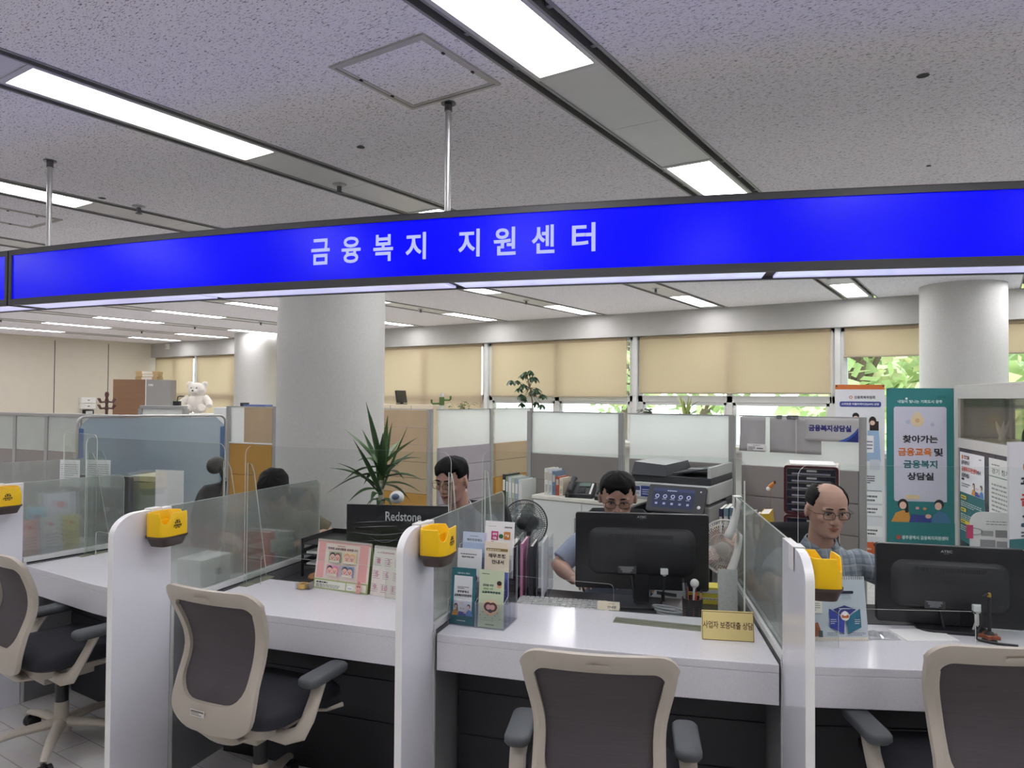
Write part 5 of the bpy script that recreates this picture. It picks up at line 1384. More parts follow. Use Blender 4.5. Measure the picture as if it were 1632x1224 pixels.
def phone(x, lab, rot):
    t = thing('desk_telephone', lab, 'telephone', (x, 5.10, 0.868), R(rot), 'black desk telephones on the white cabinet')
    D = mat('phone_black', '#26282c', 0.4); K = mat('phone_key', '#3c3f45', 0.4)
    mb = MB(); mb.prism([(-0.08, 0.0), (0.08, 0.0), (0.08, 0.03), (-0.06, 0.11), (-0.08, 0.11)], -0.11, 0.11, D, 'yz'); 
    # the wedge slopes towards the user (local -y is low)
    mb.v = [Vector((v.x, -v.y if False else v.y, v.z)) for v in mb.v]
    mb.v = [Vector((v.x, -v.y, v.z)) for v in mb.v]; mb.f = [f[::-1] for f in mb.f]
    mb.build('base', t, bevel=0.006)
    SL = Matrix.Translation((0, -0.012, 0.073)) @ Matrix.Rotation(R(30), 4, 'X')
    mb = MB(); mb.M = SL; mb.box(-0.015, 0.075, 0.02, 0.065, 0.0, 0.004, mat('phone_display', '#6f7f7a', 0.2)); mb.build('display', t, bevel=0.001)
    for r_ in range(4):
        for c_ in range(3):
            mb = MB(); mb.M = SL; mb.cbox((-0.002 + c_ * 0.022, 0.0 - r_ * 0.018, 0.002), (0.015, 0.011, 0.005), K); mb.build('key', t, smooth=False)
    mb = MB(); mb.M = SL; mb.box(0.085, 0.10, -0.075, 0.06, 0.0, 0.003, M_PAPER); mb.build('paper_index', t, smooth=False)
    mb = MB(); mb.M = SL; mb.tube([(-0.065, -0.085, 0.028), (-0.065, -0.05, 0.036), (-0.065, 0.04, 0.036), (-0.065, 0.085, 0.028)], [(0.025, 0.018), (0.019, 0.014), (0.019, 0.014), (0.026, 0.019)], D, 12); mb.build('handset', t)
    mb = MB(); mb.tube([(-0.07 + 0.006 * math.cos(q * 1.6), -0.09 - q * 0.0009, 0.02 + 0.006 * math.sin(q * 1.6) + (0.006 if q < 45 else 0)) for q in range(60)], 0.0022, D, 5); mb.build('curly_cord', t)
phone(-2.72, 'black desk telephone nearest the row of books', 14)
phone(-2.46, 'black desk telephone nearest the person with hands on the desk', 14)
def book(lab, loc, rot, w, d, h, col, tilt=0.0, page='#e6e2d6', cat='book', name='book', group=None, art=None, lean=0.0):
    """upright book: spine towards local -y, w thick"""
    t = thing(name, lab, cat, loc, rot, group)
    t.rotation_euler = (R(lean), R(tilt), rot)
    mb = MB(); m_ = ink(col)
    mb.box(-w / 2, -w / 2 + 0.002, 0, d, 0, h, m_); mb.box(w / 2 - 0.002, w / 2, 0, d, 0, h, m_); mb.box(-w / 2, w / 2, -0.002, 0.0, 0, h, m_); mb.build('cover', t, smooth=False)
    mb = MB(); mb.box(-w / 2 + 0.002, w / 2 - 0.002, 0.001, d - 0.004, 0.003, h - 0.003, ink(page)); mb.build('pages', t, smooth=False)
    if art:
        A = Art(w, h, lambda x, y, dd: (-w / 2 + x, -0.0022 - dd, y)); art(A); A.build(t, 'spine_print')
    return t
sp = lambda c: (lambda A: (A.rect(0.1, 0.55, 0.9, 0.85, c), A.lines(0.2, 0.8, 0.1, 0.4, 6, '#555555', 0.5)))
x = -3.455
for i, (w, h, c, nm, lb) in enumerate(((0.03, 0.30, '#2a2a2c', 'file_folder', 'black file folder at the start of the tall files behind the fan'), (0.022, 0.285, '#8e9a86', 'file_folder', 'sage green file, second of the tall files behind the fan'), (0.03, 0.28, '#cfd6dc', 'file_folder', 'pale blue-grey file, third of the tall files behind the fan'),
                                       (0.028, 0.275, '#b9c2b0', 'file_folder', 'pale olive file, fourth of the tall files behind the fan'), (0.03, 0.27, '#9fb0c4', 'file_folder', 'blue-grey file, fifth of the tall files behind the fan'), (0.035, 0.265, '#dfe2e0', 'file_folder', 'white file, sixth of the tall files, nearest the white cabinet'))):
    book(lb, (x + w / 2, 5.08, 0.702), 0, w, 0.22, h, c, name=nm, cat='file', group='tall files behind the fan', art=sp('#e8e8e2')); x += w + 0.004
x = -3.03
for i, (w, h, c, lb) in enumerate(((0.035, 0.21, '#e8e6de', 'thick white book first in the row on the white cabinet'), (0.03, 0.205, '#d9dde3', 'pale grey book second in the row on the white cabinet'), (0.028, 0.19, '#6f86a4', 'blue book third in the row on the white cabinet'),
                                    (0.03, 0.15, '#b8543c', 'short red book in the row on the white cabinet'), (0.03, 0.14, '#e6d9c4', 'short cream book at the end of the row on the white cabinet'))):
    book(lb, (x + w / 2, 5.06, 0.87), 0, w, 0.16, h, c, group='books on the white cabinet', art=sp('#c9c2b4')); x += w + 0.004
# ---------------------------------------------------------------- fans
def fan(lab, c, rotd, r, col, bcol, zbase, tilt=0.0, blade='#c8d0d2'):
    """c: middle of the guard; local -y faces forward"""
    t = thing('electric_fan', lab, 'fan', (c.x, c.y, zbase), R(rotd))
    z = c.z - zbase; G = mat('fan_guard_' + col.strip('#'), col, 0.35, metal=0.2); B_ = mat('fan_body_' + bcol.strip('#'), bcol, 0.4)
    T_ = Matrix.Translation((0, 0, z)) @ Matrix.Rotation(R(tilt), 4, 'X')
    mb = MB(); mb.M = T_
    for y0 in (-0.055, 0.055): mb.tube([(r * math.cos(2 * PI * i / 40), y0 * 0.1, r * math.sin(2 * PI * i / 40)) for i in range(40)], 0.004, G, 6, closed=True)
    for sy in (-1, 1):
        for k in range(64):
            a = 2 * PI * k / 64; c_, s_ = math.cos(a), math.sin(a)
            mb.tube([(c_ * q * r, sy * 0.062 * math.sqrt(max(0, 1 - q ** 2.6)), s_ * q * r) for q in (0.2, 0.5, 0.8, 1.0)], 0.0012, G, 4, cap=False)
        for q in (0.55, 0.85): mb.tube([(q * r * math.cos(2 * PI * i / 32), sy * 0.062 * math.sqrt(1 - q ** 2.6), q * r * math.sin(2 * PI * i / 32)) for i in range(32)], 0.0014, G, 4, closed=True)
    mb.build('guard', t)
    mb = MB(); mb.M = T_ @ Matrix.Rotation(R(90), 4, 'X'); mb.lathe([(r * 0.26, 0.052), (r * 0.26, 0.060), (r * 0.18, 0.066), (0, 0.067)], B_, seg=24); mb.build('front_badge', t)
    for k in range(5):
        mb = MB(); mb.M = T_ @ Matrix.Rotation(R(72 * k + 10), 4, 'Y')
        vs = []; n = 6
        for i in range(n + 1):
            q = 0.18 + 0.72 * i / n; hw = r * (0.10 + 0.26 * math.sin(PI * min(1, 0.15 + 0.8 * i / n)))
            for j in (-1, 0, 1): vs.append((hw * j * 0.8 + 0.1 * r * i / n, 0.016 * j, q * r))
        mb.add(vs, [(i * 3 + j, i * 3 + j + 1, i * 3 + j + 4, i * 3 + j + 3) for i in range(n) for j in range(2)], clear('fan_blade_' + blade.strip('#'), blade, 0.2)); mb.build('blade', t)
    mb = MB(); mb.M = T_; mb.tube([(0, 0.0, 0), (0, 0.07, 0), (0, 0.17, 0), (0, 0.18, 0)], [0.03, 0.055, 0.05, 0.03], B_, 16); mb.build('motor_housing', t)
    mb = MB(); mb.tube([(0, 0.11, 0.02), (0, 0.11, z - 0.04)], 0.016, B_, 12); mb.build('pole', t)
    mb = MB(); mb.lathe([(0.12, 0.0), (0.12, 0.015), (0.05, 0.035), (0.02, 0.05)], B_, (0, 0.11, 0), 28); mb.build('base', t)
    return t
fan('dark grey stand fan behind the brochure rack', deep(836, 834, 4.55), 18, 0.145, '#4a4c50', '#33353a', 0.0, -8)
fan('white fan turned sideways behind the sheets hung on the divider', deep(1158, 873, 3.70), -2, 0.142, '#e8e4de', '#dcd8d2', 0.0, 0, '#e9ccc4')
# ---------------------------------------------------------------- desk calendars
def calendar(lab, a, b_, h, art, base_col, ring_col='#8a8a8c', depth=0.10, lean=9):
    m_, rot, w = basis(a, b_)
    t = thing('desk_calendar', lab, 'calendar', (m_.x, m_.y, m_.z), rot)
    dy = math.sin(R(lean)) * h; hz = math.cos(R(lean)) * h
    bd = mat('card_' + base_col.strip('#'), base_col, 0.6)
    def slab(name, y0, z0, y1, z1, m2, xw=w, th=0.002):
        mb = MB(); mb.add([(-xw / 2, y0, z0), (xw / 2, y0, z0), (xw / 2, y1, z1), (-xw / 2, y1, z1), (-xw / 2, y0 + th, z0), (xw / 2, y0 + th, z0), (xw / 2, y1 + th, z1), (-xw / 2, y1 + th, z1)],
                          [(0, 1, 2, 3), (7, 6, 5, 4), (0, 4, 5, 1), (1, 5, 6, 2), (2, 6, 7, 3), (3, 7, 4, 0)], m2); return mb.build(name, t, smooth=False)
    slab('front_board', 0, 0, dy, hz, bd); slab('rear_board', 2 * dy, 0, dy + 0.002, hz, bd)
    mb = MB(); mb.box(-w / 2, w / 2, 0.002, 2 * dy, 0.0, 0.0016, bd); mb.build('foot', t, smooth=False)
    pg = slab('page', -0.0022, 0.004, dy - 0.0022, hz, M_PAPER, w - 0.002, 0.0012)
    A = Art(w, h, lambda x, y, d: (x - w / 2, -0.0026 + dy * y / h - d, 0.001 + hz * y / h)); art(A); A.build(pg, 'printed_artwork')
    n = int(w / 0.0085); mb = MB(); rm = mat('ring_' + ring_col.strip('#'), ring_col, 0.35, metal=0.4)
    for i in range(n):
        x = -w / 2 + 0.008 + (w - 0.016) * i / (n - 1)
        mb.tube([(x, dy + 0.007 * math.cos(q), hz - 0.004 + 0.008 * math.sin(q)) for q in [2 * PI * j / 8 for j in range(8)]], 0.0010, rm, 4, closed=True)
    mb.build('ring_binding', t)
    return t
def faces(A, x, y, s, bg, h1, h2):
    A.rr(x - s, y - s * 0.92, x + s, y + s * 0.92, 0.01, bg)
    for dx, hc in ((-0.42, h1), (0.42, h2)):
        A.disc(x + dx * s, y + 0.18 * s, s * 0.46, hc); A.disc(x + dx * s, y - 0.04 * s, s * 0.42, '#f1c3b4'); A.disc(x + dx * s - 0.15 * s, y - 0.05 * s, s * 0.06, '#4a2c2c'); A.disc(x + dx * s + 0.15 * s, y - 0.05 * s, s * 0.06, '#4a2c2c'); A.disc(x + dx * s, y - 0.28 * s, s * 0.10, '#d4626a')
    A.rect(x - s * 0.8, y - s * 0.9, x + s * 0.8, y - s * 0.55, '#f4ead8')
def art_pink(A):
    A.rect(0, 0, 1, 1, '#f3e4d8'); A.rect(0.03, 0.22, 0.16, 0.93, '#eeb0aa'); A.rect(0.80, 0.22, 0.96, 0.95, '#eeb0aa'); A.poly([(0.0, 0.93), (1, 0.93), (1, 0.97), (0, 0.97)], '#f0b8b0')
    A.rect(0, 0.0, 1, 0.20, '#b9c58a'); A.rect(0.02, 0.025, 0.60, 0.17, '#f4f3e6'); A.rect(0.62, 0.03, 0.98, 0.175, '#eef0de'); A.lines(0.05, 0.5, 0.04, 0.11, 3, '#6a6a62', 0.4); A.lines(0.05, 0.42, 0.12, 0.16, 1, '#33332e', 0.7)
    A.lines(0.38, 0.62, 0.885, 0.91, 1, '#b06a6a', 0.6); A.text('행복한 금융생활을 응원합니다', 0.49, 0.835, 0.56, 0.05, '#6b3034', 0.03)
    for (x, y, bg, h1, h2) in ((0.36, 0.66, '#a9b294', '#3a2a2e', '#8c5a4a'), (0.64, 0.67, '#f1d9a4', '#e0a080', '#e6b48c'), (0.35, 0.40, '#d9a4bc', '#2c2228', '#e086a0'), (0.64, 0.41, '#9aaac4', '#4a4650', '#6c7a9c')): faces(A, x, y, 0.118, bg, h1, h2)
    A.disc(0.72, 0.10, 0.06, '#ffffff', 0.045); A.lines(0.68, 0.76, 0.08, 0.12, 2, '#7a8a5a', 0.4); A.disc(0.88, 0.15, 0.055, '#e8b4a6'); A.disc(0.88, 0.22, 0.03, '#d98c86'); A.rect(0.845, 0.02, 0.915, 0.10, '#e0a29a'); A.disc(0.865, 0.155, 0.012, '#7a3a3c'); A.disc(0.90, 0.155, 0.012, '#7a3a3c')
calendar('pink desk calendar with four small portrait drawings and a green foot strip', at(500, 936, CT_Z), at(585, 948, CT_Z), 0.228, art_pink, '#b6c389')
def art_num(A):
    A.rect(0, 0, 1, 1, '#f3ece2'); A.text('CALENDAR', 0.33, 0.875, 0.34, 0.035, '#b0606c', 0.02); A.lines(0.08, 0.16, 0.86, 0.885, 1, '#9a9a92', 0.6)
    for i in range(12):
        x, y = 0.14 + 0.245 * (i % 4), 0.70 - 0.255 * (i // 4)
        A.text(str(i + 1), x, y, 0.075 if i < 9 else 0.12, 0.105, '#e2a4b4', 0.02)
        for r_ in range(5): A.lines(x - 0.09, x + 0.09, y - 0.085 + r_ * 0.036, y - 0.06 + r_ * 0.036, 1, '#9c7c86', 0.35)
calendar('white desk calendar page with pink month numbers', at(590, 948, CT_Z), at(657, 958, CT_Z), 0.222, art_num, '#e8e2d8', '#6a6a6e')
def art_hex(A):
    A.rect(0, 0, 1, 1, '#cdd6dc'); A.rect(0, 0, 1, 0.055, '#e9e4d6')
    for q in range(22): A.rect(0.03 + q * 0.044, 0.018, 0.05 + q * 0.044, 0.026, '#c9b89a')
    cx, cy = 0.62, 0.36; k = A.w / A.h
    def P(r, a): return (cx + r * math.cos(R(a)), cy + r * k * math.sin(R(a)))
    A.poly([P(0.20, 90), P(0.235, 145), P(0.0, 0), P(0.235, 35)], '#3a3f86'); A.poly([P(0.30, 150), P(0.30, 210), P(0.26, 262), P(0.02, 240), P(0.06, 160)], '#3b48a0'); A.poly([P(0.30, 30), P(0.06, 20), P(0.02, 300), P(0.26, 278), P(0.30, 330)], '#2e6f86')
    A.disc(cx, cy + 0.03, 0.075, '#efe6dc'); A.rect(cx - 0.06, cy - 0.0, cx + 0.06, cy + 0.045, '#c8703a'); A.disc(cx, cy + 0.07, 0.04, '#ffffff')
    for (x0, x1, y0, y1) in ((0.37, 0.47, 0.27, 0.36), (0.77, 0.86, 0.27, 0.36), (0.52, 0.72, 0.50, 0.53)): A.lines(x0, x1, y0, y1, 3 if y1 - y0 > 0.05 else 1, '#dfe4f0', 0.4)
    A.lines(0.30, 0.58, 0.09, 0.15, 3, '#6b7480', 0.4); A.lines(0.64, 0.94, 0.09, 0.15, 3, '#6b7480', 0.4); A.rr(0.52, 0.74, 0.78, 0.785, 0.015, '#2a2f4a'); A.rr(0.58, 0.66, 0.74, 0.71, 0.02, '#b9c4cc')
    A.rect(0.0, 0.44, 0.24, 0.66, '#f1ece0'); A.lines(0.03, 0.21, 0.48, 0.62, 4, '#8f8a80', 0.35); A.poly([(0.0, 0.07), (0.22, 0.09), (0.15, 0.30), (0.02, 0.25)], '#a5623e'); A.rect(0.15, 0.07, 0.22, 0.17, '#4c5258')
calendar('pale blue desk calendar with a blue hexagon diagram in front of the man in plaid', Vector((-0.582, 2.918, CT_Z)), at(1384, 1021, CT_Z), 0.235, art_hex, '#dfe2e2', '#77777a')
# ---------------------------------------------------------------- brochure rack on the middle counter
def leaflet(lab, loc, rot, w, h, col, art, lean=-8, th=0.004, tilt=0.0, group='leaflets in the clear rack'):
    t = thing('leaflet', lab, 'leaflet', loc, rot, group); t.rotation_euler = (R(lean), R(tilt), rot)
    mb = MB(); mb.box(-w / 2, w / 2, 0, th, 0, h, ink(col)); mb.build('folded_paper', t, smooth=False)
    A = Art(w, h); art(A); A.build(t)
    return t
def couple(A, x0, x1, y0, y1, tone=('#e0a050', '#3f4fa0', '#5a86c0')):
    w = x1 - x0; h = y1 - y0
    def X(f): return x0 + f * w
    def Y(f): return y0 + f * h
    A.poly([(X(0), Y(0)), (X(0.34), Y(0)), (X(0.30), Y(0.45)), (X(0.20), Y(0.52)), (X(0.08), Y(0.40))], tone[0]); A.poly([(X(0.66), Y(0)), (X(1), Y(0)), (X(0.93), Y(0.42)), (X(0.80), Y(0.52)), (X(0.70), Y(0.35))], tone[2]); A.poly([(X(0.30), Y(0)), (X(0.68), Y(0)), (X(0.66), Y(0.30)), (X(0.34), Y(0.36))], tone[1])
    A.disc(X(0.20), Y(0.78), w * 0.085, '#2a2024', h * 0.22); A.rect(X(0.24), Y(0.42), X(0.29), Y(0.8), '#2a2024'); A.disc(X(0.20), Y(0.72), w * 0.058, '#f0c8b4', h * 0.16); A.disc(X(0.80), Y(0.80), w * 0.08, '#2a2a33', h * 0.20); A.disc(X(0.785), Y(0.72), w * 0.058, '#f0c8b4', h * 0.16)
    A.disc(X(0.62), Y(0.28), w * 0.05, '#f0b8a6', h * 0.09); A.disc(X(0.44), Y(0.62), w * 0.03, '#d9a0a0', h * 0.06); A.disc(X(0.56), Y(0.60), w * 0.03, '#d9a070', h * 0.06)
def art_teal(A):
    A.rect(0, 0, 1, 1, '#2f6f78'); A.rr(0.12, 0.16, 0.88, 0.86, 0.03, '#eceff2'); A.text('내일이 빛나는 기회도시', 0.5, 0.905, 0.5, 0.03, '#e6f0f0', 0.02); A.lines(0.26, 0.74, 0.63, 0.68, 2, '#4a4a50', 0.5)
    A.text('광주광역시', 0.5, 0.58, 0.46, 0.045, '#20242c', 0.05); A.text('금융복지지원센터', 0.5, 0.515, 0.70, 0.045, '#20242c', 0.05); A.rect(0.34, 0.36, 0.52, 0.40, '#f0e2d4'); couple(A, 0.06, 0.94, 0.16, 0.37); A.lines(0.30, 0.70, 0.065, 0.09, 1, '#cfe0e0', 0.7)
def art_green(A):
    A.rect(0, 0, 1, 1, '#cfdcbc'); A.lines(0.1, 0.45, 0.925, 0.945, 1, '#4a5a40', 0.7); A.text('성장을 위한', 0.37, 0.735, 0.44, 0.042, '#2f4a3a', 0.03); A.text('새로운 시작', 0.37, 0.675, 0.40, 0.038, '#6aa04a', 0.03); A.text('신용회복위원회', 0.5, 0.615, 0.74, 0.045, '#2f5a4a', 0.04)
    A.disc(0.82, 0.745, 0.10, '#e8b08c'); A.disc(0.82, 0.785, 0.10, '#3a2a22', 0.04); A.disc(0.80, 0.75, 0.015, '#33221c'); A.disc(0.85, 0.75, 0.015, '#33221c'); A.disc(0.5, 0.36, 0.36, '#e6d2ae', 0.13); A.disc(0.40, 0.365, 0.17, '#5a2c2c'); A.disc(0.60, 0.365, 0.17, '#5a2c2c'); A.poly([(0.26, 0.33), (0.74, 0.33), (0.5, 0.25)], '#4a2a2a')
    A.disc(0.42, 0.36, 0.10, '#f0b4a6'); A.disc(0.58, 0.36, 0.10, '#f0b4a6'); A.poly([(0.12, 0.30), (0.5, 0.20), (0.88, 0.30), (0.5, 0.26)], '#efc9a4')
    for q in range(9): A.disc(0.1 + 0.1 * q, 0.22 + 0.06 * math.sin(q * 2.1), 0.018, '#4a6a4a')
    A.lines(0.2, 0.8, 0.13, 0.14, 1, '#8a9a80', 0.7); A.text('신용회복위원회', 0.5, 0.06, 0.36, 0.022, '#33402c', 0.03)
def art_sky(A): A.rect(0, 0, 1, 1, '#b4c8e4'); A.rect(0, 0.75, 1, 1, '#cfdcee'); A.lines(0.3, 0.7, 0.90, 0.92, 1, '#5a6a80', 0.7); A.text('채무조정제도', 0.5, 0.82, 0.66, 0.06, '#3a4450', 0.02); A.rect(0.93, 0.6, 1, 1, '#e0c4dc')
def art_wh(A): A.rect(0, 0, 1, 1, '#eef0f2'); A.text('개인회생제도 안내', 0.42, 0.83, 0.52, 0.035, '#33363c', 0.05); A.lines(0.12, 0.86, 0.88, 0.91, 1, '#5a5e66', 0.6); A.disc(0.6, 0.42, 0.25, '#b0303a'); A.rect(0.1, 0.2, 0.9, 0.34, '#d6dade')
def art_cream(A):
    A.rect(0, 0, 1, 1, '#e8dcc8'); A.rect(0, 0.0, 1, 0.50, '#5f6cb8'); A.rect(0.06, 0.845, 0.94, 0.89, '#8a7440'); A.lines(0.10, 0.90, 0.855, 0.88, 1, '#e9dfc0', 0.7); A.text('채무조정', 0.5, 0.765, 0.70, 0.07, '#332c28', 0.03); A.text('안내서', 0.55, 0.665, 0.48, 0.07, '#332c28', 0.03); A.text('불법사금융', 0.5, 0.415, 0.68, 0.07, '#f0f0f6', 0.04); A.text('피해신고센터', 0.5, 0.31, 0.74, 0.07, '#1f2a5c', 0.04)
    A.lines(0.1, 0.9, 0.05, 0.24, 4, '#cfd4ee', 0.4)
def art_tall(A):
    A.rect(0, 0, 1, 1, '#f0f0ee'); A.lines(0.12, 0.4, 0.905, 0.915, 1, '#7a7a78', 0.7); A.text('금융감독원', 0.80, 0.90, 0.26, 0.03, '#33373c', 0.04); A.rect(0.22, 0.66, 0.46, 0.82, '#c23a78'); A.text('새희망', 0.34, 0.77, 0.17, 0.05, '#f6e6ee', 0.05); A.text('대출', 0.34, 0.70, 0.13, 0.05, '#f6e6ee', 0.05); A.disc(0.56, 0.735, 0.08, '#2f6a3a', 0.04); A.rect(0.66, 0.68, 0.88, 0.82, '#c98240'); A.text('햇살', 0.77, 0.75, 0.13, 0.05, '#fff4e2', 0.05)
    A.rect(0.22, 0.40, 0.32, 0.64, '#b83a3a'); A.rect(0.2, 0.1, 0.8, 0.36, '#d8dce0')
rm, rrot, rw = basis(at(716, 995, CT_Z), at(801, 1005, CT_Z))
t = thing('brochure_rack', 'clear stepped brochure rack full of leaflets on the counter beside the divider', 'rack', (rm.x, rm.y, CT_Z), rrot)
def RK(x, y, z): c_, s_ = math.cos(rrot), math.sin(rrot); return (rm.x + x * c_ - y * s_, rm.y + x * s_ + y * c_, CT_Z + z)
mb = MB(); mb.box(-0.115, 0.115, -0.004, 0.165, 0.0, 0.003, M_PCLR)
for i, y in enumerate((0.0, 0.055, 0.11)): 
    mb.box(-0.115, 0.115, y - 0.004, y - 0.002, 0.003 + 0.085 * i, 0.10 + 0.085 * i, M_PCLR)
    mb.box(-0.115, 0.115, y + 0.036, y + 0.038, 0.003, 0.17 + 0.085 * i, M_PCLR)
    if i: mb.box(-0.115, 0.115, y - 0.002, y + 0.036, 0.085 * i, 0.085 * i + 0.002, M_PCLR)
mb.build('tier', t, smooth=False)
for x in (-0.117, 0.0, 0.117):
    mb = MB(); mb.prism([(-0.004, 0.0), (0.09, 0.0), (0.09, 0.21), (0.055, 0.21), (0.055, 0.12), (-0.004, 0.10)] if x == 0 else [(-0.004, 0.0), (0.165, 0.0), (0.165, 0.30), (0.11, 0.30), (0.11, 0.21), (0.055, 0.21), (0.055, 0.12), (-0.004, 0.10)], x - 0.0015, x + 0.0015, M_PCLR, 'yz', side=M_PCLRE); mb.build('side_wall' if x else 'centre_wall', t, smooth=False)
for (lab, x, y, z, w, h, col, art) in (('teal leaflet with a drawn couple at a table, front of the rack', -0.060, 0.002, 0.004, 0.104, 0.222, '#2f6f78', art_teal), ('pale green leaflet with cupped hands and a smiling face, front of the rack', 0.060, 0.002, 0.004, 0.104, 0.222, '#cfdcbc', art_green),
                                       ('white leaflet above the teal leaflet in the rack', -0.058, 0.060, 0.092, 0.105, 0.20, '#eef0f2', art_wh), ('cream and violet leaflet in the middle tier of the rack', 0.060, 0.060, 0.092, 0.105, 0.235, '#e8dcc8', art_cream),
                                       ('sky blue leaflet in the rear tier of the rack', -0.058, 0.115, 0.175, 0.105, 0.175, '#b4c8e4', art_sky), ('tall white leaflet with pink and orange squares in the rear tier of the rack', 0.050, 0.118, 0.175, 0.126, 0.225, '#f0f0ee', art_tall)):
    leaflet(lab, RK(x, y, z), rrot, w, h, col, art, lean=-5)
# ================================================================== small things on the counters and desks
def top_thing(name, lab, cat, u, v, z, rot=0.0, group=None):
    p = at(u, v, z); return thing(name, lab, cat, (p.x, p.y, z), rot, group)
M_GOLDP = mat('gold_plate', '#ecd995', 0.3, metal=0.12, coat=0.3)
a_, b_ = Vector((-0.918, 2.700, CT_Z)), Vector((-0.745, 2.780, CT_Z)); pm, prt, pw = basis(a_, b_)
t = thing('name_plaque', 'gold counter plaque with brown lettering standing against the divider', 'plaque', (pm.x, pm.y, CT_Z), prt)
mb = MB(); mb.prism([(0, 0), (0.045, 0), (0.03, 0.104), (0.024, 0.106)], -pw / 2, pw / 2, M_GOLDP, 'yz'); mb.build('plate', t, bevel=0.0015)
mb = MB(); sl = 0.024 / 0.106
letter(mb, '사업자 보증대출 상담', lambda x, y: (x, sl * y - 0.0008, y), 0.0, 0.055, pw * 0.96, 0.026, ink('#6a4a36'), 0.015); mb.build('lettering', t, smooth=False)
mb = MB(); e = 0.003
for (x0, x1, z0, z1) in ((-pw / 2 + 0.001, pw / 2 - 0.001, 0.001, 0.003), (-pw / 2 + 0.001, pw / 2 - 0.001, 0.100, 0.102), (-pw / 2 + 0.001, -pw / 2 + 0.003, 0.003, 0.100), (pw / 2 - 0.003, pw / 2 - 0.001, 0.003, 0.100)):
    mb.add([(x0, sl * z0 - 0.0006, z0), (x1, sl * z0 - 0.0006, z0), (x1, sl * z1 - 0.0006, z1), (x0, sl * z1 - 0.0006, z1)], [(0, 1, 2, 3)], ink('#7a6238'))
mb.build('border', t, smooth=False)
# tape roll in its little dispenser
t = top_thing('tape_dispenser', 'roll of yellowish sticky tape in a clear dispenser beside the pink calendar', 'tape', 483, 938, CT_Z, R(20))
mb = MB(); mb.lathe([(0.016, -0.010), (0.027, -0.010), (0.027, 0.010), (0.016, 0.010), (0.016, -0.010)], mat('sticky_tape', '#d9b56e', 0.3), (0, 0, 0.014), 24); mb.build('tape_roll', t)
mb = MB(); mb.box(-0.03, 0.046, -0.020, -0.017, 0, 0.03, M_PCLR); mb.box(-0.03, 0.046, 0.017, 0.020, 0, 0.03, M_PCLR); mb.box(-0.03, 0.046, -0.017, 0.017, 0.0, 0.002, M_PCLR); mb.build('dispenser_body', t, smooth=False)
mb = MB(); mb.box(0.040, 0.044, -0.016, 0.016, 0.002, 0.034, M_ALU); mb.build('cutting_blade', t, smooth=False)
p = at(503, 926, CT_Z)
t = thing('snack_packet', 'crumpled brown packet tucked behind the pink calendar', 'packet', (p.x - 0.02, p.y + 0.03, CT_Z), R(20))
mb = MB(); rnd = random.Random(5); n = 10; vs = []
for j in range(5):
    for i in range(n): q = 2 * PI * i / n; k = (1, 1.1, 0.95, 0.7, 0.25)[j]; vs.append((0.055 * k * math.cos(q) * rnd.uniform(0.85, 1.1), 0.03 * k * math.sin(q) * rnd.uniform(0.8, 1.1), 0.008 * j + rnd.uniform(0, 0.003)))
mb.add(vs, [(j * n + i, j * n + (i + 1) % n, (j + 1) * n + (i + 1) % n, (j + 1) * n + i) for j in range(4) for i in range(n)] + [tuple(range(n))[::-1], tuple(range(4 * n, 5 * n))], mat('brown_foil', '#9a6a3c', 0.35, bump=0.6, bscale=60)); mb.build('packet_body', t, ang=20)
# document tray left of the wrapped monitor
p = deep(543, 635, 3.95)
t = thing('document_tray', 'black stacked document tray with sheets beside the wrapped monitor', 'tray', (p.x, p.y, DESK_Z), R(16))
for k in range(3):
    mb = MB(); z = 0.06 + k * 0.055; mb.box(-0.13, 0.13, -0.16, 0.16, z, z + 0.004, M_BLK); mb.box(-0.13, -0.126, -0.16, 0.16, z, z + 0.03, M_BLK); mb.box(0.126, 0.13, -0.16, 0.16, z, z + 0.03, M_BLK); mb.box(-0.13, 0.13, 0.156, 0.16, z, z + 0.03, M_BLK); mb.build('tray_shelf', t, smooth=False)
for sx in (-0.128, 0.128):
    for sy in (-0.15, 0.15): mb = MB(); mb.box(sx - 0.004, sx + 0.004, sy - 0.006, sy + 0.006, 0, 0.2, M_BLK); mb.build('tray_post', t, smooth=False)
tag(MB().box(-0.105, 0.105, -0.15, 0.14, 0, 0.012, M_PAPER).build('paper_stack', loc=(p.x, p.y, DESK_Z + 0.1215), rotz=R(16), smooth=False), 'stack of white sheets lying in the black document tray', 'paper')
tag(MB().box(-0.105, 0.105, -0.15, 0.14, 0, 0.008, M_PAPER).build('paper_stack', loc=(p.x, p.y, DESK_Z + 0.0645), rotz=R(17), smooth=False), 'thin stack of sheets in the lowest level of the black document tray', 'paper')
p = deep(634, 635, 3.76); t = thing('desk_camera', 'small white rounded gadget peeping over the black wrapped monitor', 'gadget', (p.x, p.y, DESK_Z), R(40))
mb = MB(); mb.lathe([(0.045, 0), (0.045, 0.012), (0.012, 0.02), (0.010, 0.38)], M_PAPER, seg=16); mb.build('stem', t)
mb = MB(); mb.ell((0, 0, 0.43), (0.038, 0.045, 0.034), M_PAPER, 16, 10); mb.build('shell', t)
mb = MB(); mb.ell((-0.004, -0.03, 0.436), (0.022, 0.02, 0.018), mat('gadget_blue', '#5a6a86', 0.3), 12, 8); mb.build('lens_cap', t)
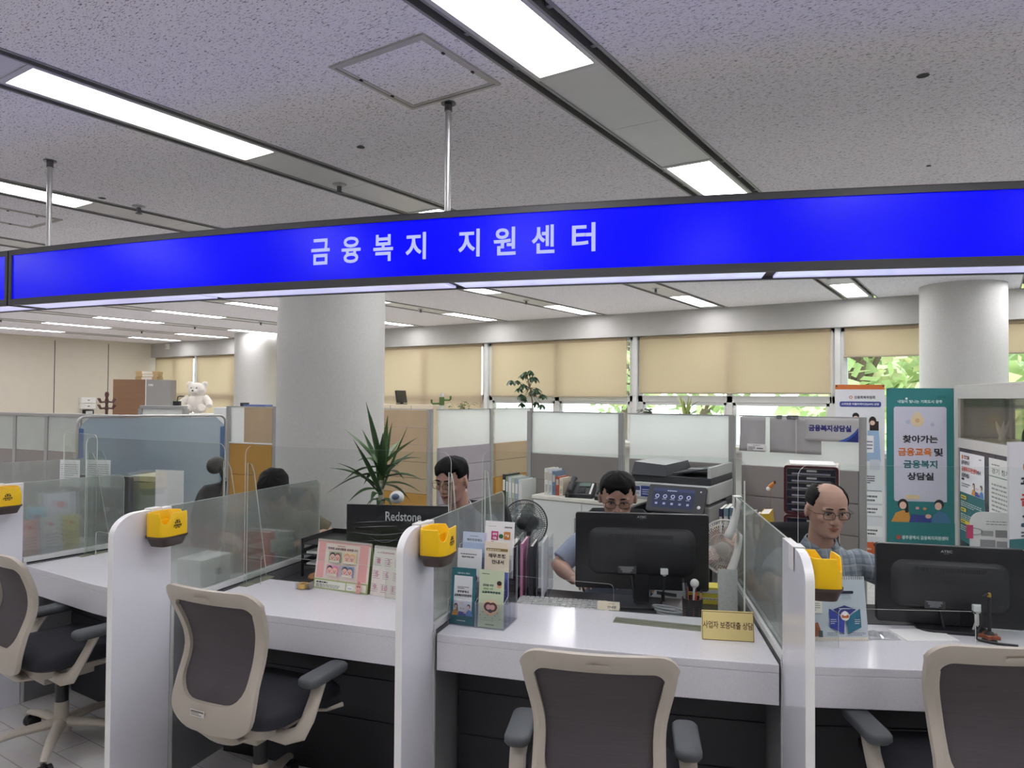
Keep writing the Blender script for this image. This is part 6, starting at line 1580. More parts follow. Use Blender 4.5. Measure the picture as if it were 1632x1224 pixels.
# clear file sorter behind the rack
p = at(842, 962, CT_Z); q = deep(846, 635, 3.56)
t = thing('file_sorter', 'clear upright file sorter holding black and pink folders behind the brochure rack', 'file sorter', (q.x, q.y, DESK_Z), R(24))
for i in range(5):
    mb = MB(); x = -0.10 + i * 0.05; mb.prism([(-0.12, 0.0), (0.12, 0.0), (0.12, 0.27), (-0.06, 0.27), (-0.12, 0.18)], x - 0.001, x + 0.001, M_PCLR, 'yz', side=M_PCLRE); mb.build('divider_sheet', t, smooth=False)
mb = MB(); mb.box(-0.102, 0.102, -0.12, 0.12, 0, 0.003, M_PCLR); mb.box(-0.102, 0.102, 0.117, 0.12, 0.003, 0.2, M_PCLR); mb.build('tray', t, smooth=False)
def SQ(x, y): c_, s_ = math.cos(R(24)), math.sin(R(24)); return (q.x + x * c_ - y * s_, q.y + x * s_ + y * c_, DESK_Z + 0.004)
for (x, w, h, c, lab) in ((-0.075, 0.030, 0.24, '#26262a', 'thick black folder in the clear file sorter'), (-0.025, 0.012, 0.25, '#d98ab4', 'thin pink folder in the clear file sorter'), (0.022, 0.016, 0.24, '#33343c', 'dark slim folder in the clear file sorter'), (0.075, 0.010, 0.26, '#e6e6ea', 'white paper folder in the clear file sorter')):
    book(lab, SQ(x, -0.10), R(24), w, 0.20, h, c, name='file_folder', cat='folder', group='folders in the clear sorter')
# keyboard, note sheet, pencil pot, sticky note box, small parts of the middle desk
M_KEYB = mat('keyboard_pale', '#dcdcda', 0.5); M_KEYC = mat('keycap_grey', '#c4c4c2', 0.5)
def keyboard(lab, loc, rot, body, cap):
    t = thing('keyboard', lab, 'keyboard', loc, rot)
    mb = MB(); mb.prism([(-0.07, 0), (0.07, 0), (0.07, 0.022), (-0.07, 0.012)], -0.21, 0.21, body, 'yz'); mb.build('case', t, bevel=0.003)
    mb = MB()
    for r_ in range(5):
        y = -0.055 + r_ * 0.026; z = 0.012 + (y + 0.07) * 0.0714
        for c_ in range(18): mb.box(-0.20 + c_ * 0.0222, -0.182 + c_ * 0.0222, y, y + 0.021, z, z + 0.007, cap)
    mb.build('keys', t, smooth=False)['kind'] = 'stuff'
    return t
pp = deep(898, 635, 3.29); keyboard('pale keyboard behind the counter edge in front of the resting hands', (pp.x, pp.y, DESK_Z), R(22), M_KEYB, M_KEYC)
pp = deep(1460, 635, 3.02); 
t = top_thing('note_sheet', 'folded cream note card with dark writing at the screen slot', 'note', 966, 974, CT_Z, R(20)); t.location.y += 0.02
mb = MB(); mb.add([(-0.048, 0, 0), (0.048, 0, 0), (0.048, 0.012, 0.034), (-0.048, 0.012, 0.034), (-0.048, 0.03, 0), (0.048, 0.03, 0)], [(0, 1, 2, 3), (3, 2, 5, 4)], mat('cream_card', '#e9dfc6', 0.7)); mb.build('card', t, smooth=False)
A = Art(0.096, 0.034, lambda x, y, d: (x - 0.048, y * 0.35 - d, y)); A.text('안내문', 0.66, 0.35, 0.4, 0.3, '#33332e', 0.02); A.lines(0.5, 0.85, 0.72, 0.8, 1, '#77746a', 0.6); A.build(t)
p = at(1101, 983, CT_Z)
t = thing('pencil_pot', 'black dotted pencil pot full of pens at the counter edge', 'pencil pot', (p.x - 0.02, p.y + 0.075, DESK_Z), 0)
m, n, l, o = newmat('dotted_mesh'); b = n.new('ShaderNodeBsdfPrincipled'); l.new(b.outputs[0], o.inputs[0]); tc = n.new('ShaderNodeTexCoord'); mp = n.new('ShaderNodeMapping'); mp.inputs['Scale'].default_value = (22, 8, 0); vo = n.new('ShaderNodeTexVoronoi'); vo.inputs['Randomness'].default_value = 0.0; vo.inputs['Scale'].default_value = 110
l.new(tc.outputs['Object'], vo.inputs['Vector']); mr = n.new('ShaderNodeMath'); mr.operation = 'LESS_THAN'; mr.inputs[1].default_value = 0.27; l.new(vo.outputs['Distance'], mr.inputs[0]); mx = n.new('ShaderNodeMix'); mx.data_type = 'RGBA'; mx.inputs['A'].default_value = lin('#1d1d20'); mx.inputs['B'].default_value = lin('#a3664e'); l.new(mr.outputs[0], mx.inputs['Factor']); l.new(mx.outputs['Result'], b.inputs['Base Color'])
mb = MB(); mb.lathe([(0.040, 0.0), (0.044, 0.10), (0.041, 0.10), (0.038, 0.004), (0, 0.004)], m, seg=28); mb.build('pot', t)
for i, (x, y, c, lab, h) in enumerate(((-0.02, 0.01, '#d9653a', 'orange pen', 0.135), (0.015, -0.01, '#c24a34', 'red pen', 0.14), (0.0, 0.02, '#e8e6e2', 'white marker', 0.15), (0.024, 0.012, '#cfa27c', 'wooden pencil', 0.13), (-0.012, -0.022, '#4a4c52', 'grey pen', 0.16), (-0.03, 0.0, '#8a8c90', 'silver pen', 0.17))):
    k = thing('pen', lab + ' standing in the dotted pencil pot', 'pen', (p.x - 0.02 + x, p.y + 0.075 + y, DESK_Z + 0.005), 0, 'pens in the pencil pot')
    tx, ty = x * 0.35, y * 0.35
    mb = MB(); mb.tube([(0, 0, 0), (tx, ty, h * 0.9)], 0.005 if i != 2 else 0.008, ink(c), 8); mb.build('barrel', k)
    mb = MB()
    if i == 2: mb.ell((tx, ty, h), (0.019, 0.019, 0.019), ink(c), 14, 10)
    else: mb.tube([(tx, ty, h * 0.9), (tx * 1.1, ty * 1.1, h)], [0.0055, 0.003], ink('#2c2c2e' if i % 2 else c), 8)
    mb.build('pen_cap', k)
p = at(1074, 975, CT_Z); t = thing('sticky_note_box', 'yellow and white paper box lying behind the monitor foot', 'box', (p.x + 0.01, p.y + 0.375, DESK_Z), R(24))
mb = MB(); mb.box(-0.085, 0.085, -0.05, 0.05, 0, 0.078, ink('#e6d64a')); mb.build('box_body', t, bevel=0.003)
mb = MB(); mb.box(-0.0855, 0.0855, -0.0515, 0.04, 0.022, 0.030, M_PAPER); mb.box(-0.0855, 0.0855, -0.0515, 0.04, 0.052, 0.068, M_PAPER); mb.build('paper_band', t, smooth=False)
A = Art(0.12, 0.012, lambda x, y, d: (x - 0.03, -0.0518 - d, 0.023 + y * 0.5)); A.lines(0, 0.9, 0.1, 0.9, 1, '#77756a', 0.7); A.build(t)
p = at(1060, 982, CT_Z); t = thing('power_cable', 'coiled grey cable lying behind the counter edge under the monitor', 'cable', (p.x - 0.03, p.y + 0.13, DESK_Z), 0)
mb = MB(); mb.tube([(0.05 * math.cos(q * 0.3) * (1 + 0.01 * q), 0.03 * math.sin(q * 0.3), 0.006 + 0.0006 * q) for q in range(60)], 0.005, mat('grey_cable', '#a9abad', 0.4), 8); mb.build('cable_loop', t)
# brown drawer unit and white fan corner
p = deep(1174, 635, 4.78); t = thing('drawer_unit', 'brown wooden drawer unit on the floor between copier and white fan', 'drawer unit', (p.x, p.y, 0), R(5))
WD = mat('brown_wood', '#8a6846', 0.5, var=0.1, vscale=3, stretch=(1, 1, 12))
mb = MB(); mb.box(-0.15, 0.15, 0.0, 0.42, 0.0, 0.80, WD); mb.build('carcass', t, bevel=0.004)
for k in range(4):
    mb = MB(); mb.box(-0.146, 0.146, -0.018, -0.001, 0.03 + k * 0.192, 0.215 + k * 0.192, WD); d = mb.build('drawer', t, bevel=0.003)
    mb = MB(); mb.ell((0, -0.026, 0.12 + k * 0.192), (0.014, 0.01, 0.014), M_CHR, 10, 8); mb.build('knob', d)
# sheets hung on the staff-side glass of the divider behind the gold plaque
for (s0, wd, z0, z1, cur, lab) in ((0.95, 0.20, 0.99, 1.180, 0.035, 'white sheet hung from the glass edge behind the gold plaque'), (0.90, 0.17, 0.79, 1.03, 0.05, 'lower white sheet curling off the glass behind the gold plaque')):
    pd_, dg = DIV[3]; dd, nn = dirv(dg), dirv(dg + 90); off = 0.024
    s_ = thing('paper_sheet', lab, 'paper', (pd_[0] + dd.x * s0 + nn.x * off, pd_[1] + dd.y * s0 + nn.y * off, z0), R(dg))
    mb = MB(); vs = []
    for k in range(9): f = k / 8; vs += [(-wd / 2 + 0.05 * (1 - f), 0.006 + cur * (1 - f) ** 2, (z1 - z0) * f), (wd / 2 - 0.03 * (1 - f), 0.006 + cur * 1.6 * (1 - f) ** 2, (z1 - z0) * f)]
    mb.add(vs, [(2 * k, 2 * k + 2, 2 * k + 3, 2 * k + 1) for k in range(8)], M_PAPER); o = mb.build('sheet', s_); sd = o.modifiers.new('thick', 'SOLIDIFY'); sd.thickness = 0.001
s0 = 1.02; t = thing('paper_clip', 'white clip on the glass edge beside the hung sheets', 'clip', (pd_[0] + dd.x * s0 + nn.x * 0.014, pd_[1] + dd.y * s0 + nn.y * 0.014, 1.1775), R(dg))
mb = MB(); mb.box(-0.03, 0.03, 0.022, 0.026, -0.05, 0.006, M_PAPER); mb.box(-0.03, 0.03, -0.012, -0.008, -0.03, 0.006, M_PAPER); mb.box(-0.03, 0.03, -0.008, 0.022, 0.003, 0.006, M_PAPER); mb.build('clip_body', t, bevel=0.001)
p = deep(1160, 635, 3.10); t = thing('leaning_sheet', 'grey speckled sheet leaning on a stand left of the gold plaque', 'paper', (p.x, p.y, DESK_Z), R(50))
mb = MB(); mb.M = Matrix.Rotation(R(-10), 4, 'X') @ Matrix.Rotation(R(6), 4, 'Y'); mb.box(-0.045, 0.05, 0, 0.003, 0.004, 0.22, mat('speckled_paper', '#c2c2c0', 0.8, var=0.12, vscale=90)); mb.build('sheet', t, smooth=False)
mb = MB(); mb.box(-0.05, 0.055, -0.02, 0.06, 0, 0.004, M_BLK); mb.build('stand', t, smooth=False)
# ---------------------------------------------------------------- things around the man in plaid
p = deep(1285, 635, 4.05); dr = R(8)
t = thing('side_table', 'light side table under the dark red letter drawers and yellow files', 'table', (p.x - 0.12, p.y + 0.10, 0), dr)
mb = MB(); mb.box(-0.48, 0.33, -0.2, 0.24, 0.70, 0.725, M_LGREY); mb.build('table_top', t, bevel=0.003)
for sx in (-0.45, 0.30):
    for sy in (-0.17, 0.21): mb = MB(); mb.box(sx - 0.015, sx + 0.015, sy - 0.015, sy + 0.015, 0, 0.70, M_ALU); mb.build('leg', t, smooth=False)
M_RED = mat('letter_drawer_red', '#4a1c28', 0.35); M_SMOKE = mat('smoke_drawer', '#2b2b36', 0.15, var=0.05)
for k, z in enumerate((0.727, 1.005)):
    t = thing('letter_drawers', 'dark red %s letter drawer tower behind the man in plaid' % ('lower' if k == 0 else 'upper'), 'drawers', (p.x + 0.02, p.y + 0.02, z), dr, 'stacked letter drawer towers')
    mb = MB(); mb.ring(rrect(0.285, 0.274, 0.02, 4, 0, 0.138), rrect(0.255, 0.246, 0.008, 4, 0, 0.138), -0.006, 0.0, M_RED, 'xz'); mb.build('front_frame', t, bevel=0.002)
    mb = MB(); mb.box(-0.14, 0.14, 0.001, 0.30, 0.003, 0.274, mat('drawer_shell', '#c9c3ba', 0.5)); mb.build('shell', t, bevel=0.004)
    for i in range(6):
        mb = MB(); zz = 0.018 + i * 0.0405; mb.box(-0.125, 0.125, -0.004, -0.0002, zz, zz + 0.036, M_SMOKE); d = mb.build('drawer', t, smooth=False)
        mb = MB(); mb.box(-0.022, 0.03, -0.010, -0.0042, zz + 0.021, zz + 0.031, mat('drawer_pull', '#b9b9b6', 0.3)); mb.build('pull_tab', d, bevel=0.001)
        mb = MB(); mb.box(-0.10, 0.10, -0.0052, -0.0042, zz + 0.004, zz + 0.014, ink('#8a8a96')); mb.build('paper_strip', d, smooth=False)
c_, s_ = math.cos(dr), math.sin(dr)
tag(MB().box(-0.12, 0.12, -0.10, 0.16, 0, 0.006, M_PAPER).build('paper_stack', loc=(p.x + 0.02 - s_ * 0.13, p.y + 0.02 + c_ * 0.13, 1.281), rotz=dr + 0.1, smooth=False), 'loose white sheets lying on top of the dark red drawer tower', 'paper')
x = -0.455
def ST(x, y): return (p.x - 0.0 + x * c_ - y * s_, p.y + x * s_ + y * c_, 0.7265)
for i, (w, h, c, lab, tl) in enumerate(((0.02, 0.30, '#2c2c4a', 'dark violet file first in the file row beside the letter drawers', 0), (0.026, 0.305, '#7f9aa4', 'grey-blue file second in the file row beside the letter drawers', 0), (0.028, 0.31, '#5a7a8c', 'steel blue file third in the file row beside the letter drawers', 0), (0.03, 0.30, '#c9d2cc', 'pale file fourth in the file row beside the letter drawers', 0),
                                        (0.026, 0.27, '#a9a9a4', 'grey file fifth in the file row beside the letter drawers', 1), (0.026, 0.28, '#b9b2a4', 'beige-grey file sixth in the file row beside the letter drawers', 2), (0.03, 0.27, '#77777a', 'dark grey leaning file next to the yellow file', 3), (0.05, 0.29, '#c9a828', 'thick mustard yellow file leaning beside the drawer tower', 5))):
    book(lab, ST(x + w / 2 - 0.0, -0.12), dr, w, 0.22, h, c, name='file_folder', cat='file', group='file row beside the letter drawers', tilt=-tl, art=sp('#e0ded2')); x += w + 0.006 + (0.028 if tl > 3 else 0.006 if tl else 0)
q0 = deep(1228, 635, 4.24); t = thing('bird_ornament', 'small orange and white bird-shaped ornament on a stick above the files', 'ornament', (q0.x, q0.y, 0.7265), R(20)); t.scale = (0.6, 0.6, 1.0)
mb = MB(); mb.tube([(0, 0, 0), (0, 0.01, 0.40)], 0.003, WD, 6); mb.lathe([(0.02, 0), (0.02, 0.006)], WD, seg=12); mb.build('stick', t)
mb = MB(); mb.ell((0, 0.01, 0.415), (0.045, 0.014, 0.016), mat('ornament_orange', '#c9803a', 0.4), 12, 8, rot=Matrix.Rotation(R(-30), 3, 'Y')); mb.build('bird_body', t)
mb = MB(); mb.ell((-0.02, 0.004, 0.402), (0.022, 0.012, 0.012), M_PAPER, 10, 8); mb.build('bird_tail', t); mb = MB(); mb.ell((0.04, 0.01, 0.44), (0.012, 0.01, 0.011), mat('ornament_brown', '#5a3a22', 0.5), 10, 8); mb.build('bird_head', t)
# wired stand, cable, plastic bag, phone, keyboard corner on the last counter
p = at(1577, 1021, CT_Z); t = thing('wired_stand', 'black upright probe with a bent wire on an orange star-shaped foot', 'stand', (p.x, p.y, CT_Z), R(33))
OR = mat('orange_clay', '#a5583a', 0.6)
mb = MB(); st = [((0.040 if i % 2 == 0 else 0.022) * math.cos(2 * PI * i / 10 + 0.3), (0.040 if i % 2 == 0 else 0.022) * math.sin(2 * PI * i / 10 + 0.3)) for i in range(10)]
mb.prism(st, 0.010, 0.024, OR); mb.build('star_foot', t, bevel=0.002)
mb = MB(); mb.lathe([(0.026, 0), (0.024, 0.010), (0, 0.010)], M_BLK, seg=18); mb.lathe([(0.020, 0.024), (0.012, 0.034), (0.0065, 0.036), (0.0065, 0.165)], M_BLK, seg=14); mb.build('rod', t)
mb = MB(); mb.lathe([(0.0066, 0.0), (0.0066, 0.012), (0.003, 0.016)], mat('brass_tip', '#c9a040', 0.3, metal=0.7), (0, 0, 0.165), 12); mb.build('tip', t)
mb = MB(); mb.tube([(-0.005, 0, 0.176), (-0.022, 0, 0.168), (-0.026, 0, 0.13), (-0.026, 0, 0.08), (-0.036, -0.004, 0.05), (-0.052, -0.006, 0.03), (-0.055, -0.008, 0.012), (-0.050, -0.012, 0.006), (0.0, -0.05, 0.005), (0.06, -0.07, 0.005)], 0.0045, M_BLK, 10); mb.build('wire', t)
p = at(1402, 1014, CT_Z); t = thing('plastic_bag', 'crumpled clear plastic sleeve lying next to the blue hexagon calendar', 'bag', (p.x, p.y, CT_Z), R(30))
mb = MB(); rnd = random.Random(9); nx, ny = 12, 8; vs = [((i / nx - 0.5) * 0.12 + rnd.uniform(-.003, .003), (j / ny - 0.5) * 0.10, 0.004 + rnd.uniform(0, 0.018) * math.sin(PI * i / nx) * math.sin(PI * j / ny)) for j in range(ny + 1) for i in range(nx + 1)]
mb.add(vs, [(j * (nx + 1) + i, j * (nx + 1) + i + 1, (j + 1) * (nx + 1) + i + 1, (j + 1) * (nx + 1) + i) for j in range(ny) for i in range(nx)], frost('bag_film', '#f2f2f4', 0.45, 0.2, 0.2, 0.12)); o = mb.build('film', t, ang=15); sd = o.modifiers.new('thick', 'SOLIDIFY'); sd.thickness = 0.001
p = at(1395, 985, CT_Z); t = thing('mouse', 'dark red and black computer mouse behind the clear sleeve', 'mouse', (p.x + 0.02, p.y + 0.12, CT_Z), R(40))
mb = MB(); mb.ell((0, 0, 0.018), (0.03, 0.05, 0.018), M_BLK, 16, 10); mb.build('mouse_shell', t); mb = MB(); mb.ell((0, -0.035, 0.024), (0.022, 0.014, 0.010), mat('mouse_red', '#7a2028', 0.3), 12, 8); mb.build('mouse_keys', t)
p = deep(1470, 635, 2.82); tag(MB().box(-0.10, 0.10, -0.07, 0.07, 0, 0.004, M_PAPER).build('paper_stack', loc=(p.x, p.y, CT_Z), rotz=R(35), smooth=False), 'white printed sheet lying beneath the second monitor', 'paper')
# clipboard sheet with pink clip standing behind the second monitor
p = deep(1585, 635, 3.20); t = thing('paper_holder', 'white rounded paper holder with a printed table sheet behind the second monitor', 'paper holder', (p.x, p.y, DESK_Z), R(20))
o_ = rrect(0.20, 0.46, 0.05, 6, 0, 0.23, (0, 0, 0, 1))
mb = MB(); mb.prism(o_, 0.0, 0.004, M_PAPER, 'xz'); mb.build('backing_card', t, smooth=False)
A = Art(0.20, 0.46, lambda x, y, d: (x - 0.10, -0.0005 - d, y)); A.lines(0.32, 0.9, 0.88, 0.93, 2, '#8a8a8a', 0.3)
A.rect(0.22, 0.77, 0.46, 0.82, '#a5a5a5'); A.rect(0.5, 0.76, 0.98, 0.83, '#8d8d8d'); A.rect(0.2, 0.66, 0.5, 0.735, '#9a9a9a'); A.rect(0.52, 0.65, 0.98, 0.725, '#9f9f9f'); A.lines(0.22, 0.96, 0.30, 0.63, 12, '#9a9a9a', 0.5); A.build(t)
mb = MB(); mb.box(-0.06, 0.06, 0.004, 0.09, 0, 0.006, M_PCLR); mb.build('stand', t, smooth=False)
bx = Matrix.Translation((p.x, p.y, DESK_Z)) @ Matrix.Rotation(R(20), 4, 'Z')
t = thing('binder_clip', 'pink binder clip on the edge of the white paper holder', 'clip', bx @ Vector((-0.10, 0, 0.37)), R(20))
mb = MB(); mb.prism([(-0.012, -0.006), (-0.012, 0.010), (0.014, 0.004), (0.014, 0.0)], -0.03, 0.03, mat('clip_pink', '#c8406a', 0.35)); mb.build('clip_body', t, bevel=0.001)
mb = MB(); mb.tube([(0.012, -0.001, 0.018), (0.03, -0.008, 0.016), (0.044, -0.010, 0.010), (0.044, -0.010, -0.004), (0.03, -0.008, -0.010), (0.012, -0.001, -0.012)], 0.0012, M_CHR, 6); mb.build('wire_handle', t)
# ---------------------------------------------------------------- posters and banners at the right
def art_banner(A):
    A.rect(0, 0, 1, 1, '#2f7f82'); A.text('내일이 빛나는 기회도시 광주', 0.5, 0.917, 0.66, 0.020, '#dff0ee', 0.02); A.disc(0.30, 0.935, 0.018, '#dff0ee'); A.text('광주', 0.82, 0.945, 0.14, 0.022, '#276a6e', 0.03)
    A.rr(0.11, 0.30, 0.89, 0.885, 0.035, '#cfcfe0'); A.poly([(0.13, 0.36), (0.89, 0.36), (0.89, 0.30), (0.13, 0.30)], '#cfcfe0'); A.disc(0.46, 0.80, 0.10, '#e4d3b0'); A.disc(0.46, 0.835, 0.05, '#e4d3b0'); A.disc(0.46, 0.80, 0.035, '#d9b88a'); A.disc(0.32, 0.79, 0.035, '#b9c2d8'); A.disc(0.68, 0.775, 0.03, '#b4bcd4')
    A.text('찾아가는', 0.5, 0.685, 0.52, 0.048, '#2f2f35', 0.035); A.text('금융교육', 0.42, 0.605, 0.50, 0.05, '#d9772f', 0.035); A.text('및', 0.77, 0.605, 0.13, 0.05, '#2f2f35', 0.035); A.text('금융복지', 0.5, 0.53, 0.50, 0.05, '#2f7476', 0.035); A.text('상담실', 0.5, 0.455, 0.39, 0.048, '#2f2f35', 0.035)
    A.rect(0.28, 0.315, 0.48, 0.34, '#e6cda4'); couple(A, 0.06, 0.95, 0.17, 0.315, ('#d99a4a', '#3f4a96', '#4a7ea6')); A.rect(0, 0, 1, 0.172, '#2f7f82'); A.disc(0.17, 0.078, 0.035, '#b8483a'); A.text('광주광역시 금융복지지원센터', 0.56, 0.078, 0.68, 0.024, '#dfeeee', 0.03)
def banner(lab, loc, rot, w, z0, z1, col, art, ucol):
    t = thing('standing_banner', lab, 'banner', (loc[0], loc[1], 0), rot)
    h = z1 - z0
    mb = MB(); vs = []; n = 16
    for i in range(n + 1):
        z = z0 + h * i / n; y = 0.0
        vs += [(-w / 2, y, z), (w / 2, y, z)]
    mb.add(vs, [(2 * i, 2 * i + 1, 2 * i + 3, 2 * i + 2) for i in range(n)], ink(col)); o = mb.build('printed_cloth', t); sd = o.modifiers.new('thick', 'SOLIDIFY'); sd.thickness = 0.001; sd.offset = 1
    A = Art(w, h, lambda x, y, d: (x - w / 2, -0.0014 - d, z0 + y)); art(A); A.build(t)
    mb = MB(); c = (0, 0.10, 0.5)
    for sx in (-1, 1): mb.tube([(sx * (w / 2 - 0.01), 0.012, z1 - 0.012), (sx * 0.02, 0.07, z0 + h * 0.42), (-sx * 0.0 + sx * 0.02, 0.09, 0.30)], 0.006, M_BLK, 6); mb.tube([(sx * 0.02, 0.08, 0.34), (sx * (w / 2 - 0.01), 0.012, z0 + 0.015)], 0.006, M_BLK, 6); mb.tube([(sx * 0.02, 0.09, 0.32), (sx * w * 0.45, -0.08, 0.0)], 0.006, M_BLK, 6)
    mb.tube([(0, 0.09, 0.32), (0, 0.40, 0.0)], 0.006, M_BLK, 6); mb.build('cross_stand', t)
    for sx in (-1, 1):
        for z in (z0 + 0.015, z1 - 0.015):
            mb = MB(); mb.tube([(sx * (w / 2 - 0.014), -0.006, z), (sx * (w / 2 - 0.014), 0.012, z)], 0.008, M_CHR, 10); mb.build('corner_eyelet', t)
    return t
p = deep(1466, 635, 6.7); banner('teal standing banner with four lines of bold lettering above a drawn couple', (p.x, p.y), CAMROT - 8, 0.585, 0.27, 1.765, '#2f7f82', art_banner, '#ffffff')
bpy.data.objects['standing_banner'].rotation_euler = (0, 0, R(33.5 - 8))
def art_white(A):
    A.rect(0, 0, 1, 1, '#f0f0f4'); A.rect(0, 0.972, 1, 1, '#e07a3a'); A.disc(0.32, 0.925, 0.035, '#d9713a'); A.disc(0.32, 0.925, 0.02, '#f0f0f4'); A.text('신용회복위원회', 0.60, 0.925, 0.42, 0.018, '#3a3a42', 0.03)
    A.rr(0.09, 0.868, 0.93, 0.90, 0.04, '#46509a'); A.text('스마트폰 어플리케이션(APP) 상담', 0.51, 0.884, 0.76, 0.015, '#eef0fa', 0.03)
    A.disc(0.42, 0.815, 0.07, '#1f1f24'); A.disc(0.42, 0.800, 0.055, '#efc8b4'); A.rect(0.34, 0.70, 0.52, 0.78, '#e8eaf2'); A.disc(0.76, 0.785, 0.075, '#33231f', 0.028); A.rect(0.70, 0.72, 0.88, 0.785, '#33231f'); A.disc(0.755, 0.775, 0.052, '#f2cdbb'); A.poly([(0.64, 0.55), (0.92, 0.55), (0.88, 0.73), (0.66, 0.73)], '#a9c4e2'); A.rect(0.62, 0.60, 0.78, 0.70, '#fbfbfd'); A.lines(0.64, 0.76, 0.62, 0.68, 3, '#6b7090', 0.4); A.rect(0.70, 0.50, 0.90, 0.56, '#d9dde6')
    A.lines(0.55, 0.8, 0.42, 0.47, 4, '#3a3a44', 0.5); A.rect(0.5, 0.375, 0.94, 0.378, '#3a3a44')
    for y in (0.30, 0.23): A.rect(0.5, y - 0.005, 0.94, y - 0.003, '#9a9aa4')
    for (y0, y1) in ((0.315, 0.36), (0.245, 0.285), (0.12, 0.16)): A.rr(0.45, y0 - 0.01, 0.95, y1 + 0.01, 0.02, '#ffffff'); A.lines(0.55, 0.85, y0, y1, 2, '#55555f', 0.5)
    A.rect(0, 0.0, 1, 0.075, '#dd6a3a'); A.lines(0.45, 0.9, 0.03, 0.045, 1, '#f6d9c6', 0.7)
p = deep(1370, 635, 7.7)
banner('white standing banner with an orange top bar and two drawn people', (p.x, p.y), 0, 0.475, 0.02, 1.815, '#f0f0f4', art_white, '#000000').rotation_euler = (0, 0, R(12))
# glass display cabinet, seen along its long side
M_CABF = mat('cabinet_frame_grey', '#c9c8c4', 0.4)
p0, p1 = deep(1522, 635, 6.55), deep(1668, 635, 4.75)
cm_, crot, cL = basis(Vector((p0.x, p0.y, 0)), Vector((p1.x, p1.y, 0)))
t = thing('display_cabinet', 'tall pale glass display cabinet with posters stuck on its lower doors', 'cabinet', (p0.x, p0.y, 0), crot)
Z1, ZM0, ZM1 = 1.77, 1.235, 1.32
mb = MB()
for x in (0.0, cL - 0.07): mb.box(x, x + 0.07, 0.0, 0.05, 0, Z1, M_CABF); mb.box(x, x + 0.07, 0.40, 0.45, 0, Z1, M_CABF)
mb.box(0.07, cL - 0.07, 0.0, 0.05, Z1 - 0.10, Z1, M_CABF); mb.box(0.07, cL - 0.07, 0.0, 0.05, ZM0, ZM1, M_CABF); mb.box(0.07, cL - 0.07, 0.0, 0.05, 0.0, 0.10, M_CABF)
mb.box(0.0, cL, 0.0, 0.45, Z1, Z1 + 0.02, M_CABF); mb.box(0.07, cL - 0.07, 0.40, 0.45, ZM0, ZM1, M_CABF); mb.box(0.07, cL - 0.07, 0.40, 0.45, Z1 - 0.10, Z1, M_CABF)
mb.build('frame', t, bevel=0.003)
mb = MB(); mb.box(0.07, cL - 0.07, 0.05, 0.40, ZM1 - 0.03, ZM1, M_CABF); mb.build('shelf', t, smooth=False)
M_SMK = clear('smoked_glass', '#efede6', 0.05)
mb = MB(); mb.box(0.07, cL - 0.07, 0.022, 0.026, ZM1, Z1 - 0.10, M_SMK); mb.build('front_glass', t, smooth=False)
mb = MB(); mb.box(0.07, cL - 0.07, 0.424, 0.428, ZM1, Z1 - 0.10, clear('rear_glass', '#e6e4dc', 0.05)); mb.build('rear_glass', t, smooth=False)
M_DDOOR = mat('dark_door', '#3c3e42', 0.25)
for k in range(2):
    a = 0.075 + k * (cL - 0.15) / 2; mb = MB(); mb.box(a, a + (cL - 0.15) / 2 - 0.006, 0.012, 0.035, 0.10, ZM0 - 0.004, M_DDOOR); d = mb.build('door', t, bevel=0.002)
    mb = MB(); mb.box(a + (0.66 if k == 0 else 0.75), a + (0.675 if k == 0 else 0.765), -0.006, 0.012, 0.62, 0.74, M_ALU); mb.build('handle', d, bevel=0.001)
mb = MB(); mb.box(0.0, 0.02, 0.05, 0.40, 0.0, Z1, M_CABF); mb.box(cL - 0.02, cL, 0.05, 0.40, 0, Z1, M_CABF); mb.box(0.07, cL - 0.07, 0.405, 0.42, 0.0, ZM0, M_CABF); mb.build('side_panel', t, smooth=False)
CB = Matrix.Translation((p0.x, p0.y, 0)) @ Matrix.Rotation(crot, 4, 'Z')
s_ = thing('bottle', 'dark green slender bottle inside the glass display cabinet', 'bottle', CB @ Vector((1.02, 0.22, ZM1 + 0.001)), 0)
mb = MB(); mb.lathe([(0.0, 0.0), (0.06, 0.0), (0.062, 0.02), (0.055, 0.09), (0.035, 0.14), (0.016, 0.17), (0.014, 0.25)], mat('bottle_green', '#25352f', 0.15), seg=22); mb.build('bottle_glass', s_)
mb = MB(); mb.lathe([(0.016, 0.25), (0.017, 0.285), (0, 0.287)], M_BLK, seg=14); mb.build('stopper', s_)
s_ = thing('cotton_sprig', 'white paper flower sprig inside the glass display cabinet', 'flower', CB @ Vector((0.50, 0.20, ZM1 + 0.012)), 0)
mb = MB()
for q in range(5): a = q * 1.25; mb.tube([(0, 0, 0), (0.02 * math.cos(a), 0.02 * math.sin(a), 0.07), (0.05 * math.cos(a), 0.05 * math.sin(a), 0.15)], [0.008, 0.018, 0.003], M_PAPER, 8)
mb.build('petals', s_); mb = MB(); mb.lathe([(0.02, -0.011), (0.025, 0.02), (0, 0.02)], M_PAPER, seg=12); mb.build('holder', s_)
def poster(lab, x0, x1, z0, z1, art, col):
    t = thing('poster', lab, 'poster', CB @ Vector(((x0 + x1) / 2, 0.0105, z0)), crot, None)
    w, h = x1 - x0, z1 - z0
    mb = MB(); mb.box(-w / 2, w / 2, -0.001, 0.0, 0, h, ink(col)); mb.build('sheet', t, smooth=False)
    A = Art(w, h, lambda x, y, d: (x - w / 2, -0.0012 - d, y)); art(A); A.build(t)
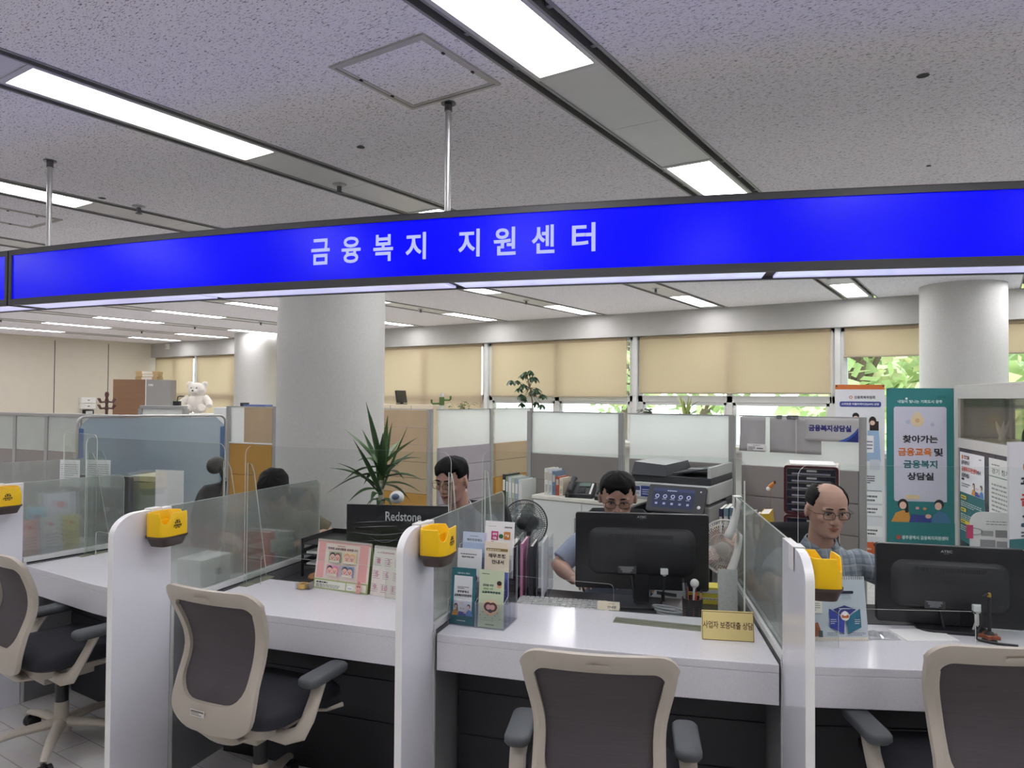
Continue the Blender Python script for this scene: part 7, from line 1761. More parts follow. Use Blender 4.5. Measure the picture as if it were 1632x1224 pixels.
def art_help(A):
    A.rect(0, 0, 1, 0.56, '#2f7276'); A.rect(0, 0.55, 1, 1, '#ececf0'); A.disc(0.11, 0.945, 0.035, '#d9742f'); A.rect(0.17, 0.93, 0.40, 0.965, '#5a3a2a'); A.lines(0.18, 0.39, 0.937, 0.958, 1, '#f0e6da', 0.8); A.lines(0.8, 0.96, 0.945, 0.965, 1, '#7a8088', 0.7)
    A.text('광주광역시', 0.24, 0.885, 0.34, 0.05, '#33353c', 0.03); A.text('금융복지지원센터', 0.40, 0.815, 0.64, 0.055, '#d2483a', 0.035); A.text('에서', 0.80, 0.812, 0.14, 0.045, '#33353c', 0.02); A.text('상담하세요', 0.24, 0.745, 0.34, 0.05, '#33353c', 0.03); A.rr(0.08, 0.69, 0.20, 0.712, 0.01, '#3a3c44'); A.lines(0.08, 0.45, 0.62, 0.67, 2, '#77777c', 0.4); couple(A, 0.50, 0.99, 0.555, 0.69)
    for y in (0.50, 0.36, 0.23): A.rr(0.07, y - 0.02, 0.30 if y > 0.3 else 0.6, y + 0.02, 0.015, '#e6d24a'); A.lines(0.09, 0.27, y - 0.01, y + 0.01, 1, '#4a4420', 0.8); A.lines(0.07, 0.92, y - 0.10, y - 0.035, 3, '#dcebe8', 0.4)
poster('poster with white upper half and teal lower half on the first cabinet door', 0.10, 0.70, 0.42, 1.20, art_help, '#ececf0')
def art_gg(A): A.rect(0, 0, 1, 1, '#dedfdc'); A.lines(0.1, 0.5, 0.935, 0.95, 1, '#55585c', 0.7); A.text('경기 침체', 0.40, 0.88, 0.60, 0.055, '#4a4d50', 0.01); A.rect(0, 0.82, 1, 0.83, '#6a8a80'); A.lines(0.1, 0.9, 0.45, 0.78, 8, '#8a8d90', 0.4); A.rect(0, 0, 1, 0.3, '#c2cdc6')
poster('pale poster with thin grey heading on the second cabinet door', 0.80, 1.40, 0.40, 1.20, art_gg, '#dedfdc')
# big free-standing poster at the picture edge
def art_big(A):
    A.rect(0, 0, 1, 1, '#eeeef0'); A.rect(0, 0, 1, 0.505, '#2f7276'); A.disc(0.17, 0.875, 0.045, '#d9742f'); A.disc(0.17, 0.875, 0.03, '#5a3216'); A.text('빛', 0.17, 0.875, 0.035, 0.025, '#f0c04a', 0.05)
    A.text('광주광역시', 0.38, 0.79, 0.56, 0.068, '#22242a', 0.045); A.text('금융복지지원센터', 0.52, 0.705, 0.84, 0.068, '#d2363a', 0.045); A.text('상담 안내', 0.34, 0.62, 0.46, 0.062, '#22242a', 0.045); A.rr(0.10, 0.565, 0.36, 0.585, 0.012, '#2f4a5a'); A.lines(0.1, 0.8, 0.515, 0.55, 2, '#55585e', 0.5)
    for y in (0.43, 0.28, 0.15): A.rr(0.10, y - 0.018, 0.34, y + 0.018, 0.015, '#e6c63a'); A.text('상담', 0.22, y, 0.12, 0.02, '#3a3212', 0.04); A.lines(0.10, 0.9, y - 0.085, y - 0.03, 3, '#dcebe8', 0.4)
p = deep(1607, 635, 2.95); w_ = 0.60; rt = R(50)
t = thing('standing_poster', 'tall white and teal poster board cut off by the frame edge beside the second monitor', 'poster', (p.x, p.y, DESK_Z - 0.012), rt)
mb = MB(); mb.box(0.0, w_, 0.0, 0.008, 0.0, 0.795, ink('#e6e6e8')); mb.build('board', t, smooth=False)
A = Art(w_, 0.79, lambda x, y, d: (x, -0.0005 - d, 0.002 + y)); art_big(A); A.build(t)
mb = MB(); mb.prism([(0.009, 0.0), (0.15, 0.0), (0.009, 0.5)], 0.30, 0.304, ink('#e6e6e8'), 'yz'); mb.build('prop', t, smooth=False)
mb = MB(); mb.box(-0.02, w_ + 0.03, -0.03, 0.17, -0.688, -0.0005, M_LGREY); pb = tag(mb.build('low_pedestal', loc=(p.x, p.y, DESK_Z - 0.012), rotz=rt, bevel=0.004), 'grey pedestal carrying the tall white and teal poster board', 'pedestal')
# ================================================================== plants
M_DRA = mat('dracaena_leaf', '#3c5c34', 0.4, var=0.15, vscale=8)
M_DRA2 = mat('dracaena_leaf_pale', '#5c7a46', 0.4, var=0.15, vscale=8)
M_STEMW = mat('banded_stem', '#c9c4b0', 0.6, var=0.3, vscale=1.0, stretch=(2, 2, 60))
M_POT = mat('plant_pot_white', '#d5d3ce', 0.4)
M_SOIL = mat('potting_soil', '#3a2d22', 0.95, bump=0.6, bscale=90)
def pot(t, r, h, z0=0.0, m_=None):
    mb = MB(); mb.lathe([(0, z0), (r * 0.75, z0), (r, z0 + h), (r * 0.93, z0 + h), (r * 0.90, z0 + h - 0.03)], m_ or M_POT, seg=28); mb.build('pot', t)
    mb = MB(); mb.lathe([(r * 0.91, z0 + h - 0.035), (0, z0 + h - 0.03)], M_SOIL, seg=20); mb.build('soil', t)
def blade(mb, base, tip, wid, m_, sag=0.0, n=7, side=None):
    d = tip - base; L = d.length
    up = Vector((0, 0, 1)); sd = d.cross(up)
    if sd.length < 1e-4: sd = Vector((1, 0, 0))
    sd.normalize(); nm = sd.cross(d).normalized()
    vs = []
    for i in range(n + 1):
        f = i / n; c = base + d * f + Vector((0, 0, sag * math.sin(PI * f)))
        w = wid * (0.55 + 0.9 * math.sin(PI * min(1, f * 0.9 + 0.08))) * (1 - f ** 3) + 0.0006
        vs += [c - sd * w + nm * w * 0.35, c - nm * w * 0.15, c + sd * w + nm * w * 0.35]
    mb.add(vs, [(i * 3 + j, i * 3 + j + 1, i * 3 + j + 4, i * 3 + j + 3) for i in range(n) for j in range(2)], m_)
c = deep(607, 800, 4.45)
t = thing('dracaena_plant', 'tall spiky-leaved potted plant in front of the big round pillar', 'plant', (c.x, c.y, 0))
pot(t, 0.17, 0.34)
mb = MB(); mb.tube([(0, 0, 0.3), (0.01, 0, 0.7), (0.0, 0.0, c.z), (0.0, 0.0, deep(606, 742, 4.45).z)], [0.022, 0.02, 0.018, 0.012], M_STEMW, 10); mb.build('stem', t)
tips = [(548, 683, .12), (583, 640, -.12), (577, 684, .1), (592, 662, 0), (625, 673, .1), (650, 679, 0), (666, 697, -.1), (672, 730, .15), (677, 767, -.1), (673, 786, .1), (524, 746, .1), (538, 738, -.1), (546, 768, .1), (520, 787, .0), (660, 720, .2), (618, 662, -.2), (600, 690, .25), (563, 700, -.2), (640, 700, .25), (580, 772, .2), (636, 742, -.22), (655, 800, .15), (555, 800, -.18), (590, 800, -.25), (570, 735, .3), (645, 765, .3), (610, 690, -.3)]
for i, (u, v, dd) in enumerate(tips):
    tp = deep(u, v, 4.45 + dd) - c; tp.z = deep(u, v, 4.45 + dd).z
    bz = deep(606, 745 + (i % 6) * 9, 4.45).z
    mb = MB(); blade(mb, Vector((0, 0, bz)), Vector((tp.x, tp.y, tp.z)), 0.017, M_DRA if i % 3 else M_DRA2, sag=0.035 if v > 720 else 0.012); mb.build('leaf', t)
mb = MB()                                                                      # spent lower leaves hanging down the stem
for i in range(6): a = i * 1.05; bz = deep(606, 800, 4.45).z; blade(mb, Vector((0, 0, bz)), Vector((0.10 * math.cos(a), 0.10 * math.sin(a), bz - 0.03)), 0.012, M_DRA, 0.03)
mb.build('leaf', t)
def leafy(mb, c, d, L, w, m_):
    a = d.normalized(); s_ = a.cross(Vector((0, 0, 1))); s_ = s_.normalized() if s_.length > 1e-3 else Vector((1, 0, 0)); n_ = s_.cross(a)
    vs = [c, c + a * L * 0.3 + s_ * w + n_ * w * 0.3, c + a * L * 0.3, c + a * L * 0.3 - s_ * w + n_ * w * 0.3, c + a * L * 0.7 + s_ * w * 0.8 + n_ * w * 0.2, c + a * L * 0.7, c + a * L * 0.7 - s_ * w * 0.8 + n_ * w * 0.2, c + a * L]
    mb.add(vs, [(0, 1, 2), (0, 2, 3), (1, 4, 5, 2), (2, 5, 6, 3), (4, 7, 5), (5, 7, 6)], m_)
M_RUB = mat('umbrella_leaf', '#2f4a30', 0.4, var=0.2, vscale=10)
M_SHELF = mat('window_shelf', '#c9c2b2', 0.5)
y9 = 9.05
t = thing('window_bench', 'long pale bench along the windows carrying the plants', 'bench', (-3.6, 9.12, 0))
mb = MB(); mb.box(-4.6, 3.2, -0.20, 0.22, 1.02, 1.06, M_SHELF); mb.build('bench_top', t, bevel=0.003)
for x in (-4.5, -2.2, 0.4, 3.1): mb = MB(); mb.box(x - 0.02, x + 0.02, -0.18, 0.20, 0, 1.02, M_SHELF); mb.build('bench_panel', t, smooth=False)
p = ony(850, 650, 9.05); t = thing('umbrella_tree', 'leafy dark green potted tree rising above the screens before the windows', 'plant', (p.x, 9.05, 1.0605))
pot(t, 0.10, 0.18)
def W9(u, v): q = ony(u, v, 9.05); return Vector((q.x - p.x, random.Random(u * 7 + v).uniform(-0.12, 0.12), q.z - 1.0605))
mb = MB(); mb.tube([(0, 0, 0.15), W9(850, 640), W9(846, 615), W9(838, 598)], [0.012, 0.010, 0.007, 0.004], M_BARK, 8)
CL = [(838, 592), (847, 600), (824, 606), (818, 606), (846, 590), (851, 600), (840, 612), (843, 622), (852, 622), (858, 618), (836, 628), (860, 628), (830, 632), (848, 640), (865, 644), (834, 618), (829, 596), (826, 642)]
for (u, v) in CL: mb.tube([W9(846, 618), W9(u, v)], [0.005, 0.002], M_BARK, 5)
mb.build('stem', t)
rnd = random.Random(12)
for i, (u, v) in enumerate(CL):
    c0 = W9(u, v); mb = MB()
    for k in range(7):
        a = k * 0.9 + i; d = Vector((math.cos(a), math.sin(a), -1.1 + rnd.uniform(-0.3, 0.4)))
        leafy(mb, c0, d, rnd.uniform(0.10, 0.14), 0.024, M_RUB)
    mb.build('leaf_cluster', t)
def bush(lab, u, v, hgt, cols, y=9.05, wide=0.22, spiky=False):
    p = ony(u, v, y); t = thing('potted_plant', lab, 'plant', (p.x, y, 1.0605), 0)
    pot(t, 0.08, 0.14)
    mb = MB(); rnd = random.Random(u); top = p.z - 1.06 + hgt
    mb.tube([(0, 0, 0.11), (0.01, 0, 0.4)], [0.01, 0.007], M_BARK, 6); mb.build('stem', t)
    mb = MB()
    for i in range(26):
        a = rnd.uniform(0, 2 * PI); r = wide * rnd.uniform(0.3, 1); z1 = rnd.uniform(0.35, top)
        b0 = Vector((0.01, 0, rnd.uniform(0.2, 0.42))); tp = Vector((r * math.cos(a), 0.6 * r * math.sin(a), z1))
        if spiky: blade(mb, b0, tp, 0.012, mat(*cols[i % len(cols)]), 0.02)
        else:
            mb.tube([b0, tp], [0.003, 0.0015], M_BARK, 4)
            for k in range(3): leafy(mb, b0.lerp(tp, 0.55 + 0.2 * k), Vector((math.cos(a + k - 1), math.sin(a + k - 1), -0.3)), 0.09, 0.016, mat(*cols[(i + k) % len(cols)]))
    mb.build('leaves', t)
LF1, LF2, LF3 = ('leaf_olive', '#6a7a3c', 0.5), ('leaf_dark', '#3a4a2c', 0.5), ('leaf_pale', '#a9b86a', 0.5)
bush('feathery olive plant in a pot before the drawn blind', 738, 648, 0.10, [LF1, LF2], wide=0.28)
bush('low pale-leaved plant in a pot under the window light', 800, 650, 0.08, [LF3], wide=0.16)
bush('spiky pale green plant in a pot behind the copier screen', 1092, 655, 0.22, [LF3, LF1], wide=0.26, spiky=True)
bush('tiny sparse plant in a pot beside the window mullion', 1028, 656, 0.06, [LF2], wide=0.08)
# dark monitor edge and green climbing stand seen over the tan screen
a_, b_ = ony(560, 645, 7.6), ony(690, 646, 7.6); t = thing('low_bookcase', 'pale bookcase whose top edge shows above the tan screen', 'bookcase', ((a_.x + b_.x) / 2, 7.6, 0))
mb = MB(); W_ = (b_.x - a_.x) / 2; mb.box(-W_, W_, 0.0, 0.34, 0.0, 1.545, mat('bookcase_beige', '#d2c6ae', 0.5)); mb.build('carcass', t, bevel=0.004)
for x in (-W_ * 0.5, 0, W_ * 0.5): mb = MB(); mb.box(x - 0.006, x + 0.006, -0.004, 0.0, 0.05, 1.53, M_POST); mb.build('door_gap', t, smooth=False)
p = ony(641, 640, 7.78); t = thing('tablet_stand', 'slim dark tablet on a small foot standing above the tan screen', 'tablet', (p.x, p.y, 1.546), R(100))
mb = MB(); mb.M = Matrix.Rotation(R(-10), 4, 'X'); mb.box(-0.13, 0.13, -0.012, 0.012, 0.02, 0.20, M_MON); mb.build('tablet', t, bevel=0.004)
mb = MB(); mb.box(-0.06, 0.06, -0.05, 0.07, 0, 0.012, M_MON); mb.box(-0.02, 0.02, -0.012, 0.02, 0.012, 0.04, M_MON); mb.build('foot', t, bevel=0.002)
p = deep(704, 640, 8.3); t = thing('hook_stand', 'green hook stand with two upturned arms on a grey pole above the screens', 'stand', (p.x, p.y, 0))
GRN = mat('hook_green', '#4f6a34', 0.5); z_ = lambda v: deep(704, v, 8.3).z
mb = MB(); mb.cyl((0, 0, 0), 0.16, 0.02, M_LGREY); mb.cyl((0, 0, 0.02), 0.022, z_(627) - 0.02, M_LGREY, 12); mb.build('pole', t)
for s0, v0, ln in ((-1, 643, 0.115), (1, 637, 0.10)):
    q = Vector((math.cos(AZ), math.sin(AZ), 0)) * s0
    mb = MB(); mb.tube([Vector((0, 0, z_(v0))), q * ln * 0.9 + Vector((0, 0, z_(v0) - 0.004)), q * ln + Vector((0, 0, z_(v0) + 0.01)), q * ln * 1.02 + Vector((0, 0, z_(v0 - 6)))], 0.012, GRN, 8); mb.cyl((0, 0, z_(v0) - 0.02), 0.03, 0.05, GRN, 12); mb.build('hook_arm', t)
# ================================================================== far left of the office
M_WOOD = mat('wardrobe_brown', '#7a5a40', 0.5, var=0.06, vscale=3, stretch=(1, 1, 8)); M_WGREY = mat('wardrobe_grey', '#8d8b88', 0.45)
a_ = deep(232, 640, 13.2); t = thing('wardrobe', 'brown and grey double wardrobe near the panelled wall', 'wardrobe', (a_.x, a_.y, 0), R(45))
zt = deep(232, 605, 13.2).z
mb = MB(); mb.box(-0.55, -0.005, 0.0, 0.42, 0, zt, M_WOOD); mb.build('brown_side', t, bevel=0.005)
mb = MB(); mb.box(0.005, 0.42, 0.0, 0.42, 0, zt, M_WGREY); mb.build('grey_front', t, bevel=0.005)
mb = MB(); mb.box(-0.005, 0.005, -0.004, 0.42, 0, zt, M_PAPER); mb.build('edge_strip', t, smooth=False)
A = Art(0.10, 0.06, lambda x, y, d: (0.03 + x, -0.001 - d, zt - 0.13 + y)); A.text('기타', 0.5, 0.5, 0.9, 0.8, '#e6e6e2', 0.03); A.build(t, 'lettering')
for k in range(3):
    q = Matrix.Translation((a_.x, a_.y, 0)) @ Matrix.Rotation(R(45), 4, 'Z') @ Vector((0.0, 0.21, zt + 0.001 + k * 0.052))
    t = thing('flat_box', 'flat cardboard box, %s of three stacked on the wardrobe' % ('bottom', 'middle', 'top')[k], 'box', q, R(40 + 6 * k - (k == 2) * 10), 'flat boxes on the wardrobe')
    mb = MB(); mb.box(-0.19, 0.19, -0.15, 0.15, 0, 0.05, mat('cardboard', '#b59a6c', 0.8)); mb.build('carton', t, bevel=0.003)
    mb = MB(); mb.box(-0.08, 0.10, -0.1512, 0.1512, 0.004, 0.046, ink('#ddd6c8')); mb.build('paper_band', t, smooth=False)
def slat_screen(lab, u0, u1, t0, t1, ztop, nseg, pane):
    a_, b_ = deep(u0, 640, t0), deep(u1, 640, t1); L = math.hypot(b_.x - a_.x, b_.y - a_.y); rot = math.atan2(b_.y - a_.y, b_.x - a_.x)
    t = thing('desk_screen', lab, 'screen', (a_.x, a_.y, 0), rot, None)
    mb = MB(); mb.box(0, L, -0.03, 0.03, ztop - 0.035, ztop, M_POST); mb.build('top_rail', t, bevel=0.003)
    for i in range(nseg + 1): x = L * i / nseg; mb = MB(); mb.box(x - 0.025, x + 0.025, -0.025, 0.025, 0, ztop - 0.036, M_POST); mb.build('post', t, smooth=False)
    for i in range(nseg):
        x0, x1 = L * i / nseg + 0.026, L * (i + 1) / nseg - 0.026
        mb = MB(); mb.box(x0, x1, -0.012, 0.012, 1.02, ztop - 0.037, pane); mb.build('upper_panel', t, smooth=False)
        mb = MB(); mb.box(x0, x1, -0.018, 0.018, 0.05, 1.015, M_FAB_G); mb.build('fabric_panel', t, smooth=False)
slat_screen('low grey framed screens stepping towards the panelled wall', -110, 186, 9.0, 7.75, 1.44, 6, mat('grey_green_panel', '#b4bab4', 0.3))
slat_screen('short grey framed screen before the wardrobe', 226, 296, 8.2, 8.0, 1.535, 1, mat('pale_panel', '#d3d6d0', 0.4))
# blue translucent mobile partition with a tube frame
a_, b_ = deep(124, 640, 5.90), deep(360, 640, 6.62); L = math.hypot(b_.x - a_.x, b_.y - a_.y); rot = math.atan2(b_.y - a_.y, b_.x - a_.x)
t = thing('mobile_partition', 'blue translucent mobile partition with a bent metal tube frame', 'partition', (a_.x, a_.y, 0), rot)
r_ = 0.06; z1, z0 = 1.472, 0.30
loop = [(r_ - r_ * math.cos(R(q)), 0, z1 - r_ + r_ * math.sin(R(q))) for q in range(0, 91, 15)] + [(L - r_ + r_ * math.sin(R(q)), 0, z1 - r_ + r_ * math.cos(R(q))) for q in range(0, 91, 15)]
mb = MB(); mb.tube([(0, 0, 0.06)] + loop + [(L, 0, 0.06)], 0.012, M_ALU, 10); mb.tube([(0, 0, z0), (L, 0, z0)], 0.010, M_ALU, 8); mb.build('tube_frame', t)
for x in (0.0, L): mb = MB(); mb.tube([(x, -0.22, 0.055), (x, 0.22, 0.055)], 0.012, M_ALU, 8); mb.build('floor_foot', t)
cr = 0.07; pl = [(0.015, z0 + 0.015), (L - 0.015, z0 + 0.015), (L - 0.015, z1 - 0.015 - cr), (L - 0.015 - cr, z1 - 0.015), (0.015 + cr, z1 - 0.015), (0.015, z1 - 0.015 - cr)]
mb = MB(); mb.prism(pl, -0.002, 0.002, frost('blue_translucent', '#a3b3c2', 0.28, 0.25, 0.25, 0.10), 'xz'); mb.build('blue_sheet', t, smooth=False)
mb = MB()
for x in (0.0, L): mb.box(x - 0.013 if x else 0.012, x - 0.012 if x else 0.045, -0.006, 0.006, z0 + 0.05, z1 - 0.1, mat('blue_strap', '#4f6c94', 0.5)) if not x else mb.box(L - 0.045, L - 0.012, -0.006, 0.006, z0 + 0.05, z1 - 0.1, mat('blue_strap', '#4f6c94', 0.5))
mb.build('edge_strap', t, smooth=False)
# screen with frosted top and ochre foot beside the big pillar
a_, b_ = deep(366, 640, 7.0), deep(440, 640, 6.75)
t = cubicle('ochre and tan cubicle screen between the blue partition and the big pillar', (a_.x, a_.y), (b_.x, b_.y), 1.55, 1.205, [(0.05, 0.60, M_FAB_O), (0.60, 0.90, M_FAB_O), (0.90, 1.195, M_FAB_O)], post='both')
L = math.hypot(b_.x - a_.x, b_.y - a_.y); mb = MB(); mb.box(L * 0.36, L - 0.024, -0.019, -0.0045, 1.21, 1.54, M_FAB_T); mb.build('tan_panel', t, smooth=False)
mb = MB(); mb.box(0.024, L - 0.024, -0.022, 0.022, 1.196, 1.209, M_PAPER); mb.build('middle_rail', t, smooth=False)
# teddy bear on a cabinet before the far pillar
q = deep(314, 655, 9.3); ZB = 1.42
t = thing('low_cabinet', 'tall pale cabinet under the white teddy bear', 'cabinet', (q.x, q.y, 0), CAMROT)
t.rotation_euler = (0, 0, R(33))
mb = MB(); mb.box(-0.3, 0.3, -0.18, 0.22, 0, ZB, M_CABW); mb.build('carcass', t, bevel=0.005)
mb = MB(); mb.box(-0.004, 0.004, -0.184, -0.18, 0.05, ZB - 0.03, M_DARK); mb.build('door_gap', t, smooth=False)
M_FUR = mat('white_plush', '#e2dcd2', 0.95, var=0.08, vscale=60, bump=0.8, bscale=120, sheen=0.4)
t = thing('teddy_bear', 'white plush teddy bear sitting before the far round pillar', 'teddy bear', (q.x, q.y, ZB + 0.013), R(33))
mb = MB(); mb.ell((0, 0, 0.12), (0.12, 0.10, 0.13), M_FUR); mb.ell((0, -0.01, 0.29), (0.115, 0.10, 0.095), M_FUR); mb.ell((0, -0.10, 0.27), (0.045, 0.035, 0.035), M_FUR)
for sx in (-1, 1):
    mb.ell((sx * 0.095, 0.0, 0.36), (0.042, 0.025, 0.042), M_FUR); mb.tube([(sx * 0.10, 0, 0.19), (sx * 0.17, -0.04, 0.13), (sx * 0.19, -0.08, 0.08)], [0.05, 0.045, 0.04], M_FUR, 12); mb.tube([(sx * 0.07, -0.03, 0.05), (sx * 0.12, -0.13, 0.05), (sx * 0.13, -0.17, 0.06)], [0.055, 0.05, 0.045], M_FUR, 12)
b2 = mb.build('plush_body', t); fuse(b2, 0.008, 3)
mb = MB(); mb.ell((0, -0.137, 0.28), (0.014, 0.008, 0.01), M_BLK, 10, 6); mb.ell((-0.035, -0.10, 0.315), (0.008, 0.006, 0.008), M_BLK, 8, 6); mb.ell((0.035, -0.10, 0.315), (0.008, 0.006, 0.008), M_BLK, 8, 6); mb.build('face', t)
# small things before the wardrobe: lamp box, coat stand, wall boxes
q = deep(282, 655, 8.15); t = thing('desk_lamp', 'dark boxy desk lamp with a bent arm before the corner blind', 'lamp', (q.x, q.y, 1.536), R(20))
mb = MB(); mb.box(-0.04, 0.04, -0.022, 0.022, 0, 0.05, M_BLK); mb.build('base', t, bevel=0.004); mb = MB(); mb.tube([(0, 0, 0.05), (0.01, 0, 0.10), (0.05, 0, 0.105)], 0.006, M_BLK, 6); mb.build('arm', t); mb = MB(); mb.box(0.03, 0.085, -0.015, 0.015, 0.098, 0.110, M_BLK); mb.build('lamp_head', t, bevel=0.003)
q = deep(170, 655, 11.5); zz = lambda v: deep(170, v, 11.5).z
t = thing('coat_stand', 'dark turned wooden coat stand against the panelled wall', 'coat stand', (q.x, q.y, 0))
DW = mat('dark_wood', '#4a2c26', 0.4); mb = MB(); H_ = zz(624); mb.lathe([(0.02, 0.05), (0.025, 0.5), (0.022, H_ - 0.3), (0.03, H_ - 0.28), (0.02, H_ - 0.2), (0.035, H_ - 0.16), (0.02, H_ - 0.10), (0.034, H_ - 0.05), (0.024, H_ - 0.01), (0, H_)], DW, seg=14); mb.build('post', t)
for k in range(4):
    a = k * PI / 2 + 0.4
    for z in (H_ - 0.16, H_ - 0.26): mb = MB(); mb.tube([(0, 0, z), (0.12 * math.cos(a), 0.12 * math.sin(a), z - 0.01), (0.16 * math.cos(a), 0.16 * math.sin(a), z + 0.05)], 0.014, DW, 8); mb.build('hook', t)
    mb = MB(); mb.tube([(0, 0, 0.2), (0.16 * math.cos(a), 0.16 * math.sin(a), 0.10), (0.26 * math.cos(a), 0.26 * math.sin(a), 0.015)], 0.016, DW, 8); mb.build('leg', t)
q = onx(138, 642, WALL_X + 0.012); z0, z1 = onx(138, 652, WALL_X).z, onx(138, 633, WALL_X).z
t = thing('wall_box', 'pale double wall box mounted on the beige panelled wall', 'wall box', (WALL_X + 0.001, q.y, z0)); h = z1 - z0
for k in range(2):
    mb = MB(); mb.box(0.0, 0.10, -0.15, 0.15, k * h / 2 + 0.004, (k + 1) * h / 2 - 0.004, M_PAPER); d = mb.build('box_unit', t, bevel=0.004)
    mb = MB(); mb.box(0.10, 0.104, -0.02, 0.02, k * h / 2 + h * 0.22, k * h / 2 + h * 0.28, M_DARK); mb.build('lock', d, smooth=False)
t = thing('wall_box', 'small dark box mounted just under the pale wall box', 'wall box', (WALL_X + 0.001, q.y, z0 - 0.16))
mb = MB(); mb.box(0, 0.09, -0.08, 0.12, 0, 0.14, M_BLK); mb.build('housing', t, bevel=0.004); mb = MB(); mb.box(0.09, 0.092, -0.05, 0.09, 0.06, 0.12, M_LGREY); mb.build('window', t, smooth=False)
q = ony(269, 545, WALL_Y - 0.001); t = thing('motion_sensor', 'small cream motion sensor on the band above the corner blinds', 'sensor', (q.x, WALL_Y - 0.001, 2.70))
mb = MB(); mb.box(-0.05, 0.05, -0.06, 0.0, 0, 0.12, mat('sensor_cream', '#e2dfd0', 0.4)); mb.build('housing', t, bevel=0.012); mb = MB(); mb.ell((0, -0.06, 0.04), (0.03, 0.012, 0.025), M_LGREY, 12, 8); mb.build('lens', t)
q = deep(410, 650, 7.6); t = thing('file_tray', 'dark tray with blue papers on top of the cabinet by the big pillar', 'tray', (q.x, q.y, 1.53), R(30))
mb = MB(); mb.box(-0.14, 0.14, -0.1, 0.1, 0, 0.012, M_BLK); mb.box(-0.14, -0.13, -0.1, 0.1, 0, 0.05, M_BLK); mb.build('tray_body', t, bevel=0.002); mb = MB(); mb.box(-0.11, 0.13, -0.09, 0.09, 0.013, 0.03, ink('#5a6aa0')); mb.build('papers', t, smooth=False)
q2_ = deep(410, 650, 7.6); t = thing('low_cabinet', 'cabinet hidden behind the ochre screen under the dark paper tray', 'cabinet', (q2_.x, q2_.y, 0), R(30)); mb = MB(); mb.box(-0.4, 0.4, -0.15, 0.25, 0, 1.529, M_CABW); mb.build('carcass', t, bevel=0.004); mb = MB(); mb.box(-0.003, 0.003, -0.153, -0.15, 0.05, 1.5, M_DARK); mb.build('door_gap', t, smooth=False)
# ---------------------------------------------------------------- things behind the two left-hand dividers
def near_div(k, s, off, z=CT_Z):
    p, deg = DIV[k]; d = dirv(deg); nrm = dirv(deg + 90)
    return Vector((p[0] + d.x * s + nrm.x * off, p[1] + d.y * s + nrm.y * off, z)), R(deg - 90)
# brochure rack against the far divider, seen through its glass
q, rt = near_div(0, 0.20, 0.10)
t = thing('brochure_rack', 'brochure rack half blurred behind the far divider glass', 'rack', q, rt + PI / 2)
mb = MB(); mb.box(-0.17, 0.17, 0.0, 0.09, 0, 0.003, M_PCLR); mb.box(-0.17, 0.17, 0.085, 0.09, 0.003, 0.22, M_PCLR); mb.box(-0.17, 0.17, -0.003, 0.0, 0.0, 0.05, M_PCLR); mb.build('tier', t, smooth=False)
B0 = Matrix.Translation(q) @ Matrix.Rotation(rt + PI / 2, 4, 'Z')
def plain(c, c2, txt=None):
    def f(A):
        A.rect(0, 0, 1, 1, c); A.rect(0, 0.72, 1, 1, c2); A.lines(0.15, 0.85, 0.2, 0.6, 5, '#77777c', 0.35); A.disc(0.5, 0.8, 0.12, '#c84a50')
    return f
for i, (x, y, w, h, c, c2, lab) in enumerate(((-0.115, 0.012, 0.10, 0.21, '#e8b4ac', '#e0a49c', 'pink leaflet in the rack behind the far divider glass'), (-0.005, 0.012, 0.10, 0.215, '#eceaee', '#f2f2f4', 'white leaflet with a red dot in the rack behind the far divider glass'), (0.105, 0.012, 0.09, 0.21, '#d9cf7a', '#e0d890', 'yellow leaflet in the rack behind the far divider glass'),
                                               (-0.06, 0.045, 0.10, 0.27, '#8fc0d4', '#a4cfe0', 'sky blue leaflet at the rear of the rack behind the far divider'), (0.07, 0.052, 0.17, 0.34, '#e6e4ee', '#dcdcec', 'tall white booklet at the rear of the rack behind the far divider'))):
    leaflet(lab, B0 @ Vector((x, y, 0.004)), rt + PI / 2, w, h, c, plain(c, c2), lean=-6, group='leaflets behind the far divider')
# taped sheets on the half blurred monitor
q = deep(165, 635, 4.25)
for i, (u, w, lab) in enumerate(((111, 0.155, 'white printed sheet taped above the blurred monitor, nearer the frame edge'), (156, 0.19, 'white printed sheet taped above the blurred monitor, nearer the blue partition'))):
    c0 = deep(u, 764, 4.84); s_ = thing('paper_sheet', lab, 'paper', (c0.x, c0.y, c0.z), R(22), None)
    mb = MB(); mb.box(-w / 2, w / 2, 0, 0.0012, -0.05, 0.13, M_PAPER); mb.build('sheet', s_, smooth=False)
    A = Art(w, 0.13, lambda x, y, d, w=w: (x - w / 2, -0.0004 - d, y)); A.rect(0.04, 0.08, 0.96, 0.1, '#8a8aa4'); A.lines(0.06, 0.94, 0.2, 0.85, 6, '#8d8d94', 0.3); A.build(s_)
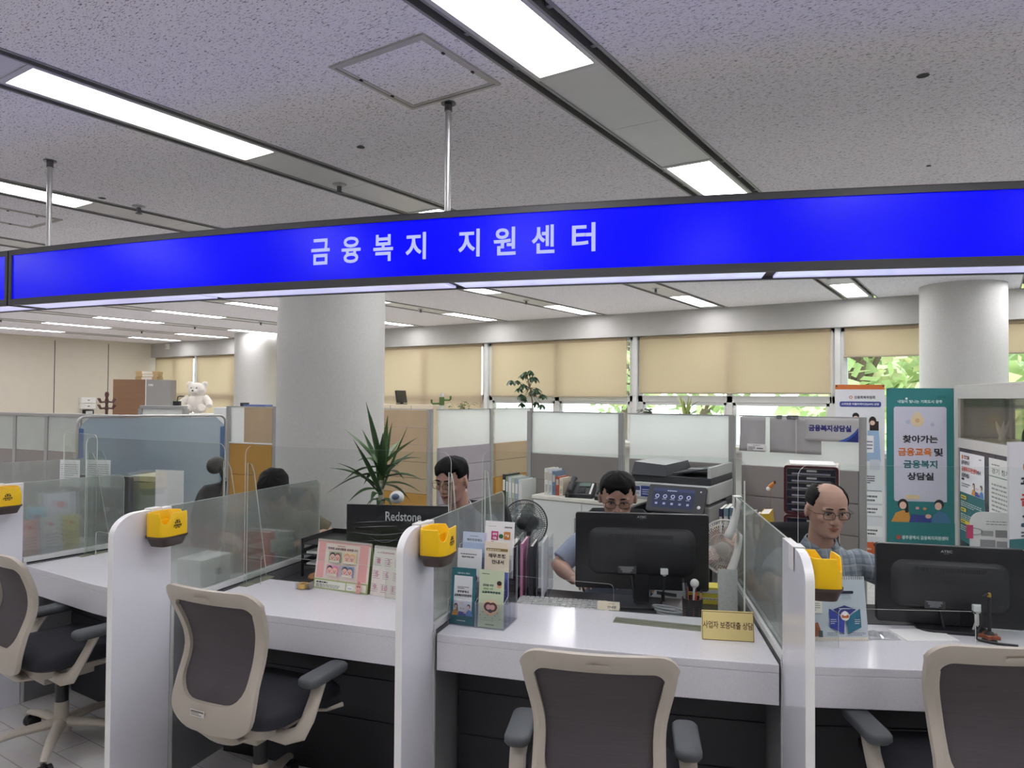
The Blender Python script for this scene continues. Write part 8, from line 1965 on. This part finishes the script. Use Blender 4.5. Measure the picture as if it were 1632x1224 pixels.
# white boxes and book row behind the broad white board's glass
q, rt = near_div(1, 0.83, 0.085, DESK_Z)
BX = Matrix.Translation(q) @ Matrix.Rotation(rt + PI / 2, 4, 'Z')
x = 0.0
for i, (w, h, c, lab) in enumerate(((0.035, 0.235, '#c8503c', 'red-edged binder first in the row blurred behind the second divider'), (0.035, 0.24, '#dfe3e6', 'white binder next to the red-edged binder behind frosted glass'), (0.03, 0.225, '#cfd4d2', 'pale grey book third in the row behind frosted glass'), (0.03, 0.22, '#e2ded2', 'cream book fourth in the row behind frosted glass'), (0.028, 0.215, '#d6d2c4', 'beige book fifth in the row behind frosted glass'), (0.03, 0.21, '#c9c4d6', 'lilac book last in the row behind frosted glass'))):
    book(lab, BX @ Vector((-0.10 + x, -0.04 - 0.0, 0.001)), rt + PI / 2, w, 0.17, h, c, group='book row behind the second divider', art=sp('#f0efe8')); x += w + 0.003
q, rt = near_div(1, 0.34, 0.12); t = thing('tissue_box', 'white box standing behind the second divider glass', 'box', q, rt + PI / 2)
mb = MB(); mb.box(-0.11, 0.09, -0.07, 0.07, 0, 0.15, M_PAPER); mb.build('carton', t, bevel=0.004); mb = MB(); mb.cbox((0.0, -0.0705, 0.08), (0.03, 0.001, 0.03), ink('#7a8a92')); mb.build('printed_mark', t, smooth=False)
q = deep(272, 635, 4.8); t = thing('paper_holder', 'white blank sheet standing upright before the blue partition', 'paper holder', (q.x, q.y, DESK_Z), R(18))
mb = MB(); mb.box(-0.11, 0.11, 0, 0.004, 0.20, 0.455, M_PAPER); mb.build('sheet', t, smooth=False); mb = MB(); mb.tube([(0, 0.012, 0), (0, 0.012, 0.40)], 0.008, M_ALU, 8); mb.lathe([(0.05, 0), (0.05, 0.012), (0.01, 0.02)], M_ALU, (0, 0.012, 0), 20); mb.build('stand', t)
q = deep(250, 635, 5.05)
t = thing('storage_box', 'sage green storage box standing before the blue partition', 'box', (q.x, q.y, DESK_Z + 0.0005), R(20)); mb = MB(); mb.box(-0.10, 0.10, -0.12, 0.12, 0, 0.36, mat('sage_box', '#7f8a72', 0.5)); mb.build('box_body', t, bevel=0.004); mb = MB(); mb.box(-0.103, 0.103, -0.123, 0.123, 0.361, 0.40, mat('sage_lid', '#98a28a', 0.5)); mb.build('lid', t, bevel=0.004)
